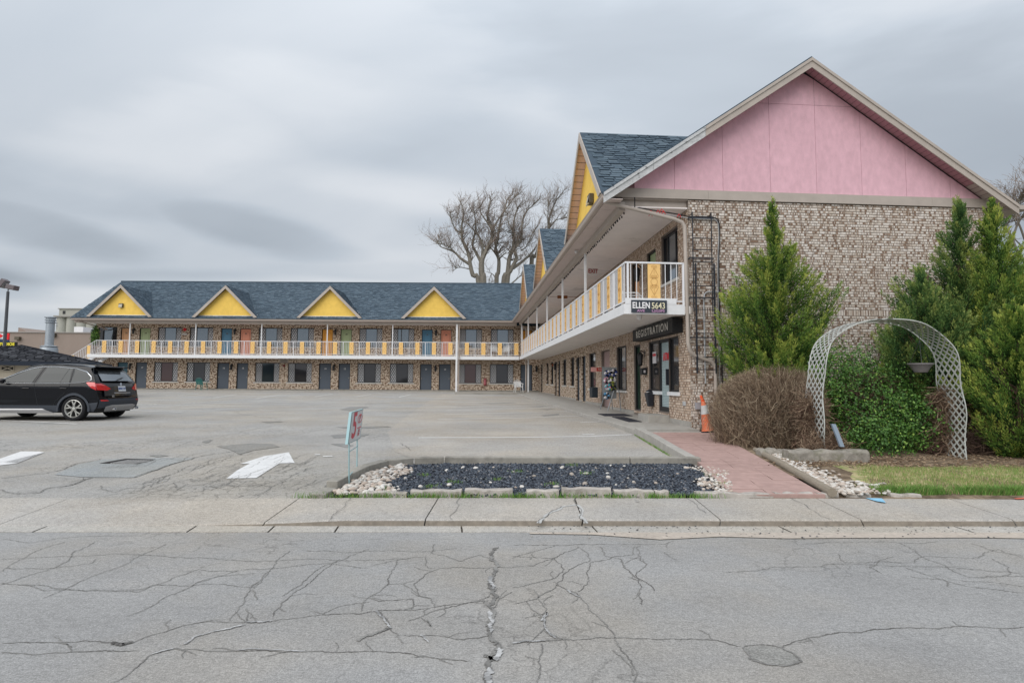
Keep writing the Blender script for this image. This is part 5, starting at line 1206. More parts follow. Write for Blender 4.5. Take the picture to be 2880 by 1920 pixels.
blades('weeds', weeds, .085, .007, greenm, 'tufts of weeds growing along the edging stones behind the sidewalk', 'weeds', lean=.9)
weeds = []
for wx, wy in ((-1.3, 8.9), (-.8, 8.4), (-.2, 8.6), (.6, 8.3), (-1.1, 8.1), (.1, 9.2), (1.0, 9.8), (1.15, 9.1), (-1.7, 7.95), (3.1, 9.0), (3.0, 8.4)):
    for _ in range(60): weeds.append((wx+R.gauss(0, .06), wy+R.gauss(0, .05), gz(wy)+.02))
for _ in range(700): y = R.uniform(10.1, 14); weeds.append((2.94+R.gauss(0, .01)-(.0), y, gz(y)))
blades('weeds', weeds, .05, .006, greenm, 'small green sprigs coming up through the gravel and beside the kerb', 'weeds')
# ------------------------------------------------------------ vegetation
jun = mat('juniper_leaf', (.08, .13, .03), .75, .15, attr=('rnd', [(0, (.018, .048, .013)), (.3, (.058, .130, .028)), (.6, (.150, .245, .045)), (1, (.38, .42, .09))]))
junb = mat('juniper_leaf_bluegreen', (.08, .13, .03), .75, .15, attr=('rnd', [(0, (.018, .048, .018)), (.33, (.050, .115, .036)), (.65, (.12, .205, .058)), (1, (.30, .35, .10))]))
barkm = mat('bark_brown', (.10, .07, .05), .95, .1, var=.3, vscale=10)
def tubes_np(name, P_, rad, m, parent, attr=None, sides=3):
    """P_: (N,K,3) paths, rad: (N,K)"""
    N_, K = P_.shape[:2]; T = np.gradient(P_, axis=1); T /= np.linalg.norm(T, axis=2, keepdims=True)+1e-9
    ref = np.where(np.abs(T[..., 2:3]) > .9, np.array((1., 0, 0)), np.array((0, 0, 1.))); U = np.cross(T, ref); U /= np.linalg.norm(U, axis=2, keepdims=True)+1e-9; Wv = np.cross(T, U)
    an = np.arange(sides)*2*np.pi/sides
    V = P_[:, :, None, :]+rad[:, :, None, None]*(U[:, :, None, :]*np.cos(an)[None, None, :, None]+Wv[:, :, None, :]*np.sin(an)[None, None, :, None])
    f = []
    for k in range(K-1):
        for s_ in range(sides): f.append((k*sides+s_, k*sides+(s_+1) % sides, (k+1)*sides+(s_+1) % sides, (k+1)*sides+s_))
    f = (np.array(f)[None]+(np.arange(N_)*K*sides)[:, None, None]).reshape(-1, 4)
    at = None if attr is None else np.repeat(attr, (K-1)*sides)
    o = raw(name, V.reshape(-1, 3), f, m, parent, attr=at); o['kind'] = 'stuff'; return o
def leaf_sprays(name, base, tip, nleaf, llen, lw, m, parent, spread=.35, colbias=None):
    """plumes of small pointed leaves along curved axes base->tip (N,3)"""
    N_ = len(base); base, tip = np.array(base), np.array(tip); ax = tip-base; ln = np.linalg.norm(ax, axis=1, keepdims=True)
    t = NR.random((N_, nleaf))**.75; sag = np.array((0, 0, -.18))[None, None]*ln[:, None]*(t*(1-t)*4)[..., None]*.6
    c = base[:, None]+ax[:, None]*t[..., None]+sag
    rad = (spread*ln)*(np.sin(np.pi*np.clip(t*.92+.08, 0, 1))**.7)*.5
    d = NR.normal(size=(N_, nleaf, 3)); d /= np.linalg.norm(d, axis=2, keepdims=True); off = d*rad[..., None]*NR.random((N_, nleaf, 1))**.5
    c = c+off; dirn = (ax/ln)[:, None]*1.0+off/(rad[..., None]+1e-6)*.55+NR.normal(size=(N_, nleaf, 3))*.28+np.array((0, 0, .25)); dirn /= np.linalg.norm(dirn, axis=2, keepdims=True)
    s_ = np.cross(dirn, NR.normal(size=(N_, nleaf, 3))); s_ /= np.linalg.norm(s_, axis=2, keepdims=True)
    L_ = llen*NR.uniform(.6, 1.3, (N_, nleaf, 1)); Wd = lw*NR.uniform(.7, 1.3, (N_, nleaf, 1))
    v = np.stack([c, c+dirn*L_*.45+s_*Wd, c+dirn*L_, c+dirn*L_*.45-s_*Wd], 2).reshape(-1, 3); f = np.arange(N_*nleaf*4).reshape(-1, 4)
    cb = NR.uniform(.0, .75, (N_, 1)) if colbias is None else np.array(colbias)[:, None]
    at = np.clip(cb*.62+(t-.40)*.85+NR.normal(0, .09, (N_, nleaf))+.02, 0, 1).reshape(-1)  # yellower tips; shade between plumes is put into the inner leaf colour
    return raw(name, v, f, m, parent, attr=at)
def juniper(name, x, y, prof, label, m=jun, n=520, nleaf=80, lean=(0, 0), seed=1, cutx=None, cuty=None, low=.15):
    """prof: list of (height above ground, radius)"""
    g0 = gz(y)+.05; root = empty(name, Vector((x, y, g0)), 0, label, 'conifer', 'junipers against the gable wall')
    H_ = prof[-1][0]; hs = [p[0] for p in prof]; rs = [p[1] for p in prof]; rg = random.Random(seed)
    wts = np.interp(np.linspace(0, H_, 60), hs, rs)+.10; cum = np.cumsum(wts)/wts.sum()
    B_, T_, C_ = [], [], []
    for i in range(n):
        h = np.interp(rg.random(), cum, np.linspace(0, H_, 60)); a = rg.random()*2*math.pi
        # lobes: the outline swells and shrinks with angle and height
        lob = 1+.20*math.sin(a*2+h*1.7+seed)+.18*math.sin(a*3-h*2.9+seed*2)+.14*math.sin(h*5.5+a*2+seed)
        r_ = np.interp(h, hs, rs)*lob*(rg.random()**.30*1.0+.08)
        L_ = .34+.42*min(1, (H_-h)/2.2)+rg.random()*.25
        tx, ty, tz = x+math.cos(a)*r_+lean[0]*h, y+math.sin(a)*r_+lean[1]*h, g0+h
        if cutx and tx > cutx: continue
        dr = min(L_*.62, r_+.02); B_.append((tx-math.cos(a)*dr, ty-math.sin(a)*dr, max(g0+.02, tz-L_*.62-(.12 if h < 1 else 0)))); T_.append((tx, ty, tz)); C_.append(rg.random()*.9)
    B_.append((x, y, g0+H_-.8)); T_.append((x+lean[0]*H_, y, g0+H_)); C_.append(.6)
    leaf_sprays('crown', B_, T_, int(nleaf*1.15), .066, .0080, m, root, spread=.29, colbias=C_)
    mb = MB(); mb.tube([(x, y, g0-.1), (x+.02, y, g0+H_*.3), (x+lean[0]*H_*.8, y, g0+H_*.85)], [.10, .07, .02], 7); mb.build('trunk', barkm, root, smooth=True)
    k = min(len(B_), 260); idx = rg.sample(range(len(B_)), k); P_ = []
    for i in idx:
        b_, t_ = np.array(B_[i]), np.array(T_[i]); z0 = max(g0+.15, t_[2]-np.hypot(t_[0]-x, t_[1]-y)*1.0); s_ = np.array((x, y, z0)); P_.append([s_, s_*.5+b_*.5+np.array((0, 0, -.05)), b_, b_*.25+t_*.75])
    P_ = np.array(P_); tubes_np('branches', P_, np.tile(np.array([.016, .011, .007, .002]), (len(P_), 1)), barkm, root)
    return root
def at(px, yy): return Yp(px, 1000, yy).x
juniper('juniper_tree', at(2184, 13.55), 13.55, [(0, .76), (.5, 1.1), (1.0, 1.28), (1.8, 1.27), (2.3, 1.14), (2.9, 1.06), (3.5, .94), (4.0, .74), (4.4, .42), (4.62, .17), (4.9, .26), (5.2, .20), (5.65, .03)],
        'tall pointed juniper between the wall ladder and the lattice arch', jun, n=1250, nleaf=120, seed=3)
juniper('juniper_tree', at(2705, 12.9), 12.9, [(0, .7), (.6, 1.15), (1.1, 1.6), (1.8, 1.9), (2.6, 1.65), (3.2, 1.2), (3.9, .72), (4.5, .36), (5.0, .24), (5.5, .04)], 'tall juniper spire reaching the right end of the pink gable', junb, n=1350, nleaf=120, seed=8, lean=(.01, 0))
juniper('juniper_tree', at(2815, 12.4), 12.4, [(0, .8), (1.0, 1.3), (2.0, 1.5), (2.8, 1.2), (3.6, .75), (4.3, .40), (4.9, .24), (5.3, .04)], 'second spire of juniper at the far right beneath the eave corner', jun, n=1150, nleaf=110, seed=12)
juniper('juniper_tree', at(2620, 12.2), 12.2, [(1.0, .2), (1.5, .70), (2.1, .95), (2.7, .80), (3.1, .40), (3.45, .16), (3.8, .02)], 'juniper bough spreading left above the arch in front of the bricks', junb, n=520, nleaf=110, seed=21, lean=(-.045, 0))
juniper('juniper_tree', at(2860, 10.9), 10.9, [(0, .35), (.35, .65), (.9, .85), (1.5, .9), (2.1, .7), (2.6, .35), (2.9, .04)], 'low yellow green juniper at the right edge beside the lawn', jun, n=560, nleaf=110, seed=31)
juniper('juniper_tree', at(2960, 13.6), 13.6, [(0, 1.0), (1.5, 1.6), (3.0, 1.2), (3.9, .8), (4.6, .1)], 'juniper cut by the right edge of the view, behind the low yellow green one', junb, n=500, nleaf=90, seed=41)
# brown leafless shrub
def twigs(name, cx, cy, rx, ry, z0, z1, n, m, root, w=.0045, seed=2, bend=.25, up=.5, core=.35):
    rg = np.random.default_rng(seed); a = rg.uniform(0, 2*np.pi, n); h = rg.random(n)**.8; r_ = rg.random(n)**.5
    shp = np.clip(1-np.abs(h*.95-.42)**3*3.2, .1, 1)
    tip = np.stack([cx+np.cos(a)*rx*r_*shp, cy+np.sin(a)*ry*r_*shp, z0+(z1-z0)*h*(1-.06*r_*r_)+rg.normal(0, .05, n)], 1)
    rad_ = np.stack([np.cos(a), np.sin(a), np.zeros(n)], 1); L_ = rg.uniform(.14, .46, (n, 1)); dr = rad_*.75+np.array((0, 0, up))+rg.normal(0, .45, (n, 3)); dr /= np.linalg.norm(dr, axis=1, keepdims=True)
    b_ = tip-dr*L_; b_[:, 2] = np.maximum(b_[:, 2], z0-.02)
    mid1 = b_*.66+tip*.34+rg.normal(0, .016, (n, 3)); mid2 = b_*.3+tip*.7+rg.normal(0, .022, (n, 3)); P_ = np.stack([b_, mid1, mid2, tip], 1)
    rad = np.tile(np.array([1.2, .95, .7, .3])*w, (n, 1))*rg.uniform(.6, 1.4, (n, 1))
    return tubes_np(name, P_, rad, m, root, attr=rg.random(n))
twm = mat('dry_twig', (.2, .15, .1), .95, .1, attr=('rnd', [(0, (.09, .062, .045)), (.4, (.21, .15, .11)), (.75, (.34, .26, .18)), (1, (.50, .42, .31))]))
twd = mat('dark_twig', (.08, .05, .04), .95, .1, attr=('rnd', [(0, (.04, .027, .023)), (.5, (.11, .072, .06)), (1, (.24, .15, .11))]))
cx = at(2142, 12.3); g0 = gz(12.3)+.05
sh = empty('bare_shrub', Vector((cx, 12.3, g0)), 0, 'dense leafless brown shrub of fine twigs between the traffic cone and the arch', 'shrub')
o = twigs('twigs', cx+.08, 12.3, 1.24, .95, g0, g0+1.50, 34000, twm, sh, w=.0027, up=.75); o['kind'] = 'stuff'
o = twigs('twigs', cx+.25, 12.2, .95, .8, g0+.9, g0+1.62, 6000, twm, sh, w=.0028, up=1.6, seed=9); o['kind'] = 'stuff'
twigs('stems', cx, 12.3, .9, .7, g0, g0+1.2, 260, twd, sh, w=.012, up=1.1, seed=4)
# dark brush under the junipers on the right, and dead vines on the arch feet
bx_, by_ = at(2810, 11.9), 11.9
db = empty('bare_shrub', Vector((bx_, by_, gz(by_))), 0, 'dark reddish tangle of bare brush under the junipers right of the arch', 'shrub')
o = twigs('twigs', bx_, by_, 1.5, .9, gz(by_), gz(by_)+2.0, 11000, twd, db, w=.0045, seed=5); o['kind'] = 'stuff'
bx2, by2 = at(2830, 11.3), 11.3
db2 = empty('bare_shrub', Vector((bx2, by2, gz(by2))), 0, 'low dead brush at the back of the lawn, below the low juniper', 'shrub')
o = twigs('twigs', bx2, by2, 1.1, .5, gz(by2), gz(by2)+.65, 6000, mat('dead_brush_twig', (.1, .07, .05), .95, .1, attr=('rnd', [(0, (.05, .035, .03)), (.6, (.12, .08, .065)), (1, (.22, .16, .12))])), db2, w=.004, seed=6, up=.2); o['kind'] = 'stuff'
# leafy green bush behind the arch
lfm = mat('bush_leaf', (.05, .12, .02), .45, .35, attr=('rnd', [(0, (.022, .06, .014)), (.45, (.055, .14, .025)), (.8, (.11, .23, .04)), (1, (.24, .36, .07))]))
def leafbush(name, label, blobs, n, m, lsize=.05, seed=3, cat='bush', stem=True):
    rg = np.random.default_rng(seed); c0 = blobs[0]; root = empty(name, Vector((c0[0], c0[1], gz(c0[1]))), 0, label, cat); V = []; A = []
    tot = sum(b[3]*b[4]*b[5] for b in blobs)
    for (x, y, z, rx, ry, rz_) in blobs:
        k = int(n*rx*ry*rz_/tot); d = rg.normal(size=(k, 3)); d /= np.linalg.norm(d, axis=1, keepdims=True); rr_ = rg.random((k, 1))**.28
        lump = 1+.13*np.sin(d[:, :1]*9+d[:, 2:]*7)+.10*np.sin(d[:, 1:2]*14+3)+rg.normal(0, .06, (k, 1)); c = np.array((x, y, z))+d*rr_*np.array((rx, ry, rz_))*lump
        nrm = d+rg.normal(0, .7, (k, 3)); nrm /= np.linalg.norm(nrm, axis=1, keepdims=True); t = np.cross(nrm, rg.normal(size=(k, 3))); t /= np.linalg.norm(t, axis=1, keepdims=True); s_ = np.cross(nrm, t); L_ = lsize*rg.uniform(.5, 1.25, (k, 1))
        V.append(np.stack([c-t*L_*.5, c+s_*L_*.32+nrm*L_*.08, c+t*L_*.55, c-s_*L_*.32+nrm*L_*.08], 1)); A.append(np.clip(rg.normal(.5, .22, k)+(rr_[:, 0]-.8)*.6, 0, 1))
    V = np.concatenate(V).reshape(-1, 3); A = np.concatenate(A); ok = np.ones(len(A), bool)
    raw('leaves', V, np.arange(len(V)).reshape(-1, 4), m, root, attr=A)
    o = twigs('branches', c0[0], c0[1], max(b[3] for b in blobs)*.95, c0[4]*.8, gz(c0[1]), c0[2]+c0[5]*.8, 700, twd, root, w=.006, seed=seed); return root
B1 = [(at(2440, 11.9), 11.9, 1.05, 1.0, .75, 1.0), (at(2350, 12.3), 12.3, 1.45, .65, .6, 1.0), (at(2560, 11.6), 11.6, .85, .85, .65, .75), (at(2460, 11.1), 11.1, .55, .75, .5, .5), (at(2420, 12.4), 12.4, 1.75, .5, .5, .75)]
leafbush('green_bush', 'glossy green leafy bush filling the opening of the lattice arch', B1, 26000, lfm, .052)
leafbush('green_bush', 'small dull green shrub against the bricks beneath the hanging pot', [(at(2600, 12.9), 12.9, 1.5, .55, .4, .75)], 3500, mat('dull_leaf', (.08, .11, .04), .6, .2, attr=('rnd', [(0, (.03, .05, .02)), (1, (.14, .17, .06))])), .04, seed=8)
# ------------------------------------------------------------ lattice arch
vinyl = mat('vinyl_white', (.47, .49, .47), .5, .3, var=.08, col2=(.35, .37, .33), thresh=(.6, .75), vscale=4)
ARCH = empty('lattice_arch', Vector((at(2490, 10.9), 10.9, gz(10.9))), 0, 'white plastic lattice garden arch standing in front of the brick gable wall', 'arch')
ya0, ya1 = 10.62, 11.22; xL = Yp(2318, 1000, ya0).x; xR_ = Yp(2700, 1000, ya0).x; rA = (xR_-xL)/2; cxA = (xL+xR_)/2; zg = gz(10.8)-.05; zsp = 1.72; rzA = 2.80-zsp
def apt(u):
    """u 0..1 from the left foot round to the right foot"""
    Ls = zsp-zg; La = math.pi*(rA+rzA)/2; tot = 2*Ls+La; s_ = u*tot
    if s_ < Ls: return (xL-.05*math.sin(s_/Ls*3.0), zg+s_)
    if s_ < Ls+La:
        a = math.pi*(1-(s_-Ls)/La); return (cxA+math.copysign(abs(math.cos(a))**.88, math.cos(a))*rA, zsp+max(0, math.sin(a))**.80*rzA)
    return (xR_+.05*math.sin((s_-Ls-La)/Ls*3.0), zsp-(s_-Ls-La))
nU = 120
for yy in (ya0, ya1):
    mb = MB(); mb.tube([(apt(i/nU)[0], yy+.03*math.sin(i*.35), apt(i/nU)[1]) for i in range(nU+1)], .010, 6); mb.build('arch_rail', vinyl, ARCH, smooth=True)
latb = 0
cellsU = 46; cellsW = 4
for dirn in (-1, 1):
    for k in range(-cellsW, cellsU+1):
        # a lath crossing the band once, following its curve
        pts = []
        for j in range(cellsW+1):
            u = (k+j)/cellsU; yy = ya0+(ya1-ya0)*(j/cellsW if dirn > 0 else 1-j/cellsW)
            if 0 <= u <= 1: pts.append((u, yy))
        if len(pts) < 2: continue
        mb = MB()
        for (u0, y0), (u1, y1) in zip(pts, pts[1:]):
            du = .0031; off = .004*dirn
            (xa, za), (xb, zb), (xc, zc2), (xd, zd) = apt(max(0, u0-du)), apt(min(1, u0+du)), apt(min(1, u1+du)), apt(max(0, u1-du))
            mb.add([(xa+off, y0, za), (xb+off, y0, zb), (xc+off, y1, zc2), (xd+off, y1, zd)], [(0, 1, 2, 3)])
            cxm = Vector(((xa-xb), 0, (za-zb))); n_ = Vector((cxm.z, 0, -cxm.x)).normalized()*.006
            mb.add([(xa+off+n_.x, y0, za+n_.z), (xb+off+n_.x, y0, zb+n_.z), (xc+off+n_.x, y1, zc2+n_.z), (xd+off+n_.x, y1, zd+n_.z)], [(0, 1, 2, 3)])
        mb.build('lath', vinyl, ARCH, recalc=False)
pot_ = empty('hanging_pot', Vector((Yp(2588, 1000, 11.0).x, 11.0, 1.98)), 0, 'grey ribbed plastic hanging pot on wires under the right side of the arch', 'plant pot')
px0 = pot_.location
potm = mat('pot_grey', (.16, .15, .155), .6, .3, var=.08)
mb = MB(); prof = [(0, -.15), (.10, -.15)]
for i in range(8): prof += [(.105+.011*i, -.148+.02*i), (.110+.011*i, -.140+.02*i)]
prof += [(.20, .0), (.215, .0), (.215, .025), (.195, .025), (.18, -.03), (0, -.03)]
mb.lathe(prof, tuple(px0), 22); mb.build('pot', potm, pot_, smooth=True)
mb = MB()
for a in (0, 2.1, 4.2): mb.tube([(px0.x+.19*math.cos(a), px0.y+.19*math.sin(a), px0.z+.02), (px0.x, px0.y, px0.z+.45)], .004, 4)
mb.tube([(px0.x, px0.y, px0.z+.45), (px0.x, px0.y, px0.z+.60)], .005, 4); mb.build('hanger', blackm, pot_)
vm = empty('dead_vine', Vector((xL, 10.9, gz(10.9))), 0, 'tangle of dead vines climbing the left foot of the arch', 'vine')
o = twigs('twigs', xL-.02, 11.1, .22, .30, gz(10.9), 1.35, 3600, mat('vine_twig', (.2, .14, .1), .95, .1, attr=('rnd', [(0, (.08, .045, .035)), (.5, (.20, .135, .095)), (1, (.36, .28, .20))])), vm, w=.004, seed=14, up=.3); o['kind'] = 'stuff'
o = twigs('twigs', xL+.05, 10.8, .5, .4, gz(10.9)-.02, .55, 2500, MATS['vine_twig'], vm, w=.004, seed=15, up=.1); o['kind'] = 'stuff'
vm = empty('dead_vine', Vector((xR_, 10.9, gz(10.9))), 0, 'dead vines wound round the right foot of the arch', 'vine')
o = twigs('twigs', xR_+.05, 11.15, .22, .25, gz(10.9), 1.6, 1300, MATS['vine_twig'], vm, w=.0045, seed=16, up=.5); o['kind'] = 'stuff'
o = twigs('twigs', xR_+.1, 11.3, .5, .25, gz(10.9)-.02, .55, 1800, twd, vm, w=.0045, seed=17, up=.2); o['kind'] = 'stuff'
# low concrete blocks in front of the shrub, sloping metal strip
p = G(2270, 1287); 
def rough_block(name, x0, x1, y0, y1, z1, m, label, cat):
    rb = MB(); n_ = 8; vs = []
    for j in range(n_+1):
        x = x0+(x1-x0)*j/n_; r1, r2, r3 = [R.uniform(-.025, .025) for _ in range(3)]
        vs += [(x+r1*.4, y0+r1, gz(y0)-.05), (x, y0+.02+r2, z1-.04+r3*.6), (x, y0+.07+r1, z1+r3), (x, y1+r2, z1-.01+r3), (x, y1+r3, gz(y1)-.05)]
    fs = [(j*5+c, (j+1)*5+c, (j+1)*5+c+1, j*5+c+1) for j in range(n_) for c in range(4)]+[tuple(range(5)), tuple(n_*5+c for c in range(5))]
    rb.add(vs, fs); return tag(rb.build(name, m, None, bevel=.015), label, cat)
blkm = mat('garden_block', (.27, .25, .22), .95, .1, var=.2, vscale=5, bump=.6, bscale=20, col2=(.19, .18, .14), thresh=(.5, .65))
y_ = 10.25
rough_block('stone_block', Yp(2215, 1290, y_).x, Yp(2440, 1290, y_).x, y_-.1, y_+.22, gz(y_)+.24, blkm, 'long pale grey stone block lying at the foot of the arch left side', 'stone block')
y_ = 10.9
rough_block('stone_block', Yp(2135, 1270, y_).x, Yp(2205, 1270, y_).x, y_-.1, y_+.18, gz(y_)+.16, blkm, 'smaller rounded stone block half buried by dead twigs, left of the long one', 'stone block')
sp = MB(); a_, b_ = Yp(2345, 1192, 10.5), Yp(2370, 1256, 10.35); dxs = Vector((.035, 0, 0)); sp.add([a_-dxs, a_+dxs, b_+dxs, b_-dxs, a_-dxs+Vector((0, .05, 0)), a_+dxs+Vector((0, .05, 0)), b_+dxs+Vector((0, .05, 0)), b_-dxs+Vector((0, .05, 0))], [(0, 1, 2, 3), (7, 6, 5, 4), (0, 4, 5, 1), (1, 5, 6, 2), (2, 6, 7, 3), (3, 7, 4, 0)])
tag(sp.build('metal_strip', mat('blue_grey_metal', (.20, .25, .31), .5, .4), None), 'blue grey metal downpipe offcut leaning beside the left foot of the arch', 'metal strip')
pos = [(Yp(px, 1290, 10.4).x+R.gauss(0, .3), R.uniform(9.7, 10.6), 0) for px in (2200, 2280, 2350, 2420, 2480) for _ in range(160)]; pos = [(x, y, gz(y)+.06) for x, y, z in pos]
litm = mat('leaf_litter', (.2, .15, .1), .95, .1, attr=('rnd', [(0, (.10, .06, .04)), (.6, (.24, .17, .11)), (1, (.38, .29, .20))]))
tag(stones('leaf_litter', pos+[(R.uniform(4.6, 9), R.uniform(9.4, 11), .30) for _ in range(1500)], [R.uniform(.01, .022) for _ in range(len(pos)+1500)], litm, flat=.25), 'dry leaf litter scattered on the soil round the arch and shrubs', 'leaf litter')
# ------------------------------------------------------------ bare trees
btm = mat('bare_bark', (.22, .20, .17), .9, .1, var=.2, vscale=2); twb = mat('bare_twig', (.26, .21, .18), .9, .1)
def bare_tree(label, limbs, yy, conv, root_px, widths, ntw=5, seed=1, lean=(.25, 0, 1), reach=1.0, dense=1.0, grp='bare trees behind the far roof'):
    """limbs: pixel paths; each gets a depth wander; finer wood grows from them by rule"""
    rg = random.Random(seed); rootp = Yp(root_px, 1000, yy); g0 = .8
    widths = [w_*.72 for w_ in widths]; rt_ = empty('bare_tree', Vector((rootp.x, yy, g0)), 0, label, 'tree', grp); mb = MB(); paths = []
    for li, pl in enumerate(limbs):
        dep = rg.uniform(-2.0, 2.0)*(0 if widths[li] > .36 else 1)
        pts = []
        for i, p in enumerate(pl):
            f = i/(len(pl)-1); pts.append(Yp(*conv(*p), yy+dep*f+rg.uniform(-.3, .3)*f))
        if widths[li] > .28: pts = [Vector((rootp.x*.6+pts[0].x*.4, yy, g0))]+pts
        w0 = widths[li]
        # smooth by Catmull
        Q = []
        for i in range(len(pts)-1):
            a, b_, c, d_ = pts[max(i-1, 0)], pts[i], pts[i+1], pts[min(i+2, len(pts)-1)]
            for j in range(4):
                t = j/4; Q.append(.5*((2*b_)+(c-a)*t+(2*a-5*b_+4*c-d_)*t*t+(3*b_-a-3*c+d_)*t**3))
        Q.append(pts[-1]); k = len(Q); rad = [max(.03, w0*(1-.86*(i/(k-1))**.8)) for i in range(k)]
        mb.tube(Q, rad, 7); paths.append((Q, rad))
    mb.build('trunk', btm, rt_, smooth=True)
    # branchlets
    S = {1: [], 2: [], 3: []}
    def grow(p, d, r_, L_, lvl):
        k = 5; pts = [p]; dd = d.copy()
        for i in range(k):
            dd = (dd+Vector((rg.gauss(0, .22), rg.gauss(0, .22), rg.gauss(.06, .16)))).normalized(); pts.append(pts[-1]+dd*L_/k)
        S[lvl].append((pts, r_))
        if lvl < 3:
            nb = rg.randint(3, 5) if lvl == 1 else rg.randint(3, 4)
            for _ in range(nb):
                i = rg.randint(1, k); q = pts[i]; nd = (dd+Vector((rg.gauss(lean[0]*.5, .6), rg.gauss(0, .6), rg.gauss(.25, .5)))).normalized()
                grow(q, nd, r_*.55, L_*rg.uniform(.45, .8), lvl+1)
    for (Q, rad) in paths:
        k = len(Q); n_ = int(ntw*k/9*dense)
        for _ in range(n_):
            i = int(k*rg.uniform(.32, .99)); i = min(i, k-2); d0 = (Q[i+1]-Q[i]).normalized(); d_ = (d0*.7+Vector((rg.gauss(lean[0], .6), rg.gauss(0, .6), rg.gauss(.35, .45)))).normalized()
            grow(Q[i], d_, min(.07, max(.03, rad[i]*.35)), rg.uniform(1.4, 3.0)*reach, 1)
        d0 = (Q[-1]-Q[-3]).normalized()
        for _ in range(3): grow(Q[-1], (d0+Vector((rg.gauss(lean[0], .35), rg.gauss(0, .35), rg.gauss(.2, .3)))).normalized(), .05, rg.uniform(1.3, 2.4)*reach, 1)
    for lvl, nm, rr_ in ((1, 'branches', 1.0), (2, 'branches', .9), (3, 'twigs', .8)):
        if not S[lvl]: continue
        P_ = np.array([[tuple(q) for q in s_[0]] for s_ in S[lvl]]); rd = np.array([[max(.0065, s_[1]*rr_*(1-.75*i/5)) for i in range(6)] for s_ in S[lvl]])
        tubes_np(nm, P_, rd, btm if lvl == 1 else twb, rt_)
    return rt_
cT = lambda x, y: (1200+x/5.227, 520+y/5.227)
Yt = 62
bare_tree('large bare tree behind the far roof, leftmost, its limbs reaching left', [[(830, 1490), (810, 1300), (810, 1130), (840, 1040), (900, 920), (960, 780), (960, 660), (900, 540), (905, 400), (930, 260)],
  [(770, 1490), (680, 1330), (640, 1170), (615, 1010), (530, 820), (510, 700), (520, 560), (545, 430), (520, 320)], [(620, 1160), (500, 1080), (410, 990), (300, 945), (210, 910), (160, 850)], [(790, 1110), (720, 980), (670, 860), (710, 700), (715, 520), (700, 430)],
  [(810, 1130), (820, 900), (770, 760), (700, 680), (620, 590)], [(510, 710), (420, 650), (380, 560), (350, 480)], [(900, 560), (820, 450), (780, 340)], [(640, 1240), (520, 1215), (440, 1220)], [(960, 700), (1020, 560), (1100, 440), (1200, 300), (1290, 180)], [(410, 990), (330, 910), (230, 870)]],
  Yt, cT, 1350, [.62, .46, .25, .28, .26, .16, .16, .10, .20, .13], ntw=8, seed=4, dense=1.1, reach=.66)
bare_tree('large bare tree behind the far roof, middle, with upright forked limbs', [[(1130, 1490), (1190, 1300), (1215, 1080), (1260, 960), (1280, 830), (1270, 650), (1300, 450), (1340, 340)],
  [(1025, 1490), (1055, 1280), (1060, 1090), (1010, 960), (1050, 780), (1060, 650), (1110, 450), (1150, 340), (1180, 220)], [(1070, 1080), (1150, 1010), (1220, 1010)], [(1180, 1490), (1240, 1250), (1320, 1080), (1290, 940), (1390, 800), (1400, 600), (1450, 420), (1560, 300)],
  [(1270, 1220), (1400, 1130), (1510, 1030), (1600, 920), (1680, 800)], [(1200, 1490), (1340, 1370), (1430, 1290)], [(1000, 980), (920, 920), (840, 910)], [(1010, 1360), (950, 1310), (905, 1470)], [(1260, 650), (1200, 550), (1180, 420)], [(1060, 660), (1120, 650), (1200, 700)], [(1390, 960), (1470, 900), (1560, 700)]],
  Yt+2, cT, 1405, [.52, .42, .16, .45, .30, .16, .14, .10, .14, .10, .14], ntw=8, seed=6, dense=1.1, reach=.72)
bare_tree('bare tree behind the dormers of the near wing, rightmost of the three', [[(1540, 1210), (1600, 1050), (1700, 800), (1790, 650), (1800, 500), (1850, 350), (1900, 220)], [(1790, 650), (1900, 520), (2000, 500)], [(1750, 760), (1860, 700), (1960, 720)], [(1790, 640), (1780, 480), (1790, 300)]],
  Yt+4, cT, 1500, [.45, .16, .12, .16], ntw=9, seed=9, dense=1.1, reach=.75)
bare_tree('bare tree at the right edge beyond the end of the pink gable', [[(2900, 760), (2850, 680), (2880, 600), (2930, 560)], [(2905, 740), (2870, 640), (2850, 590), (2875, 560)], [(2900, 720), (2835, 650), (2830, 620)]], 30, lambda x, y: (x, y), 2960, [.14, .10, .07], ntw=14, seed=13, lean=(-.1, 0, 1), reach=.5, dense=1.2, grp=None)
# ------------------------------------------------------------ black crossover, parked heading left
cp = mat('car_paint_black', (.003, .004, .007), .16, .2, coat=.34)
cplas = mat('car_plastic', (.045, .052, .065), .7, .3); chrome = mat('car_chrome', (.75, .77, .8), .15, .5, metal=1.0); rubber = mat('tyre_rubber', (.018, .018, .02), .85, .2)
silver = mat('rim_silver', (.55, .55, .52), .3, .5, metal=.7); sgrey = mat('skid_silver', (.38, .38, .39), .4, .4, metal=.4); redl = mat('tail_lamp_red', (.55, .012, .015), .12, .8, coat=1.0)
cgl = mat('car_glass', (.02, .026, .028), .03, .5, coat=0); cgl2 = mat('car_glass_rear', (.20, .22, .24), .06, .8, metal=.6)
rwp = G(211, 1184); CX, CY, CZ = rwp.x-.10, rwp.y+.02, rwp.z
CAR = empty('parked_car', Vector((CX, CY, CZ)), 0, 'black five door crossover parked on the left, seen from its rear corner', 'car')
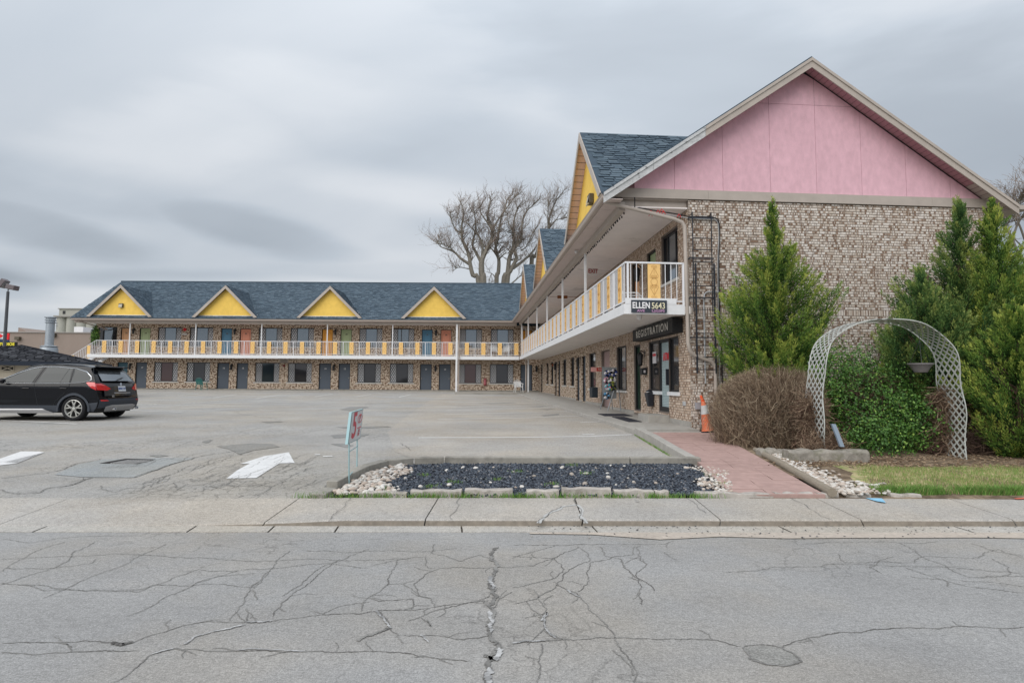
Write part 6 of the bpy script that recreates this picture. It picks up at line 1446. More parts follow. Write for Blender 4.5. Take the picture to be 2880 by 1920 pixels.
# car space: x forward from the rear axle, y to the left side is away from us... near side is y = 0 plane of the tyre face
def Fc(x, y, z): return Vector((CX-x, CY+.91-y, CZ+float(np.interp(z, [-1, .7, 1.0, 1.47, 1.6, 2.6], [-1, .7, 1.075, 1.505, 1.63, 2.63]))))          # y = +.91 is the side facing the camera
WB = 2.67; RW = .345
def lerp_(x, xs, ys): return float(np.interp(x, xs, ys))
def xr_(z): return lerp_(z, [.2, .38, .55, .68, .80, .95, 1.05, 1.25, 1.44, 1.50, 1.60], [-.62, -.76, -.80, -.785, -.75, -.71, -.65, -.50, -.33, -.42, -.36])
def xf_(z): return lerp_(z, [.2, .4, .6, .8, .95, 1.1, 1.6], [3.40, 3.55, 3.56, 3.50, 3.35, 3.1, 3.1])
def zt_(x): return lerp_(x, [-.6, -.3, 0, .5, .9, 1.25, 1.5, 1.8, 2.1, 2.28, 2.8, 3.2, 3.5], [1.49, 1.525, 1.56, 1.59, 1.60, 1.575, 1.52, 1.34, 1.14, 1.06, 1.01, .93, .83])
def plan(x): return 1-.085*max(0, (x-2.3)/1.25)**2-.07*max(0, (-x-.1)/.8)**2
def hw(x, z):
    w_ = lerp_(z, [.2, .30, .45, .62, .80, .92, .99, 1.05, 1.30, 1.50, 1.6], [.84, .885, .905, .900, .905, .915, .895, .865, .765, .665, .60])
    return w_*plan(x)
def arch(x):
    z = .26
    for c in (0, WB):
        d = abs(x-c)
        if d < .41: z = max(z, .345+math.sqrt(max(0, .41**2-d*d))*.98-.04)
    return z
NXs, NR_ = 110, 22
vs = []; fs = []
for i in range(NXs+1):
    x0 = -.92+(4.50)*i/NXs; top = zt_(x0); zb = arch(x0); zsh = top-.075; ring = []
    for k in range(16): z = zb+(zsh-zb)*(k/15); ring.append((hw(x0, z), z))
    wtop = ring[-1][0]
    for k in range(1, 9):
        a = k/8*math.pi/2; ring.append((wtop*(1-math.sin(a)**1.0*1.0*(k/8)**.6) if False else wtop*math.cos(a)**.72 if k < 8 else 0, zsh+(top-zsh)*math.sin(a)**.8))
    full = [(y, z) for y, z in ring]+[(-y, z) for y, z in ring[:-1][::-1]]
    for (y, z) in full: vs.append((min(max(x0, xr_(z)+ .13*(abs(y)/.9)**4), xf_(z)-.30*(abs(y)/.9)**3), y, z))
k = len(full)
for i in range(NXs):
    for j in range(k-1): fs.append((i*k+j, (i+1)*k+j, (i+1)*k+j+1, i*k+j+1))
# close the ends
def cap(base):
    for j in range(k//2-1): fs.append((base+j, base+j+1, base+k-2-j, base+k-1-j))
cap(0); cap(NXs*k)
mb = MB(Fc); mb.add(vs, fs); body = mb.build('body', cp, CAR, recalc=True)
body.data.polygons.foreach_set('use_smooth', [True]*len(body.data.polygons))
md = body.modifiers.new('e', 'EDGE_SPLIT'); md.split_angle = math.radians(32)
mb = MB(Fc); mb.box(-.55, 3.2, -.72, .72, .22, .75); mb.build('underbody', black, CAR)
def side(poly, off=.004):
    return [(x, hw(x, z)+off, z) for x, z in poly]
def dens(poly, closed=True, st=.06):
    out = []; n_ = len(poly)
    for i in range(n_ if closed else n_-1):
        a, b_ = poly[i], poly[(i+1) % n_]; m_ = max(1, int(math.hypot(a[0]-b_[0], a[1]-b_[1])/st))
        for j in range(m_): out.append((a[0]+(b_[0]-a[0])*j/m_, a[1]+(b_[1]-a[1])*j/m_))
    if not closed: out.append(poly[-1])
    return out
def sidepanel(nm, poly, m, off=.004, par=CAR, sg1=0):
    if not sg1: sidepanel(nm, poly, m, off, par, 1); return sidepanel(nm, poly, m, off, par, -1)
    """a curved patch following the side of the body, cut in thin columns"""
    xs = sorted({p[0] for p in poly}|set(np.linspace(min(p[0] for p in poly), max(p[0] for p in poly), 16).tolist())); b = MB(Fc)
    def zrange(x):
        zz = []
        n_ = len(poly)
        for i in range(n_):
            a, c = poly[i], poly[(i+1) % n_]
            if abs(a[0]-c[0]) < 1e-6: 
                if abs(a[0]-x) < 1e-6: zz += [a[1], c[1]]
                continue
            if min(a[0], c[0])-1e-6 <= x <= max(a[0], c[0])+1e-6: zz.append(a[1]+(c[1]-a[1])*(x-a[0])/(c[0]-a[0]))
        return (min(zz), max(zz)) if zz else None
    for sg in ((sg1,) if sg1 else (1, -1)):
        for xa, xb in zip(xs, xs[1:]):
            ra, rb = zrange(xa+1e-5), zrange(xb-1e-5)
            if not ra or not rb: continue
            for j in range(5):
                q = [(xa, ra[0]+(ra[1]-ra[0])*j/5), (xb, rb[0]+(rb[1]-rb[0])*j/5), (xb, rb[0]+(rb[1]-rb[0])*(j+1)/5), (xa, ra[0]+(ra[1]-ra[0])*(j+1)/5)]
                b.add([(max(x, xr_(z)+.125), sg*(hw(x, z)+off), z) for x, z in q], [(0, 1, 2, 3)])
    o = b.build(nm, m, par, recalc=False); o.data.polygons.foreach_set('use_smooth', [True]*len(o.data.polygons)); return o
sidepanel('side_window', [(2.12, 1.02), (1.20, 1.00), (1.08, 1.46), (1.26, 1.455), (1.46, 1.39), (1.74, 1.24), (1.96, 1.12)], cgl)
sidepanel('side_window', [(1.08, 1.00), (.16, 1.005), (.22, 1.445), (.60, 1.475), (.95, 1.475)], cgl)
sidepanel('side_window', [(.10, 1.005), (-.26, 1.03), (-.40, 1.10), (-.36, 1.22), (-.17, 1.36), (.15, 1.43)], cgl)
trim = [(2.28, 1.0), (1.7, .985), (1.1, .98), (.2, .985), (-.22, 1.01), (-.43, 1.085), (-.40, 1.19), (-.22, 1.34), (.1, 1.44), (.65, 1.495), (1.10, 1.49), (1.32, 1.45), (1.60, 1.34), (1.93, 1.17), (2.2, 1.03)]
mb = MB(Fc)
for sg in (1, -1): mb.tube([(x, sg*(hw(x, z)+.006), z) for x, z in dens(trim, True, .12)], .011, 5, closed=True)
mb.build('window_trim', chrome, CAR, smooth=True)
mb = MB(Fc)
for ln_ in ([(1.02, 1.47), (1.14, .99), (1.08, .75), (1.0, .45), (1.0, .33)], [(.18, 1.44), (.13, .99), (.16, .85), (.33, .72), (.52, .55), (.56, .35)], [(.42, 1.0), (.34, 1.30), (.30, 1.45)], [(2.14, .98), (2.2, .7), (2.2, .35)], [(-.36, 1.46), (-.42, 1.30), (-.55, 1.12), (-.60, 1.02)]):
    mb.tube([(x, hw(x, z)+.002, z) for x, z in dens(ln_, False)], .006, 4)
mb.tube([(-.60, .85, 1.03), (-.79, .80, .98), (-.82, .3, .985), (-.82, 0, .99)], .004, 4); mb.build('panel_gap', black, CAR)
mb = MB(Fc)
for sg in (1, -1):
    for xx in (1.36, .30): mb.tube([(xx-.10, sg*(hw(xx, .87)+.008), .87), (xx, sg*(hw(xx, .87)+.035), .875), (xx+.10, sg*(hw(xx, .87)+.008), .87)], .016, 6)
mb.build('door_handle', cp, CAR, smooth=True)
# plastic cladding, sills, arches
for c in (0, WB):
    for sg in (1, -1):
        mb = MB(Fc); P_ = [(c+math.cos(a)*.415, sg*(hw(c, .5)+.012), .345+math.sin(a)*.40-.03) for a in np.linspace(-.12, math.pi+.12, 22)]; Q_ = [(c+math.cos(a)*.475, sg*(hw(c, .5)+.008), .345+math.sin(a)*.455-.03) for a in np.linspace(-.12, math.pi+.12, 22)]
        n_ = len(P_); mb.add(P_+Q_+[(p[0], p[1]-sg*.10, p[2]) for p in P_], [(i, i+1, n_+i+1, n_+i) for i in range(n_-1)]+[(i, i+1, 2*n_+i+1, 2*n_+i) for i in range(n_-1)]); mb.build('arch_cladding', cplas, CAR, recalc=False)
sidepanel('sill_cladding', [(.46, .24), (2.20, .24), (2.24, .44), (.44, .44)], cplas, .012)
mb = MB(Fc)
for sg in (1, -1): mb.add([(x, sg*(.925+d), z) for x, d, z in ((.50, -.02, .215), (2.20, -.02, .215), (2.20, .02, .30), (.75, .02, .315), (2.20, 0, .34), (.85, 0, .345))], [(0, 1, 2, 3), (3, 2, 4, 5)])
mb.build('side_sill_trim', sgrey, CAR, recalc=False)
sidepanel('rear_cladding', [(-.84, .28), (-.40, .26), (-.44, .50), (-.62, .52), (-.86, .56)], cplas, .008)
# the rear end: bumper cladding, skid plate, tailgate glass, lamps, plate
def rear(poly, m, nm, off=.006, yz=True):
    b = MB(Fc); xs = sorted({p[0] for p in poly}|set(np.linspace(min(p[0] for p in poly), max(p[0] for p in poly), 12).tolist()))
    n_ = len(poly)
    def zr(y):
        zz = []
        for i in range(n_):
            a, c = poly[i], poly[(i+1) % n_]
            if abs(a[0]-c[0]) < 1e-6: continue
            if min(a[0], c[0])-1e-6 <= y <= max(a[0], c[0])+1e-6: zz.append(a[1]+(c[1]-a[1])*(y-a[0])/(c[0]-a[0]))
        return (min(zz), max(zz)) if zz else None
    for ya, yb in zip(xs, xs[1:]):
        ra, rb = zr(ya+1e-5), zr(yb-1e-5)
        if not ra or not rb: continue
        for j in range(4):
            q = [(ya, ra[0]+(ra[1]-ra[0])*j/4), (yb, rb[0]+(rb[1]-rb[0])*j/4), (yb, rb[0]+(rb[1]-rb[0])*(j+1)/4), (ya, ra[0]+(ra[1]-ra[0])*(j+1)/4)]
            b.add([(xr_(z)+.13*(abs(y)/.9)**4-off, y, z) for y, z in q], [(0, 1, 2, 3)])
    o = b.build(nm, m, CAR, recalc=False); o.data.polygons.foreach_set('use_smooth', [True]*len(o.data.polygons)); return o
rear([(-.66, 1.06), (.66, 1.06), (.60, 1.30), (.5, 1.38), (-.5, 1.38), (-.60, 1.30)], cgl2, 'rear_window')
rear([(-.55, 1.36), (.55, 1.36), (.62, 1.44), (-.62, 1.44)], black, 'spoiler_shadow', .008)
mb = MB(Fc); mb.prism([(-.34, -.62, 1.50), (-.50, -.60, 1.475), (-.50, .60, 1.475), (-.34, .62, 1.50)], (0, 0, .028)); mb.build('spoiler', mat('spoiler_black', (.006, .007, .01), .6, .2), CAR, bevel=.008)
rear([(-.86, .36), (.86, .36), (.86, .60), (.5, .62), (-.5, .62), (-.86, .60)], cplas, 'bumper', .012)
rear([(-.60, .26), (.60, .26), (.66, .40), (.45, .44), (-.45, .44), (-.66, .40)], sgrey, 'skid_plate', .022)
rear([(-.70, .70), (.70, .70), (.66, .98), (-.66, .98)], mat('tailgate_recess', (.012, .013, .016), .35, .5, coat=.6), 'tailgate', .004)
rear([(-.36, .755), (.36, .755), (.36, .775), (-.36, .775)], sgrey, 'tailgate_trim', .012)
for sg in (1, -1):
    rear([(sg*.46, .86), (sg*.62, .82), (sg*.88, .84), (sg*.90, .985), (sg*.74, .985), (sg*.60, .93)], redl, 'tail_lamp', .014)
    rear([(sg*.60, .555), (sg*.82, .555), (sg*.84, .60), (sg*.62, .585)], redl, 'reflector', .016)
sidepanel('tail_lamp', [(-.84, .82), (-.66, .82), (-.48, .88), (-.32, 1.00), (-.36, 1.02), (-.84, 1.0)], redl, .006)
rear([(-.165, .80), (.165, .80), (.165, .925), (-.165, .925)], mat('plate_white', (.55, .58, .62), .5), 'licence_plate', .016)
text('CB 207', .105, (0, 1, 0), (0, 0, 1), Fc(xr_(.86)-.02, 0, .862), mat('plate_blue', (.05, .10, .30)), CAR, 'plate_lettering', thick=.002).rotation_euler
bpy.data.objects.remove([o for o in bpy.data.objects if o.name.startswith('plate_lettering')][0])
def rtext(s, size, y, z, m, nm):      # lettering on the tailgate: reads left to right seen from behind
    return text(s, size, (0, -1, 0) if False else (0, 1, 0), (0, 0, 1), Vector((0, 0, 0)), m, CAR, nm)
xd_ = Vector((0, 1, 0))               # world direction of reading for someone looking along -X at the tail
mk = lambda s, size, y, z, m, nm: text(s, size, xd_, (0, 0, 1), Fc(xr_(z)-.018, y, z), m, CAR, nm, thick=.002, bold=.003)
mk('BZNC 417', .07, 0, .862, MATS['plate_blue'], 'plate_lettering'); mk('X1', .085, .44, .685, chrome, 'badge_lettering')
mb = MB(Fc); mb.lathe([(0, 0), (.04, 0), (.04, -.008), (.03, -.010), (0, -.010)], (xr_(.97)-.008, 0, .965), 14, 'x'); mb.build('round_badge', mat('badge_blue_white', (.45, .50, .58), .3, .5), CAR)
mb = MB(Fc); mb.tube([(-.66, .1, 1.10), (-.62, -.15, 1.16), (-.60, -.25, 1.17)], .012, 5); mb.build('rear_wiper', black, CAR)
mb = MB(Fc); mb.lathe([(.0, 0), (.045, 0), (.045, -.06), (.035, -.06), (.035, -.01)], (-.86, .50, .33), 12, 'x'); mb.lathe([(.0, 0), (.045, 0), (.045, -.06), (.035, -.06), (.035, -.01)], (-.86, -.50, .33), 12, 'x'); mb.build('exhaust', chrome, CAR)
mb = MB(Fc)
for sg in (1, -1): mb.tube([(-.15, sg*.60, 1.51), (0, sg*.61, 1.535), (.6, sg*.62, 1.57), (1.3, sg*.61, 1.56), (1.45, sg*.60, 1.53)], .012, 5)
mb.build('roof_rail', cplas, CAR, smooth=True)
mb = MB(Fc); mb.prism([(-.12, .0, 1.555), (.04, .03, 1.575), (.04, -.03, 1.575)], (-.03, 0, .05)); mb.build('roof_antenna', cplas, CAR)
mb = MB(Fc)
for sg in (1, -1): mb.lathe([(0, -.09), (.05, -.07), (.075, -.02), (.07, .04), (.0, .07)], (1.96, sg*1.00, 1.05), 12, 'y')
mb.build('door_mirror', cp, CAR, smooth=True)
mb = MB(Fc); mb.add([(2.20, -.60, 1.12), (2.20, .60, 1.12), (1.55, .54, 1.52), (1.55, -.54, 1.52)], [(0, 1, 2, 3)]); mb.build('windscreen', cgl, CAR, recalc=False)
for sg in (1, -1): sidepanel('headlamp', [(3.10, .78), (3.30, .78), (3.30, .90), (3.0, .93)], chrome, .008); break
for (wx, sg) in ((0, 1), (0, -1), (WB, 1), (WB, -1)):
    yc = sg*.79; mb = MB(Fc); o_ = sg*.115
    mb.lathe([(.245, -sg*.10), (.30, -sg*.11), (.335, -sg*.09), (.345, -sg*.05), (.345, sg*.06), (.335, sg*.095), (.30, sg*.115), (.25, sg*.105), (.245, sg*.08)], (wx, yc, RW), 32, 'y'); wh = mb.build('wheel', rubber, CAR, smooth=True)
    mb = MB(Fc); mb.lathe([(.25, sg*.105), (.238, sg*.11), (.225, sg*.085), (.225, -sg*.05)], (wx, yc, RW), 32, 'y')
    for kx_ in range(5):
        for dd in (-.17, .17):
            a0_ = kx_*2*math.pi/5+.3; a1_ = a0_+dd*1.5; r0, r1 = .045, .232; am = a0_+dd*.55
            for (ra, aa, rb, ab) in ((r0, a0_+dd*.9, .12, am), (.12, am, r1, a1_)):
                w0, w1 = .016, .014
                pa, pb = Vector((math.cos(aa)*ra, math.sin(aa)*ra)), Vector((math.cos(ab)*rb, math.sin(ab)*rb)); t_ = (pb-pa).normalized(); nn_ = Vector((-t_.y, t_.x))
                q = [pa-nn_*w0, pb-nn_*w1, pb+nn_*w1, pa+nn_*w0]; mb.prism([(wx+p.x, yc+sg*.088, RW+p.y) for p in q], (0, -sg*.03, 0))
    mb.lathe([(0, sg*.095), (.045, sg*.092), (.055, sg*.06)], (wx, yc, RW), 14, 'y'); mb.build('rim', silver, wh)
    mb = MB(Fc); mb.lathe([(0, -sg*.0), (.235, -sg*.0)], (wx, yc, RW), 20, 'y'); mb.build('back_disc', mat('wheel_dark', (.015, .014, .014), .6, .3), wh, recalc=False)  # flat dark disc closing the wheel behind the spokes
# ------------------------------------------------------------ parking sign on two thin posts
tealp = mat('sign_frame_teal', (.30, .45, .47), .5, .3); signw = mat('sign_white', (.66, .68, .70), .5, .3, var=.04); signr = mat('sign_red_faded', (.60, .08, .11), .6, .3, var=.08)
b0, b1 = G(983, 1366), G(1004, 1326); 
b1 = Vector((b0.x+.235, b0.y+.62, gz(b0.y+.62))) if False else b1
ps = empty('parking_sign', b0, 0, 'small white sign with red 5 and circled P on thin posts in the pebbles', 'sign')
# board: corners unprojected on a plane through the posts
dirb = (b1-b0); dirb.z = 0; dirb.normalize(); nrm = Vector((dirb.y, -dirb.x, 0))
def onp(px, py): d = ray(px, py); return CP+d*((b0-CP).dot(nrm)/d.dot(nrm))
c_tl, c_tr, c_br, c_bl = [onp(*p) for p in ((989, 1159), (1022, 1149), (1014, 1232), (978, 1249))]
mb = MB(); mb.prism([c_tl, c_tr, c_br, c_bl], nrm*-.035 if nrm.x < 0 else nrm*-.035); bd = mb.build('board', [tealp], ps)
fr2 = lambda u, v: (c_tl*(1-u)+c_tr*u)*(1-v)+(c_bl*(1-u)+c_br*u)*v+nrm*.003
mb = MB(); mb.add([fr2(.05, .03), fr2(.95, .03), fr2(.95, .97), fr2(.05, .97)], [(0, 1, 2, 3)]); mb.build('face', signw, bd, recalc=False)
xdir = (c_tr-c_tl); ydir = (c_tl-c_bl); hB_ = ydir.length; wB_ = xdir.length
def signtext(s, u, v, size, sx, bold=.006):
    o = text(s, size, (1, 0, 0), (0, 1, 0), (0, 0, 0), signr, bd, 'lettering', thick=.0, bold=bold)
    W_ = wm(bd).inverted()
    for vv in o.data.vertices: p = fr2(u+vv.co.x*sx, v-vv.co.y)+nrm*.003; vv.co = W_ @ p
    o.matrix_local = Matrix()
signtext('5', .32, .50, 1.18, .62, .02); signtext('P', .73, .31, .36, .62, .012)
mb = MB(); ce = fr2(.73, .30)+nrm*.002; P_ = [ce+xdir*(.19*math.cos(a))+ydir*(.155*math.sin(a)) for a in np.linspace(0, 2*math.pi, 25)[:-1]]; mb.tube(P_, .006, 4, closed=True)
mb.add([fr2(.56, .585)+nrm*.002, fr2(.92, .585)+nrm*.002, fr2(.92, .62)+nrm*.002, fr2(.56, .62)+nrm*.002], [(0, 1, 2, 3)]); mb.build('ring_and_bar', signr, bd, recalc=False)
signtext('ALL', .74, .70, .15, .62, .006); signtext('DAY', .72, .82, .13, .62, .006)
mb = MB(); mb.tube([b0-Vector((0, 0, .1)), b0.lerp(c_bl, .3)+Vector((0, 0, 0)), c_bl.lerp(c_br, .16)+nrm*-.015], .010, 6); mb.tube([b1-Vector((0, 0, .1)), c_bl.lerp(c_br, .78)+nrm*-.015], .010, 6)
mb.tube([c_bl.lerp(c_br, .16)-Vector((0, 0, .11)), c_bl.lerp(c_br, .78)-Vector((0, 0, .10))], .007, 5); mb.tube([b0+Vector((0, 0, .15)), b1+Vector((0, 0, .08))], .007, 5); mb.build('post', tealp, ps, smooth=True)
# ------------------------------------------------------------ cone, net bag, meter box
cc = Vector((Yp(1992, 1200, 14.05).x, 14.05, .46))
cone = empty('traffic_cone', cc, 0, 'faded orange traffic cone leaning at the brick corner, with a worn grey band', 'traffic cone')
oc = mat('cone_orange', (.62, .17, .085), .75, .2, var=.15, vscale=12, col2=(.45, .20, .14), thresh=(.5, .65)); gb = mat('cone_band', (.45, .45, .45), .6, .3, var=.2, vscale=25)
tiltM = Matrix.Translation(cc) @ Matrix.Rotation(math.radians(-9), 4, 'Y'); Ft = lambda x, y, z: tiltM @ Vector((x, y, z))
mb = MB(Ft); mb.lathe([(.17, .02), (.15, .03), (.128, .10), (.098, .42), (.10, .425)], n=20); mb.lathe([(.068, .62), (.05, .70), (.045, .72), (.0, .72)], n=20); mb.build('cone_body', oc, cone, smooth=True)
mb = MB(Ft); mb.lathe([(.102, .42), (.094, .45), (.068, .63)], n=20); mb.build('band', gb, cone, smooth=True)
mb = MB(Ft); mb.prism([(-.20, -.17, -.01), (.22, -.17, -.01), (.22, .2, -.01), (-.20, .2, -.01)], (0, 0, .035)); mb.build('base', rubber, cone)
nb = MB(); ax0, ax1 = Vector((Yp(1971, 1112, 14.45).x, 14.45, Yp(1971, 1112, 14.45).z)), Vector((Yp(2000, 1180, 14.4).x, 14.4, .62)); N1 = 60
for ph in range(5):
    nb.tube([ax0.lerp(ax1, i/N1)+Vector((math.cos(i*.75+ph*1.26)*.05*math.sin(math.pi*min(1, i/N1+.1)), math.sin(i*.75+ph*1.26)*.05, 0)) for i in range(N1+1)], .008, 4)
tag(nb.build('net_bag', mat('net_orange', (.85, .13, .04), .6, .3), None), 'twisted bright orange plastic netting behind the traffic cone', 'netting')
mb = MB(Fg); mb.box(.10, .30, .0, .09, .96, 1.12); mb.tube([(.2, .05, .96), (.24, .06, .8), (.2, .05, .5)], .006, 4); tag(mb.build('meter_box', mat('box_grey', (.34, .34, .37), .6, .3), None), 'small grey utility box on the bricks behind the traffic cone', 'utility box')
# ------------------------------------------------------------ wall ladder, cables, conduits
LD = empty('wall_ladder', Fg(.32, .15, 1.8), AN, 'black steel access ladder fixed to the pale bricks beside the downspout', 'ladder')
mb = MB(Fg)
for s in (.07, .56): mb.box(s-.008, s+.008, .10, .13, 3.4, 5.95)
mb.tube([(.07, .11, 5.95), (.07, .02, 5.90)], .012, 4); mb.tube([(.56, .11, 5.95), (.56, .02, 5.88)], .012, 4)
for s in (.12, .60): mb.box(s-.014, s+.014, .12, .17, 1.85, 4.62)
mb.build('rail', blackm, LD)
z = 1.95
while z < 5.5:
    mb = MB(Fg); mb.tube([(.08, .135, z), (.58, .135, z)], .010, 5); mb.build('rung', blackm, LD); z += (.30 if z < 3.6 else .305) if int(z*10) % 3 else .22
for z in (2.75, 3.75, 4.76, 5.8):
    mb = MB(Fg); mb.box(-.02, .0, .0, .14, z-.02, z+.02); mb.box(.0, .62, .10, .115, z-.015, z+.015); mb.build('bracket', blackm, LD)
cab = lambda nm, fr, pth, r_, m, lab, cat='cable', grp=None: tag(MB(fr).tube(pth, r_, 6).build(nm, m, None, smooth=True), lab, cat, grp)
cw = mat('conduit_grey', (.40, .42, .44), .5, .4); cb_ = mat('cable_black', (.008, .009, .014), .5, .4)
cab('cable', Fg, [(-1.45, .08, 5.99), (-1.3, .10, 6.02), (-.9, .10, 5.96), (-.3, .10, 5.88), (.0, .06, 5.84), (.3, .05, 5.85), (.62, .05, 5.85), (.76, .05, 5.80), (.80, .05, 5.66), (.80, .05, 5.3), (.77, .05, 4.9), (.76, .05, 3.2), (.79, .05, 3.0), (.80, .05, 1.4)], .016, cb_, 'thick black cable running over the porch opening and down the bricks')
cab('cable', Fg, [(-1.35, .08, 5.97), (-.9, .09, 5.91), (-.3, .09, 5.83), (.0, .055, 5.80), (.3, .04, 5.79), (.70, .04, 5.79), (.77, .04, 5.7), (.79, .04, 5.4), (.745, .04, 4.7), (.73, .04, 3.2), (.75, .04, 1.2)], .011, cw, 'thin grey cable beside the thick black one on the bricks')
cab('conduit', Fg, [(.74, .05, 3.92), (.45, .05, 3.92), (.38, .05, 3.86), (.355, .05, 3.7), (.365, .05, 1.6)], .018, cw, 'pale conduit behind the ladder, bent at its top to the cables', 'conduit')
cab('cable', Fg, [(-1.42, .12, 6.28), (-1.42, .12, 6.02), (-1.6, .15, 6.0)], .016, cb_, 'short black cable hanging from the band board at the porch corner')
mb = MB(Fg)
for s, z in ((-1.02, 5.86), (-1.0, 5.93), (-.72, 5.98), (-.68, 5.93), (-.82, 5.95), (.0+-.28, 5.86)): mb.tube([(s-.04, .11, z-.05), (s, .12, z+.03), (s+.03, .12, z-.02), (s+.05, .11, z-.06)], .008, 4)
tag(mb.build('red_ties', mat('red_tape', (.8, .04, .05), .6), None), 'red tape ties knotted round the cables at the porch opening', 'cable ties')
# string lights along the porch beam
sp_ = []; mbb = MB(Fn)
for i in range(260):
    t = .2+i*.11; sag = .03*math.sin(i*.5); sp_.append((t, NB-.12+R.uniform(-.012, .012), ZC-.06+sag*.5+R.uniform(-.02, .02)))
    if i % 2 == 0: mbb.lathe([(0, 0), (.018, -.01), (.02, -.05), (0, -.07)], (t, NB-.12, ZC-.07+R.uniform(-.03, .01)), 5)
mbb.tube(sp_, .010, 4); tag(mbb.build('string_lights', cb_, None), 'black string of unlit bulbs hung along the near wing porch beam', 'string lights')
# ------------------------------------------------------------ signs
sb = empty('shop_sign', Fn(2.25, .2, 3.1), AN, 'long black box sign reading REGISTRATION over the office door', 'sign')
mb = MB(Fn); mb.box(.42, 4.10, .02, .30, 2.925, 3.29); bx_o = mb.build('sign_box', mat('sign_black_face', (.018, .019, .021), .55, .3, var=.1), sb, bevel=.008)
o = text('REGISTRATION', .31, -DV, (0, 0, 1), Fn(2.22, .302, 3.10), mat('letter_silver', (.66, .64, .60), .5), sb, 'lettering', sx=1.12, bold=.001, sp=1.30)
sg = empty('address_sign', Fg(-1.05, .2, 3.45), AN, 'dark board with ELLEN AVE and 5643 on the white balcony edge', 'sign')
mb = MB(Fg); mb.box(-1.555, -.655, .19, .215, 3.345, 3.655); mb.build('board', mat('board_slate', (.04, .05, .065), .6, .3, var=.15, vscale=8), sg)
text('ELLEN', .215, QV, (0, 0, 1), Fg(-1.31, .218, 3.515), mat('letter_white', (.78, .78, .80)), sg, 'lettering', sx=.74, bold=.006, sp=1.04)
text('5643', .22, QV, (0, 0, 1), Fg(-.875, .218, 3.51), mat('letter_cream', (.75, .70, .50)), sg, 'lettering', sx=.80, bold=.002)
text('AVE', .085, QV, (0, 0, 1), Fg(-1.32, .218, 3.385), mat('letter_mauve', (.42, .25, .40)), sg, 'lettering', sx=1.3, bold=.003)
text('L2G3P5', .085, QV, (0, 0, 1), Fg(-.88, .218, 3.385), MATS['letter_mauve'], sg, 'lettering', sx=1.2, bold=.003)
mb = MB(Fn); mb.box(6.55, 6.62, .90, 1.22, 5.55, 5.78); mb.tube([(6.58, .05, 5.70), (6.58, 1.65, 5.74)], .008, 4); ex = mb.build('exit_sign', mat('exit_white', (.62, .58, .56), .5), None); tag(ex, 'small hanging exit sign with dark red letters under the porch ceiling', 'sign')
text('EXIT', .21, QV, (0, 0, 1), Fn(6.545, 1.06, 5.67), mat('exit_red', (.30, .02, .03)), ex, 'lettering', sx=.85, bold=.003)
tag(MB(Fn).box(14.2, 14.3, .7, 1.2, 5.78, 5.92).tube([(14.25, .05, 5.86), (14.25, 1.6, 5.86)], .01, 4).build('porch_fixture', mat('rust_brown', (.25, .09, .03), .7), None), 'rusty brown box hanging on a wire below the porch ceiling', 'box')
ph = empty('phone_sign', Fn(9, .1, 2.2), AN, 'small red lightbox sign sticking out beside the wreath stand', 'sign')
mb = MB(Fn); mb.box(8.55, 8.60, .12, .50, 2.06, 2.20); mb.build('board', mat('sign_darkred', (.42, .04, .03), .4), ph)
mb = MB(Fn); mb.box(8.55, 8.605, .50, .72, 2.04, 2.22); mb.build('round_panel', mat('sign_pinkwhite', (.62, .32, .30), .5), ph)
text('PHONE', .10, QV, (0, 0, 1), Fn(8.545, .31, 2.13), mat('letter_pale', (.6, .5, .45)), ph, 'lettering', sx=.8)
# office window paper sign
mb = MB(Fn); mb.box(2.85, 3.2, -.065, -.06, 2.2, 2.55); nt_ = mb.build('window_notice', mat('notice_white', (.62, .60, .62)), None); tag(nt_, 'white paper notice with red letters inside the office side window', 'notice')
text('OPEN', .11, -DV, (0, 0, 1), Fn(3.02, -.058, 2.45), MATS['sign_red'], nt_, 'lettering', bold=.003)
# ------------------------------------------------------------ wall lamps
def lantern(fr, a, z, label, s=1.0, n=.0, big=False, grp='wall lanterns'):
    r_ = empty('wall_lamp', fr(a, n, z), 0, label, 'lamp', grp); mb = MB(fr)
    mb.box(a-.035*s, a+.035*s, n, n+.02, z-.02, z+.14*s); mb.tube([(a, n+.02, z+.08*s), (a, n+.11*s, z+.14*s), (a, n+.13*s, z+.10*s)], .012*s, 5); mb.lathe([(.0, .10*s), (.03*s, .09*s), (.08*s, .03*s), (.075*s, .02*s), (.055*s, -.20*s), (.07*s, -.21*s), (.03*s, -.25*s), (0, -.26*s)], (a, n+.13*s, z), 6)
    mb.build('lantern', black, r_); mb = MB(fr); mb.lathe([(.055*s, .0), (.045*s, -.18*s)], (a, n+.13*s, z), 6); mb.build('lamp_glass', mat('lamp_glass', (.45, .46, .45), .3), r_, recalc=False); return r_
for px, lab in ((375, 'black wall lantern between the peach and green upper doors at the left end'), (660, 'black wall lantern between the blue and salmon upper doors left of centre'), (943, 'black wall lantern between the orange and green upper doors'), (1226, 'black wall lantern between the blue and salmon upper doors nearest the corner')):
    lantern(Ff, FDX(px), 5.55, lab, 1.3)
for px, lab in ((370, 'black wall lantern right behind the parked car between its two doors'), (654, 'black wall lantern between the grey doors right of the green chair'), (941, 'black wall lantern between grey doors under the orange upper door'), (1226, 'black wall lantern between grey doors left of the tall white post'), (1509, 'black wall lantern in the corner where the two wings meet')):
    lantern(Ff, FDX(px), 2.75, lab, 1.3)
lantern(Fn, 3.75, 2.45, 'large black lantern on the brick pier under the REGISTRATION sign', 1.25)
lantern(Fn, 3.95, 5.2, 'black wall lantern on the upper floor between the two nearest doors', 1.4)
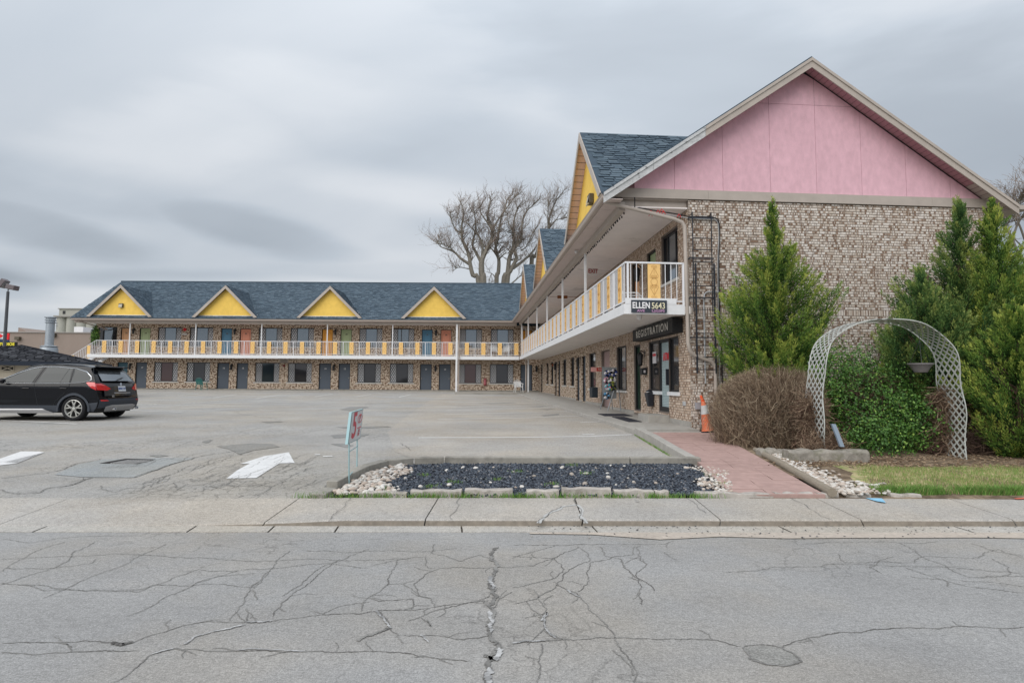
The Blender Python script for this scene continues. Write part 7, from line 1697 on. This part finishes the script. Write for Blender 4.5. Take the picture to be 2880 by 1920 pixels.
for t_, lab in ((14.4, 'small lantern between the middle pair of dark doors on the near wing'), (22.15, 'small lantern between the farther pair of dark doors on the near wing')): lantern(Fn, t_, 2.7, lab, 1.2)
def flood(fr, a, n, z, label):
    r_ = empty('flood_light', fr(a, n, z), 0, label, 'lamp', 'flood lights on the yellow dormers'); mb = MB(fr); mb.box(a-.16, a+.16, n, n+.14, z-.12, z+.17); mb.build('housing', mat('bronze', (.10, .085, .06), .5, .4), r_, bevel=.02)
    mb = MB(fr); mb.add([(a-.13, n+.142, z+.10), (a+.13, n+.142, z+.10), (a+.13, n+.19, z-.11), (a-.13, n+.19, z-.11)], [(0, 1, 2, 3)]); mb.box(a-.13, a+.13, n+.14, n+.18, z-.15, z-.12); mb.build('lens', mat('lamp_lens', (.45, .42, .33), .3), r_, recalc=False)
flood(Ff, farDX[0]-.05, NF-.275, 7.25, 'square flood light on the leftmost yellow dormer'); flood(Fn, 2.3, NE-.275, 6.95, 'square flood light on the nearest yellow dormer above the gutter')
cam_ = MB(Fn); cam_.lathe([(0, .0), (.05, -.01), (.06, -.05), (.045, -.10), (0, -.12)], (5.1, NE-.30, ZC+.05), 12); tag(cam_.build('security_camera', mat('camera_white', (.62, .62, .62), .4), None, smooth=True), 'white dome camera under the near wing eave soffit', 'camera')
cam_ = MB(Ff); cam_.lathe([(0, .0), (.06, -.01), (.07, -.07), (.05, -.14), (0, -.16)], (Yp(1465, 915, 44).x-.0, NF-.2, ZC+.06), 10); tag(cam_.build('security_camera', MATS['camera_white'], None, smooth=True), 'white dome camera at the inner corner where the eaves meet', 'camera')
pb_ = MB(Fg); pb_.lathe([(0, .0), (.075, 0), (.08, -.03), (.06, -.11), (0, -.14)], (-1.22, -.25, ZS0+.03), 14); tag(pb_.build('ceiling_lamp', mat('globe_white', (.68, .68, .68), .3), None, smooth=True), 'white globe lamp under the near corner of the balcony', 'lamp')
# small wall things on the far wing
def disc(fr, a, z, r_, m, lab, cat, n=.02, nm='alarm_bell'): mb = MB(fr); mb.lathe([(0, .07), (r_*.5, .065), (r_, .03), (r_, 0)], (a, n, z), 16, 'y'); return tag(mb.build(nm, m, None, smooth=True), lab, cat)
redb = mat('alarm_red', (.55, .015, .02), .4, .4)
disc(Ff, FDX(517), 5.62, .13, redb, 'red alarm bell between two upper windows left of centre', 'alarm bell'); disc(Ff, FDX(800), 2.80, .10, mat('alarm_dull', (.16, .03, .03), .5), 'dull red alarm bell between two lower windows below the grille', 'alarm bell')
disc(Fn, 24.8-.9, 2.75, .10, mat('alarm_rust', (.22, .05, .02), .5), 'small rusty red bell high on the near wing wall', 'alarm bell')
tag(MB(Ff).box(FDX(510), FDX(524), .0, .06, 5.18, 5.32).build('junction_box', mat('box_pale', (.5, .48, .46)), None), 'pale box beneath the red alarm bell', 'electrical box')
vg = MB(Ff); vg.box(FDX(788), FDX(811), .0, .04, 3.02, 3.30); vgo = vg.build('vent_grille', mat('grille_pale', (.46, .42, .38), .6), None); tag(vgo, 'pale louvred vent grille under the balcony between two lower windows', 'vent')
for i in range(5): MB(Ff).box(FDX(789.5), FDX(809.5), .041, .055, 3.04+i*.05, 3.07+i*.05).build('louvre', mat('grille_dark', (.25, .22, .20)), vgo)
fe = empty('extinguisher_cabinet', Ff(FDX(1365), .1, 1.55), 0, 'red fire extinguisher cabinet between two lower windows near the corner', 'fire cabinet')
MB(Ff).box(FDX(1361), FDX(1369), .0, .16, 1.35, 1.90).build('cabinet', mat('cabinet_maroon', (.25, .04, .05), .5), fe); MB(Ff).lathe([(.0, .40), (.03, .38), (.05, .33), (.05, 0), (0, 0)], (FDX(1365), .17, 1.42), 8).build('extinguisher', mat('ext_pink', (.6, .22, .25)), fe)
tag(MB(Fn).box(9.2, 9.7, .3, .55, 1.0, 1.42).build('bin', mat('bin_dark', (.02, .03, .04), .5), None, bevel=.02), 'small dark bin fixed by the phone recess left of the wreath stand', 'bin')
# mailboxes
ml = empty('mailbox', Fn(3.55, .1, 1.98), AN, 'black letterbox on the brick pier below the large lantern', 'mailbox'); MB(Fn).box(3.48, 3.72, .02, .20, 1.86, 2.06).build('box', black, ml, bevel=.01); MB(Fn).prism([(3.46, .0, 2.065), (3.74, .0, 2.065), (3.74, .23, 2.045), (3.46, .23, 2.045)], (0, 0, .02)).build('lid', blackm, ml); MB(Fn).box(3.475, 3.479, .08, .14, 1.92, 2.0).build('label', mat('notice_white', (.62, .6, .62)), ml)
ash = empty('ash_box', Fn(2.95, .1, 1.1), AN, 'black tapered ashtray box hanging below the sill of the office side window', 'ashtray')
mb = MB(Fn); mb.add([(2.80, .03, 1.35), (3.10, .03, 1.35), (3.04, .03, .92), (2.86, .03, .92), (2.78, .24, 1.30), (3.12, .24, 1.30), (3.04, .17, .90), (2.86, .17, .90)], [(0, 1, 2, 3), (4, 5, 6, 7), (0, 1, 5, 4), (1, 2, 6, 5), (2, 3, 7, 6), (3, 0, 4, 7)]); mb.build('box', blackm, ash, bevel=.012)
mb = MB(Fn); mb.lathe([(0, .07), (.06, .05), (.13, 0)], (2.95, .13, 1.345), 10); mb.build('lid', blackm, ash)
tag(MB(Fn).box(.30, .42, .0, .06, 1.03, 1.14).build('outlet_box', mat('outlet_grey', (.42, .44, .46), .5), None, bevel=.01), 'small grey outlet cover low on the bricks right of the office door', 'electrical box')
for (t0, t1, n0, n1, lab) in ((1.7, 3.6, .74, 1.12, 'dark doormat in front of the office doorstep'), (4.0, 5.0, .35, 1.25, 'grey doormat farther along the walkway behind the wreath stand feet')):
    mb = MB(Fn); mb.prism([(t0, n0, wz(14.7+t0)+.004), (t1, n0, wz(14.7+t1)+.004), (t1, n1, wz(14.7+t1)+.004), (t0, n1, wz(14.7+t0)+.004)], (0, 0, .014)); tag(mb.build('doormat', mat('mat_dark', (.045, .045, .055), .95, .05, var=.2, vscale=30, bump=.6, bscale=150), None), lab, 'doormat', 'doormats')
# wreath stand: an easel board hung with bright wreaths
ws = empty('wreath_stand', Fn(6.3, .9, .58), AN, 'grey board on bent tube legs hung with bright woolly wreaths, by the phone recess', 'display stand')
metg = mat('stand_grey', (.26, .28, .30), .5, .4, metal=.3); g6 = wz(14.7+6.3)
def pxn(px, py, n): a, z = Pn(px, py, n); return (a, n, z)
sx0, sx1 = Pn(1692, 1100, 1.0)[0], Pn(1733, 1100, .75)[0]
c = [P for P in (Yp(1692, 1030, 20.6), Yp(1734, 1034, 20.6), Yp(1734, 1110, 20.6), Yp(1692, 1118, 20.6))]
YS = 20.6; wpt = lambda px, py, dy=0: Yp(px, py, YS+dy)
mb = MB(); mb.prism([wpt(1693, 1031), wpt(1734, 1033), wpt(1734, 1120), wpt(1695, 1123)], (0, .03, 0)); mb.build('board', mat('board_grey', (.22, .235, .245), .6, .2, var=.1), ws)
mb = MB(); mb.tube([wpt(1709, 1155, -.25), wpt(1726, 1100, -.12), wpt(1731, 1090, -.08), wpt(1735, 1087, -.05), wpt(1739, 1092, 0), wpt(1742, 1105, .1), wpt(1746, 1155, .1)], .018, 7); mb.tube([wpt(1688, 1151, .1), wpt(1699, 1115, .0)], .016, 6); mb.tube([wpt(1723, 1151, .35), wpt(1720, 1115, .1)], .016, 6); mb.tube([wpt(1734, 1034, -.02), wpt(1734, 1095, -.02)], .016, 6); mb.build('leg', metg, ws, smooth=True)
wool = [mat('wool_'+n_, c_, .95, .05, var=.3, vscale=20) for n_, c_ in (('navy', (.03, .05, .18)), ('white', (.62, .60, .62)), ('pink', (.50, .22, .30)), ('olive', (.22, .24, .06)), ('aqua', (.08, .35, .42)), ('black', (.02, .02, .025)), ('blue', (.10, .25, .42)))]
for (px, py, rr_, mi) in ((1709, 1050, .125, (5, 1, 0)), (1726, 1048, .135, (0, 5, 1)), (1707, 1069, .125, (5, 1, 2)), (1724, 1068, .13, (3, 1, 5)), (1710, 1088, .12, (1, 4, 2)), (1724, 1089, .12, (5, 5, 3)), (1706, 1112, .13, (6, 5, 1))):
    c_ = wpt(px, py, -.09); mb = MB()
    for i in range(26):
        a = i/26*2*math.pi; mb.mi = (i//3 % 3) if R.random() < .8 else R.randint(0, 2); q = c_+Vector((math.cos(a)*rr_*.62, R.uniform(-.03, .03), math.sin(a)*rr_*.62)); r_ = rr_*.34*R.uniform(.8, 1.3)
        V_, F2 = ICO1; mb.add([(q.x+v[0]*r_*R.uniform(.8, 1.2), q.y+v[1]*r_*.8, q.z+v[2]*r_*R.uniform(.8, 1.2)) for v in V_], [tuple(f) for f in F2.tolist()])
    tag(mb.build('wreath', [wool[k_] for k_ in mi], ws, recalc=False), None)
# ------------------------------------------------------------ plastic chairs
def chair(m, loc, rz, label, slatted=True):
    r_ = empty('plastic_chair', Vector((0, 0, 0)), 0, label, 'chair', 'plastic garden chairs'); mb = MB()
    mb.prism([(-.25, -.24, .40), (.25, -.24, .40), (.23, .24, .42), (-.23, .24, .42)], (0, 0, .03)); mb.build('seat', m, r_, bevel=.01)
    mb = MB()
    for i in range(6): x = -.20+i*.08; mb.prism([(x-.028, .22, .44), (x+.028, .22, .44), (x+.032, .36, .84-.02*abs(i-2.5)), (x-.032, .36, .84-.02*abs(i-2.5))], (0, .02, 0))
    mb.tube([(-.25, .23, .44), (-.27, .33, .75), (-.22, .37, .86), (0, .38, .90), (.22, .37, .86), (.27, .33, .75), (.25, .23, .44)], .022, 6); mb.tube([(-.24, .30, .62), (.24, .30, .62)], .015, 5); mb.build('backrest', m, r_, smooth=False)
    for s_ in (-1, 1):
        mb = MB(); mb.tube([(s_*.27, .32, .68), (s_*.30, .1, .66), (s_*.30, -.2, .65), (s_*.28, -.25, .60)], .024, 6); mb.build('armrest', m, r_)
        mb = MB(); mb.tube([(s_*.27, -.24, .60), (s_*.25, -.24, .42), (s_*.29, -.28, 0)], [.02, .035, .02], 6); mb.build('leg', m, r_)
        mb = MB(); mb.tube([(s_*.23, .24, .44), (s_*.27, .34, 0)], [.035, .02], 6); mb.build('leg', m, r_)
    r_.location = loc; r_.rotation_euler = (0, 0, rz); return r_
chw = mat('chair_white_plastic', (.66, .67, .68), .4, .4); chg = mat('chair_green_plastic', (.03, .16, .15), .45, .35)
chair(chg, Vector((Yp(567, 1090, 45.0).x, 45.0, ZFF)), math.pi-.15, 'dark green plastic chair turned to the wall beneath a lower window')
ch1 = chair(chw, Vector((Yp(1458, 1100, 43.3).x, 43.3, .855)), .25, 'white plastic chair on the concrete step beside the corner post')
copy_tree(ch1, Vector((Yp(1390, 970, 45.2).x, 45.2, ZS1)), .2, 'left one of two white plastic chairs behind the far balcony railing')
copy_tree(ch1, Vector((Yp(1424, 970, 45.2).x, 45.2, ZS1)), -.2, 'right one of two white plastic chairs behind the far balcony railing')
c5 = copy_tree(ch1, Fn(2.5, .75, ZS1), 1.2, 'white plastic chair on the near balcony, half hidden by the orange panel')
# plant on the upper left corner
leafbush('potted_plant', 'leafy green plant on the stair landing at the left end of the far balcony', [(Yp(268, 940, 45).x, 45.0, 5.0, .28, .3, .75)], 1400, lfm, .12, seed=19, cat='plant')
# ------------------------------------------------------------ shingled hut, left
HUT = None
hx, hy, rot = -21.0, 29.8, math.radians(30)
HC = Vector((hx-4.1*math.cos(rot)-3.6*math.sin(rot)*0, hy, .6)); 
def Fh(x, y, z):        # x right along the front from the right corner (negative left), y back
    c, s_ = math.cos(rot), math.sin(rot); return Vector((hx+x*c-y*s_, hy+x*s_+y*c, z))
HUT = empty('garden_hut', Fh(-4, 3, .6), rot, 'low cream hut with a charcoal hip roof, mural and pierced blocks behind the car', 'hut')
hutw = mat('hut_cream', (.56, .50, .40), .85, .15, var=.05)
EZ = 2.44; AZ = 3.34; LX, LY = 7.4, 6.0
mb = MB(Fh); mb.box(-LX+.45, -.45, .45, LY-.45, .3, EZ-.05); hw_ = mb.build('wall', hutw, HUT)
mb = MB(Fh); q = [(-LX, 0, EZ), (0, 0, EZ), (0, LY, EZ), (-LX, LY, EZ), (-LX/2, LY/2, AZ)]; mb.add(q, [(0, 1, 4), (1, 2, 4), (2, 3, 4), (3, 0, 4), (0, 3, 2, 1)]); hr = mb.build('roof', shinglek, HUT)
mb = MB(Fh); mb.box(-LX-.02, .02, -.05, -.02, EZ-.17, EZ+.03); mb.box(-.0, .03, -.02, LY, EZ-.17, EZ+.03); mb.box(-LX-.03, -LX, -.02, LY, EZ-.17, EZ+.03); mb.build('fascia', mat('fascia_dark_blue', (.022, .03, .045), .6, .3), HUT)
hs_ = math.hypot(LY/2, AZ-EZ)
shingles('shingle_field', Fh(-LX, -.02, EZ+.02), Fh(1, 0, 0)-Fh(0, 0, 0), Fh(0, LY/2, AZ-EZ)-Fh(0, 0, 0), LX, hs_, lambda u, v: v/hs_*LX/2+.05 < u < LX-v/hs_*LX/2-.05 and v < hs_, shinglek, hr, row=.17, tab=.33)
hs2 = math.hypot(LX/2, AZ-EZ)
shingles('shingle_field', Fh(.02, 0, EZ+.02), Fh(0, 1, 0)-Fh(0, 0, 0), Fh(-LX/2, 0, AZ-EZ)-Fh(0, 0, 0), LY, hs2, lambda u, v: v/hs2*LY/2+.05 < u < LY-v/hs2*LY/2-.05 and v < hs2, shinglek, hr, row=.17, tab=.33)
vp = Yp(138, 975, 31.0); galv = mat('galvanised', (.36, .40, .44), .45, .4, metal=.4, var=.08)
mb = MB(); mb.lathe([(.44, -.55), (.40, -.12), (.36, -.02)], (vp.x, vp.y, vp.z), 20); mb.lathe([(.40, 0), (.40, .03), (.20, .08), (.195, 1.26), (.25, 1.28), (.25, 1.31), (.20, 1.32), (.20, 1.38), (.26, 1.40), (.26, 1.43), (.21, 1.45), (.22, 1.53), (.28, 1.55), (.28, 1.58), (0, 1.64)], (vp.x, vp.y, vp.z), 20); mb.build('vent_pipe', galv, HUT, smooth=True)
mb = MB(Fh)
for cx_, cy_ in ((0, 0), (-LX, 0), (0, LY)): mb.tube([(cx_, cy_, EZ+.03), (-LX/2, LY/2, AZ+.03)], .05, 5)
mb.build('hip_cap', shinglek, hr)
for xx in (-5.55, -4.75, -3.95):
    mb = MB(Fh); z0, z1, w_ = EZ-.42, EZ-.20, .44
    mb.box(xx, xx+w_, .40, .448, z0, z1); bo = mb.build('pierced_block', mat('block_hole', (.05, .045, .04)), HUT)
    mb = MB(Fh); 
    for (a_, b_, c_, d_) in (((xx, z0), (xx+w_, z1), 0, 0), ((xx, z1), (xx+w_, z0), 0, 0)): mb.add([(a_[0], .37, a_[1]-.02), (a_[0], .37, a_[1]+.025), (b_[0], .37, b_[1]+.025), (b_[0], .37, b_[1]-.02)], [(0, 1, 2, 3)])
    mb.box(xx-.02, xx+w_+.02, .36, .41, z1, z1+.03); mb.box(xx-.02, xx+w_+.02, .36, .41, z0-.03, z0); mb.box(xx-.02, xx, .36, .41, z0, z1); mb.box(xx+w_, xx+w_+.02, .36, .41, z0, z1); mb.build('block_web', hutw, bo, recalc=False)
# mural: plain rainbow-like bands (a generic stand-in)
mc = [(.10, .42, .36), (.78, .52, .08), (.80, .30, .05), (.70, .18, .06), (.62, .48, .30)]
for i, c_ in enumerate(mc):
    mb = MB(Fh); r0, r1 = .95-.16*i, .95-.16*(i+1); cxm, czm = -5.75, EZ-1.35; pts = []
    for k_ in range(19): a = math.pi*k_/18; pts.append((cxm+math.cos(a)*r0, .44-.0, czm+math.sin(a)*r0))
    for k_ in range(18, -1, -1): a = math.pi*k_/18; pts.append((cxm+math.cos(a)*max(r1, .01), .44, czm+math.sin(a)*max(r1, .01)))
    n_ = 19; mb.add(pts, [(j, j+1, 2*n_-2-j, 2*n_-1-j) for j in range(n_-1)]); mb.build('mural', mat('mural_%s' % ['teal', 'amber', 'orange', 'red', 'sand'][i], c_, .8, .2), HUT, recalc=False)
# ------------------------------------------------------------ lamp post, roadside signs, far buildings
lpY = 40; lb = Yp(12, 960, lpY); lt = Yp(22.5, 820, lpY); lamp = empty('street_lamp', Vector((lb.x, lpY, .7)), 0, 'tall thin lamp post at the far left with two square flood heads', 'street lamp'); polem = mat('pole_dark', (.07, .075, .085), .5, .4)
mb = MB(); mb.tube([(lt.x, lpY, .6), (lt.x, lpY, lt.z)], [.13, .09], 8); mb.build('pole', polem, lamp, smooth=True)
mb = MB(); mb.tube([(lt.x, lpY, lt.z), (lt.x, lpY, lt.z+.2), (lt.x-.25, lpY, lt.z+.45)], .035, 6); mb.tube([(lt.x, lpY, lt.z+.15), (lt.x+.2, lpY, lt.z+.2)], .035, 6); mb.build('bracket', polem, lamp)
def head(cx_, cz_, ang, name='flood_head'):
    c, s_ = math.cos(ang), math.sin(ang); F2_ = lambda x, y, z: Vector((cx_+x*c-z*s_, lpY+y, cz_+x*s_+z*c)); mb = MB(F2_); mb.prism([(-.30, -.24, -.16), (.30, -.24, -.16), (.30, .24, -.16), (-.30, .24, -.16)], (0, 0, .32)); o = mb.build(name, mat('lamp_housing', (.13, .11, .12), .5, .4), lamp, bevel=.03)
    mb = MB(F2_); mb.box(-.24, .24, -.20, .20, -.175, -.161); mb.build('lens', mat('lamp_lens_grey', (.25, .25, .26), .3), o)
h1 = Yp(9.5, 797, lpY); h2 = Yp(35, 808, lpY); head(h1.x, h1.z, math.radians(55)); head(h2.x, h2.z, math.radians(-12))
SY = 45
rs = empty('roadside_sign', Vector((Yp(5, 950, SY).x, SY, .7)), 0, 'white sign with a red maple leaf and blue lower edge behind the lamp post', 'sign')
def rect(px0, px1, py0, py1, y, m, nm, par, dy=0, th=.1): a_, b_ = Yp(px0, py1, y), Yp(px1, py0, y); mb = MB(); mb.box(a_.x, b_.x, y+dy, y+dy+th, a_.z, b_.z); return mb.build(nm, m, par)
rect(-30, 16, 937, 955, SY, mat('sign_white2', (.7, .72, .74)), 'face', rs); rect(16, 25, 937, 955, SY, mat('sign_flag_red', (.72, .03, .04)), 'red_edge', rs); rect(-30, 24, 955, 961, SY, mat('sign_navy', (.02, .05, .14)), 'blue_edge', rs)
lf = [(0, -1), (.06, -.35), (.5, -.45), (.42, -.25), (.95, .15), (.8, .25), (.9, .6), (.62, .55), (.5, .72), (.25, .4), (.3, .95), (.13, .85), (0, 1.15)]
cl_ = Yp(1, 946, SY); mb = MB(); pp = [(cl_.x+x*.22, SY-.02, cl_.z+z*.20) for x, z in lf]+[(cl_.x-x*.22, SY-.02, cl_.z+z*.20) for x, z in lf[::-1][1:-1]]; mb.poly(pp); mb.build('maple_leaf', MATS['sign_flag_red'], rs, recalc=False)
text('CANADA', .19, (1, 0, 0), (0, 0, 1), Yp(-2, 955, SY)-Vector((0, .03, 0)), MATS['sign_navy'], rs, 'lettering', bold=.004)
MB().box(Yp(-8, 950, SY).x, Yp(-6, 950, SY).x, SY+.1, SY+.2, .6, 4.6).build('post', polem, rs)
r2 = empty('roadside_sign', Vector((Yp(15, 970, SY-.5).x, SY-.5, .7)), 0, 'black sign with yellow capitals STUDIOS and TATTOO above the hut roof', 'sign')
rect(-60, 47, 961.5, 996, SY-.5, mat('sign_black2', (.008, .008, .01), .4), 'face', r2)
yl = mat('letter_yellow', (.80, .70, .05), .5); xr2 = Yp(42, 968, SY-.5)
text('STUDIOS', .30, (1, 0, 0), (0, 0, 1), Vector((xr2.x, SY-.54, xr2.z)), yl, r2, 'lettering', bold=.012, align='RIGHT', sx=1.1)
xr2 = Yp(34, 981, SY-.5); text('TATTOO &', .34, (1, 0, 0), (0, 0, 1), Vector((xr2.x, SY-.54, xr2.z)), yl, r2, 'lettering', bold=.012, align='RIGHT', sx=1.1)
MB().box(Yp(0, 950, SY).x, Yp(2, 950, SY).x, SY-.4, SY-.3, .6, 3.0).build('post', polem, r2)
WHY = 78; wh_ = empty('warehouse', Vector((Yp(150, 1000, WHY).x, WHY, .7)), 0, 'long low taupe warehouse with a flat roof behind the hut', 'building'); whm = mat('warehouse_taupe', (.30, .245, .215), .85, .15, var=.05, vscale=.3)
a_, b_ = Yp(-500, 935, WHY), Yp(480, 935, WHY); zt = Yp(150, 936, WHY).z; MB().box(a_.x, b_.x, WHY, WHY+30, .3, zt).build('wall', whm, wh_); MB().box(a_.x-.2, b_.x, WHY-.12, WHY+.3, zt, zt+.12).build('coping', mat('coping_grey', (.33, .31, .30)), wh_)
p_ = Yp(84, 932, WHY+6); q_ = Yp(126, 936, WHY+6); MB().prism([(p_.x, WHY+4, zt), (p_.x, WHY+4, p_.z+.4), (q_.x, WHY+4, zt)], (0, 8, 0)).build('roof_unit', whm, wh_)
p_ = Yp(237, 932, WHY+6); q_ = Yp(262, 932, WHY+6); MB().box(p_.x, q_.x, WHY+4, WHY+10, zt, p_.z+.5).build('roof_unit', white, wh_)
for i in range(12): x_ = a_.x+4+i*8.5; MB().box(x_-.01, x_+.03, WHY-.005, WHY, .3, zt).build('wall_joint', mat('coping_grey', (.33, .31, .30)), wh_)
for px, py in ((50, 951), (150, 942)):
    p_ = Yp(px, py, WHY-.2); mb = MB(); mb.box(p_.x-.3, p_.x+.3, WHY-.4, WHY-.005, p_.z-.2, p_.z+.2); tag(mb.build('wall_light', mat('bronze', (.1, .085, .06)), None), 'small flood light on the taupe warehouse wall, '+('left' if px == 50 else 'right')+' of the vent pipe', 'lamp', 'lights on the warehouse')
SLY = 190; sl_ = empty('grain_silo', Vector((Yp(230, 1000, SLY).x, SLY, .7)), 0, 'pale concrete grain silos with a small headhouse rising beyond the warehouse', 'silo'); slm = mat('silo_concrete', (.40, .40, .36), .9, .1, var=.06, vscale=.1)
for px in (178, 206, 234, 262): p_ = Yp(px, 893, SLY); mb = MB(); mb.lathe([(1.75, -p_.z+.5), (1.75, -.6), (1.75, 0), (0, 0)], (p_.x, SLY, p_.z), 20); mb.build('silo', slm, sl_, smooth=True)
a_, b_ = Yp(164, 892, SLY), Yp(285, 892, SLY); MB().box(a_.x, b_.x, SLY-2.2, SLY+2.2, a_.z-.1, a_.z+.35).build('roof_slab', mat('silo_roof', (.33, .32, .30)), sl_)
a_, b_ = Yp(180, 871, SLY), Yp(262, 892, SLY); MB().box(a_.x, b_.x, SLY-2, SLY+2, b_.z, a_.z).build('headhouse', slm, sl_); MB().box(a_.x-.3, b_.x+.3, SLY-2.3, SLY+2.3, a_.z, a_.z+.25).build('roof_slab', MATS['silo_roof'], sl_)
a_, b_ = Yp(190, 876, SLY), Yp(197, 885, SLY); MB().box(a_.x, b_.x, SLY-2.05, SLY-1.99, b_.z, a_.z).build('window', dark, sl_)
tag(MB().tube([Yp(160, 925, 180), Yp(160, 908, 180), Yp(159, 906, 180)], .12, 4).tube([Yp(157, 915, 180), Yp(163, 915, 180)], .12, 4).tube([Yp(157, 908, 180), Yp(163, 908, 180)], .1, 4).build('aerial_mast', mat('mast_grey', (.35, .35, .35)), None), 'thin lattice mast just left of the grain silos', 'mast')
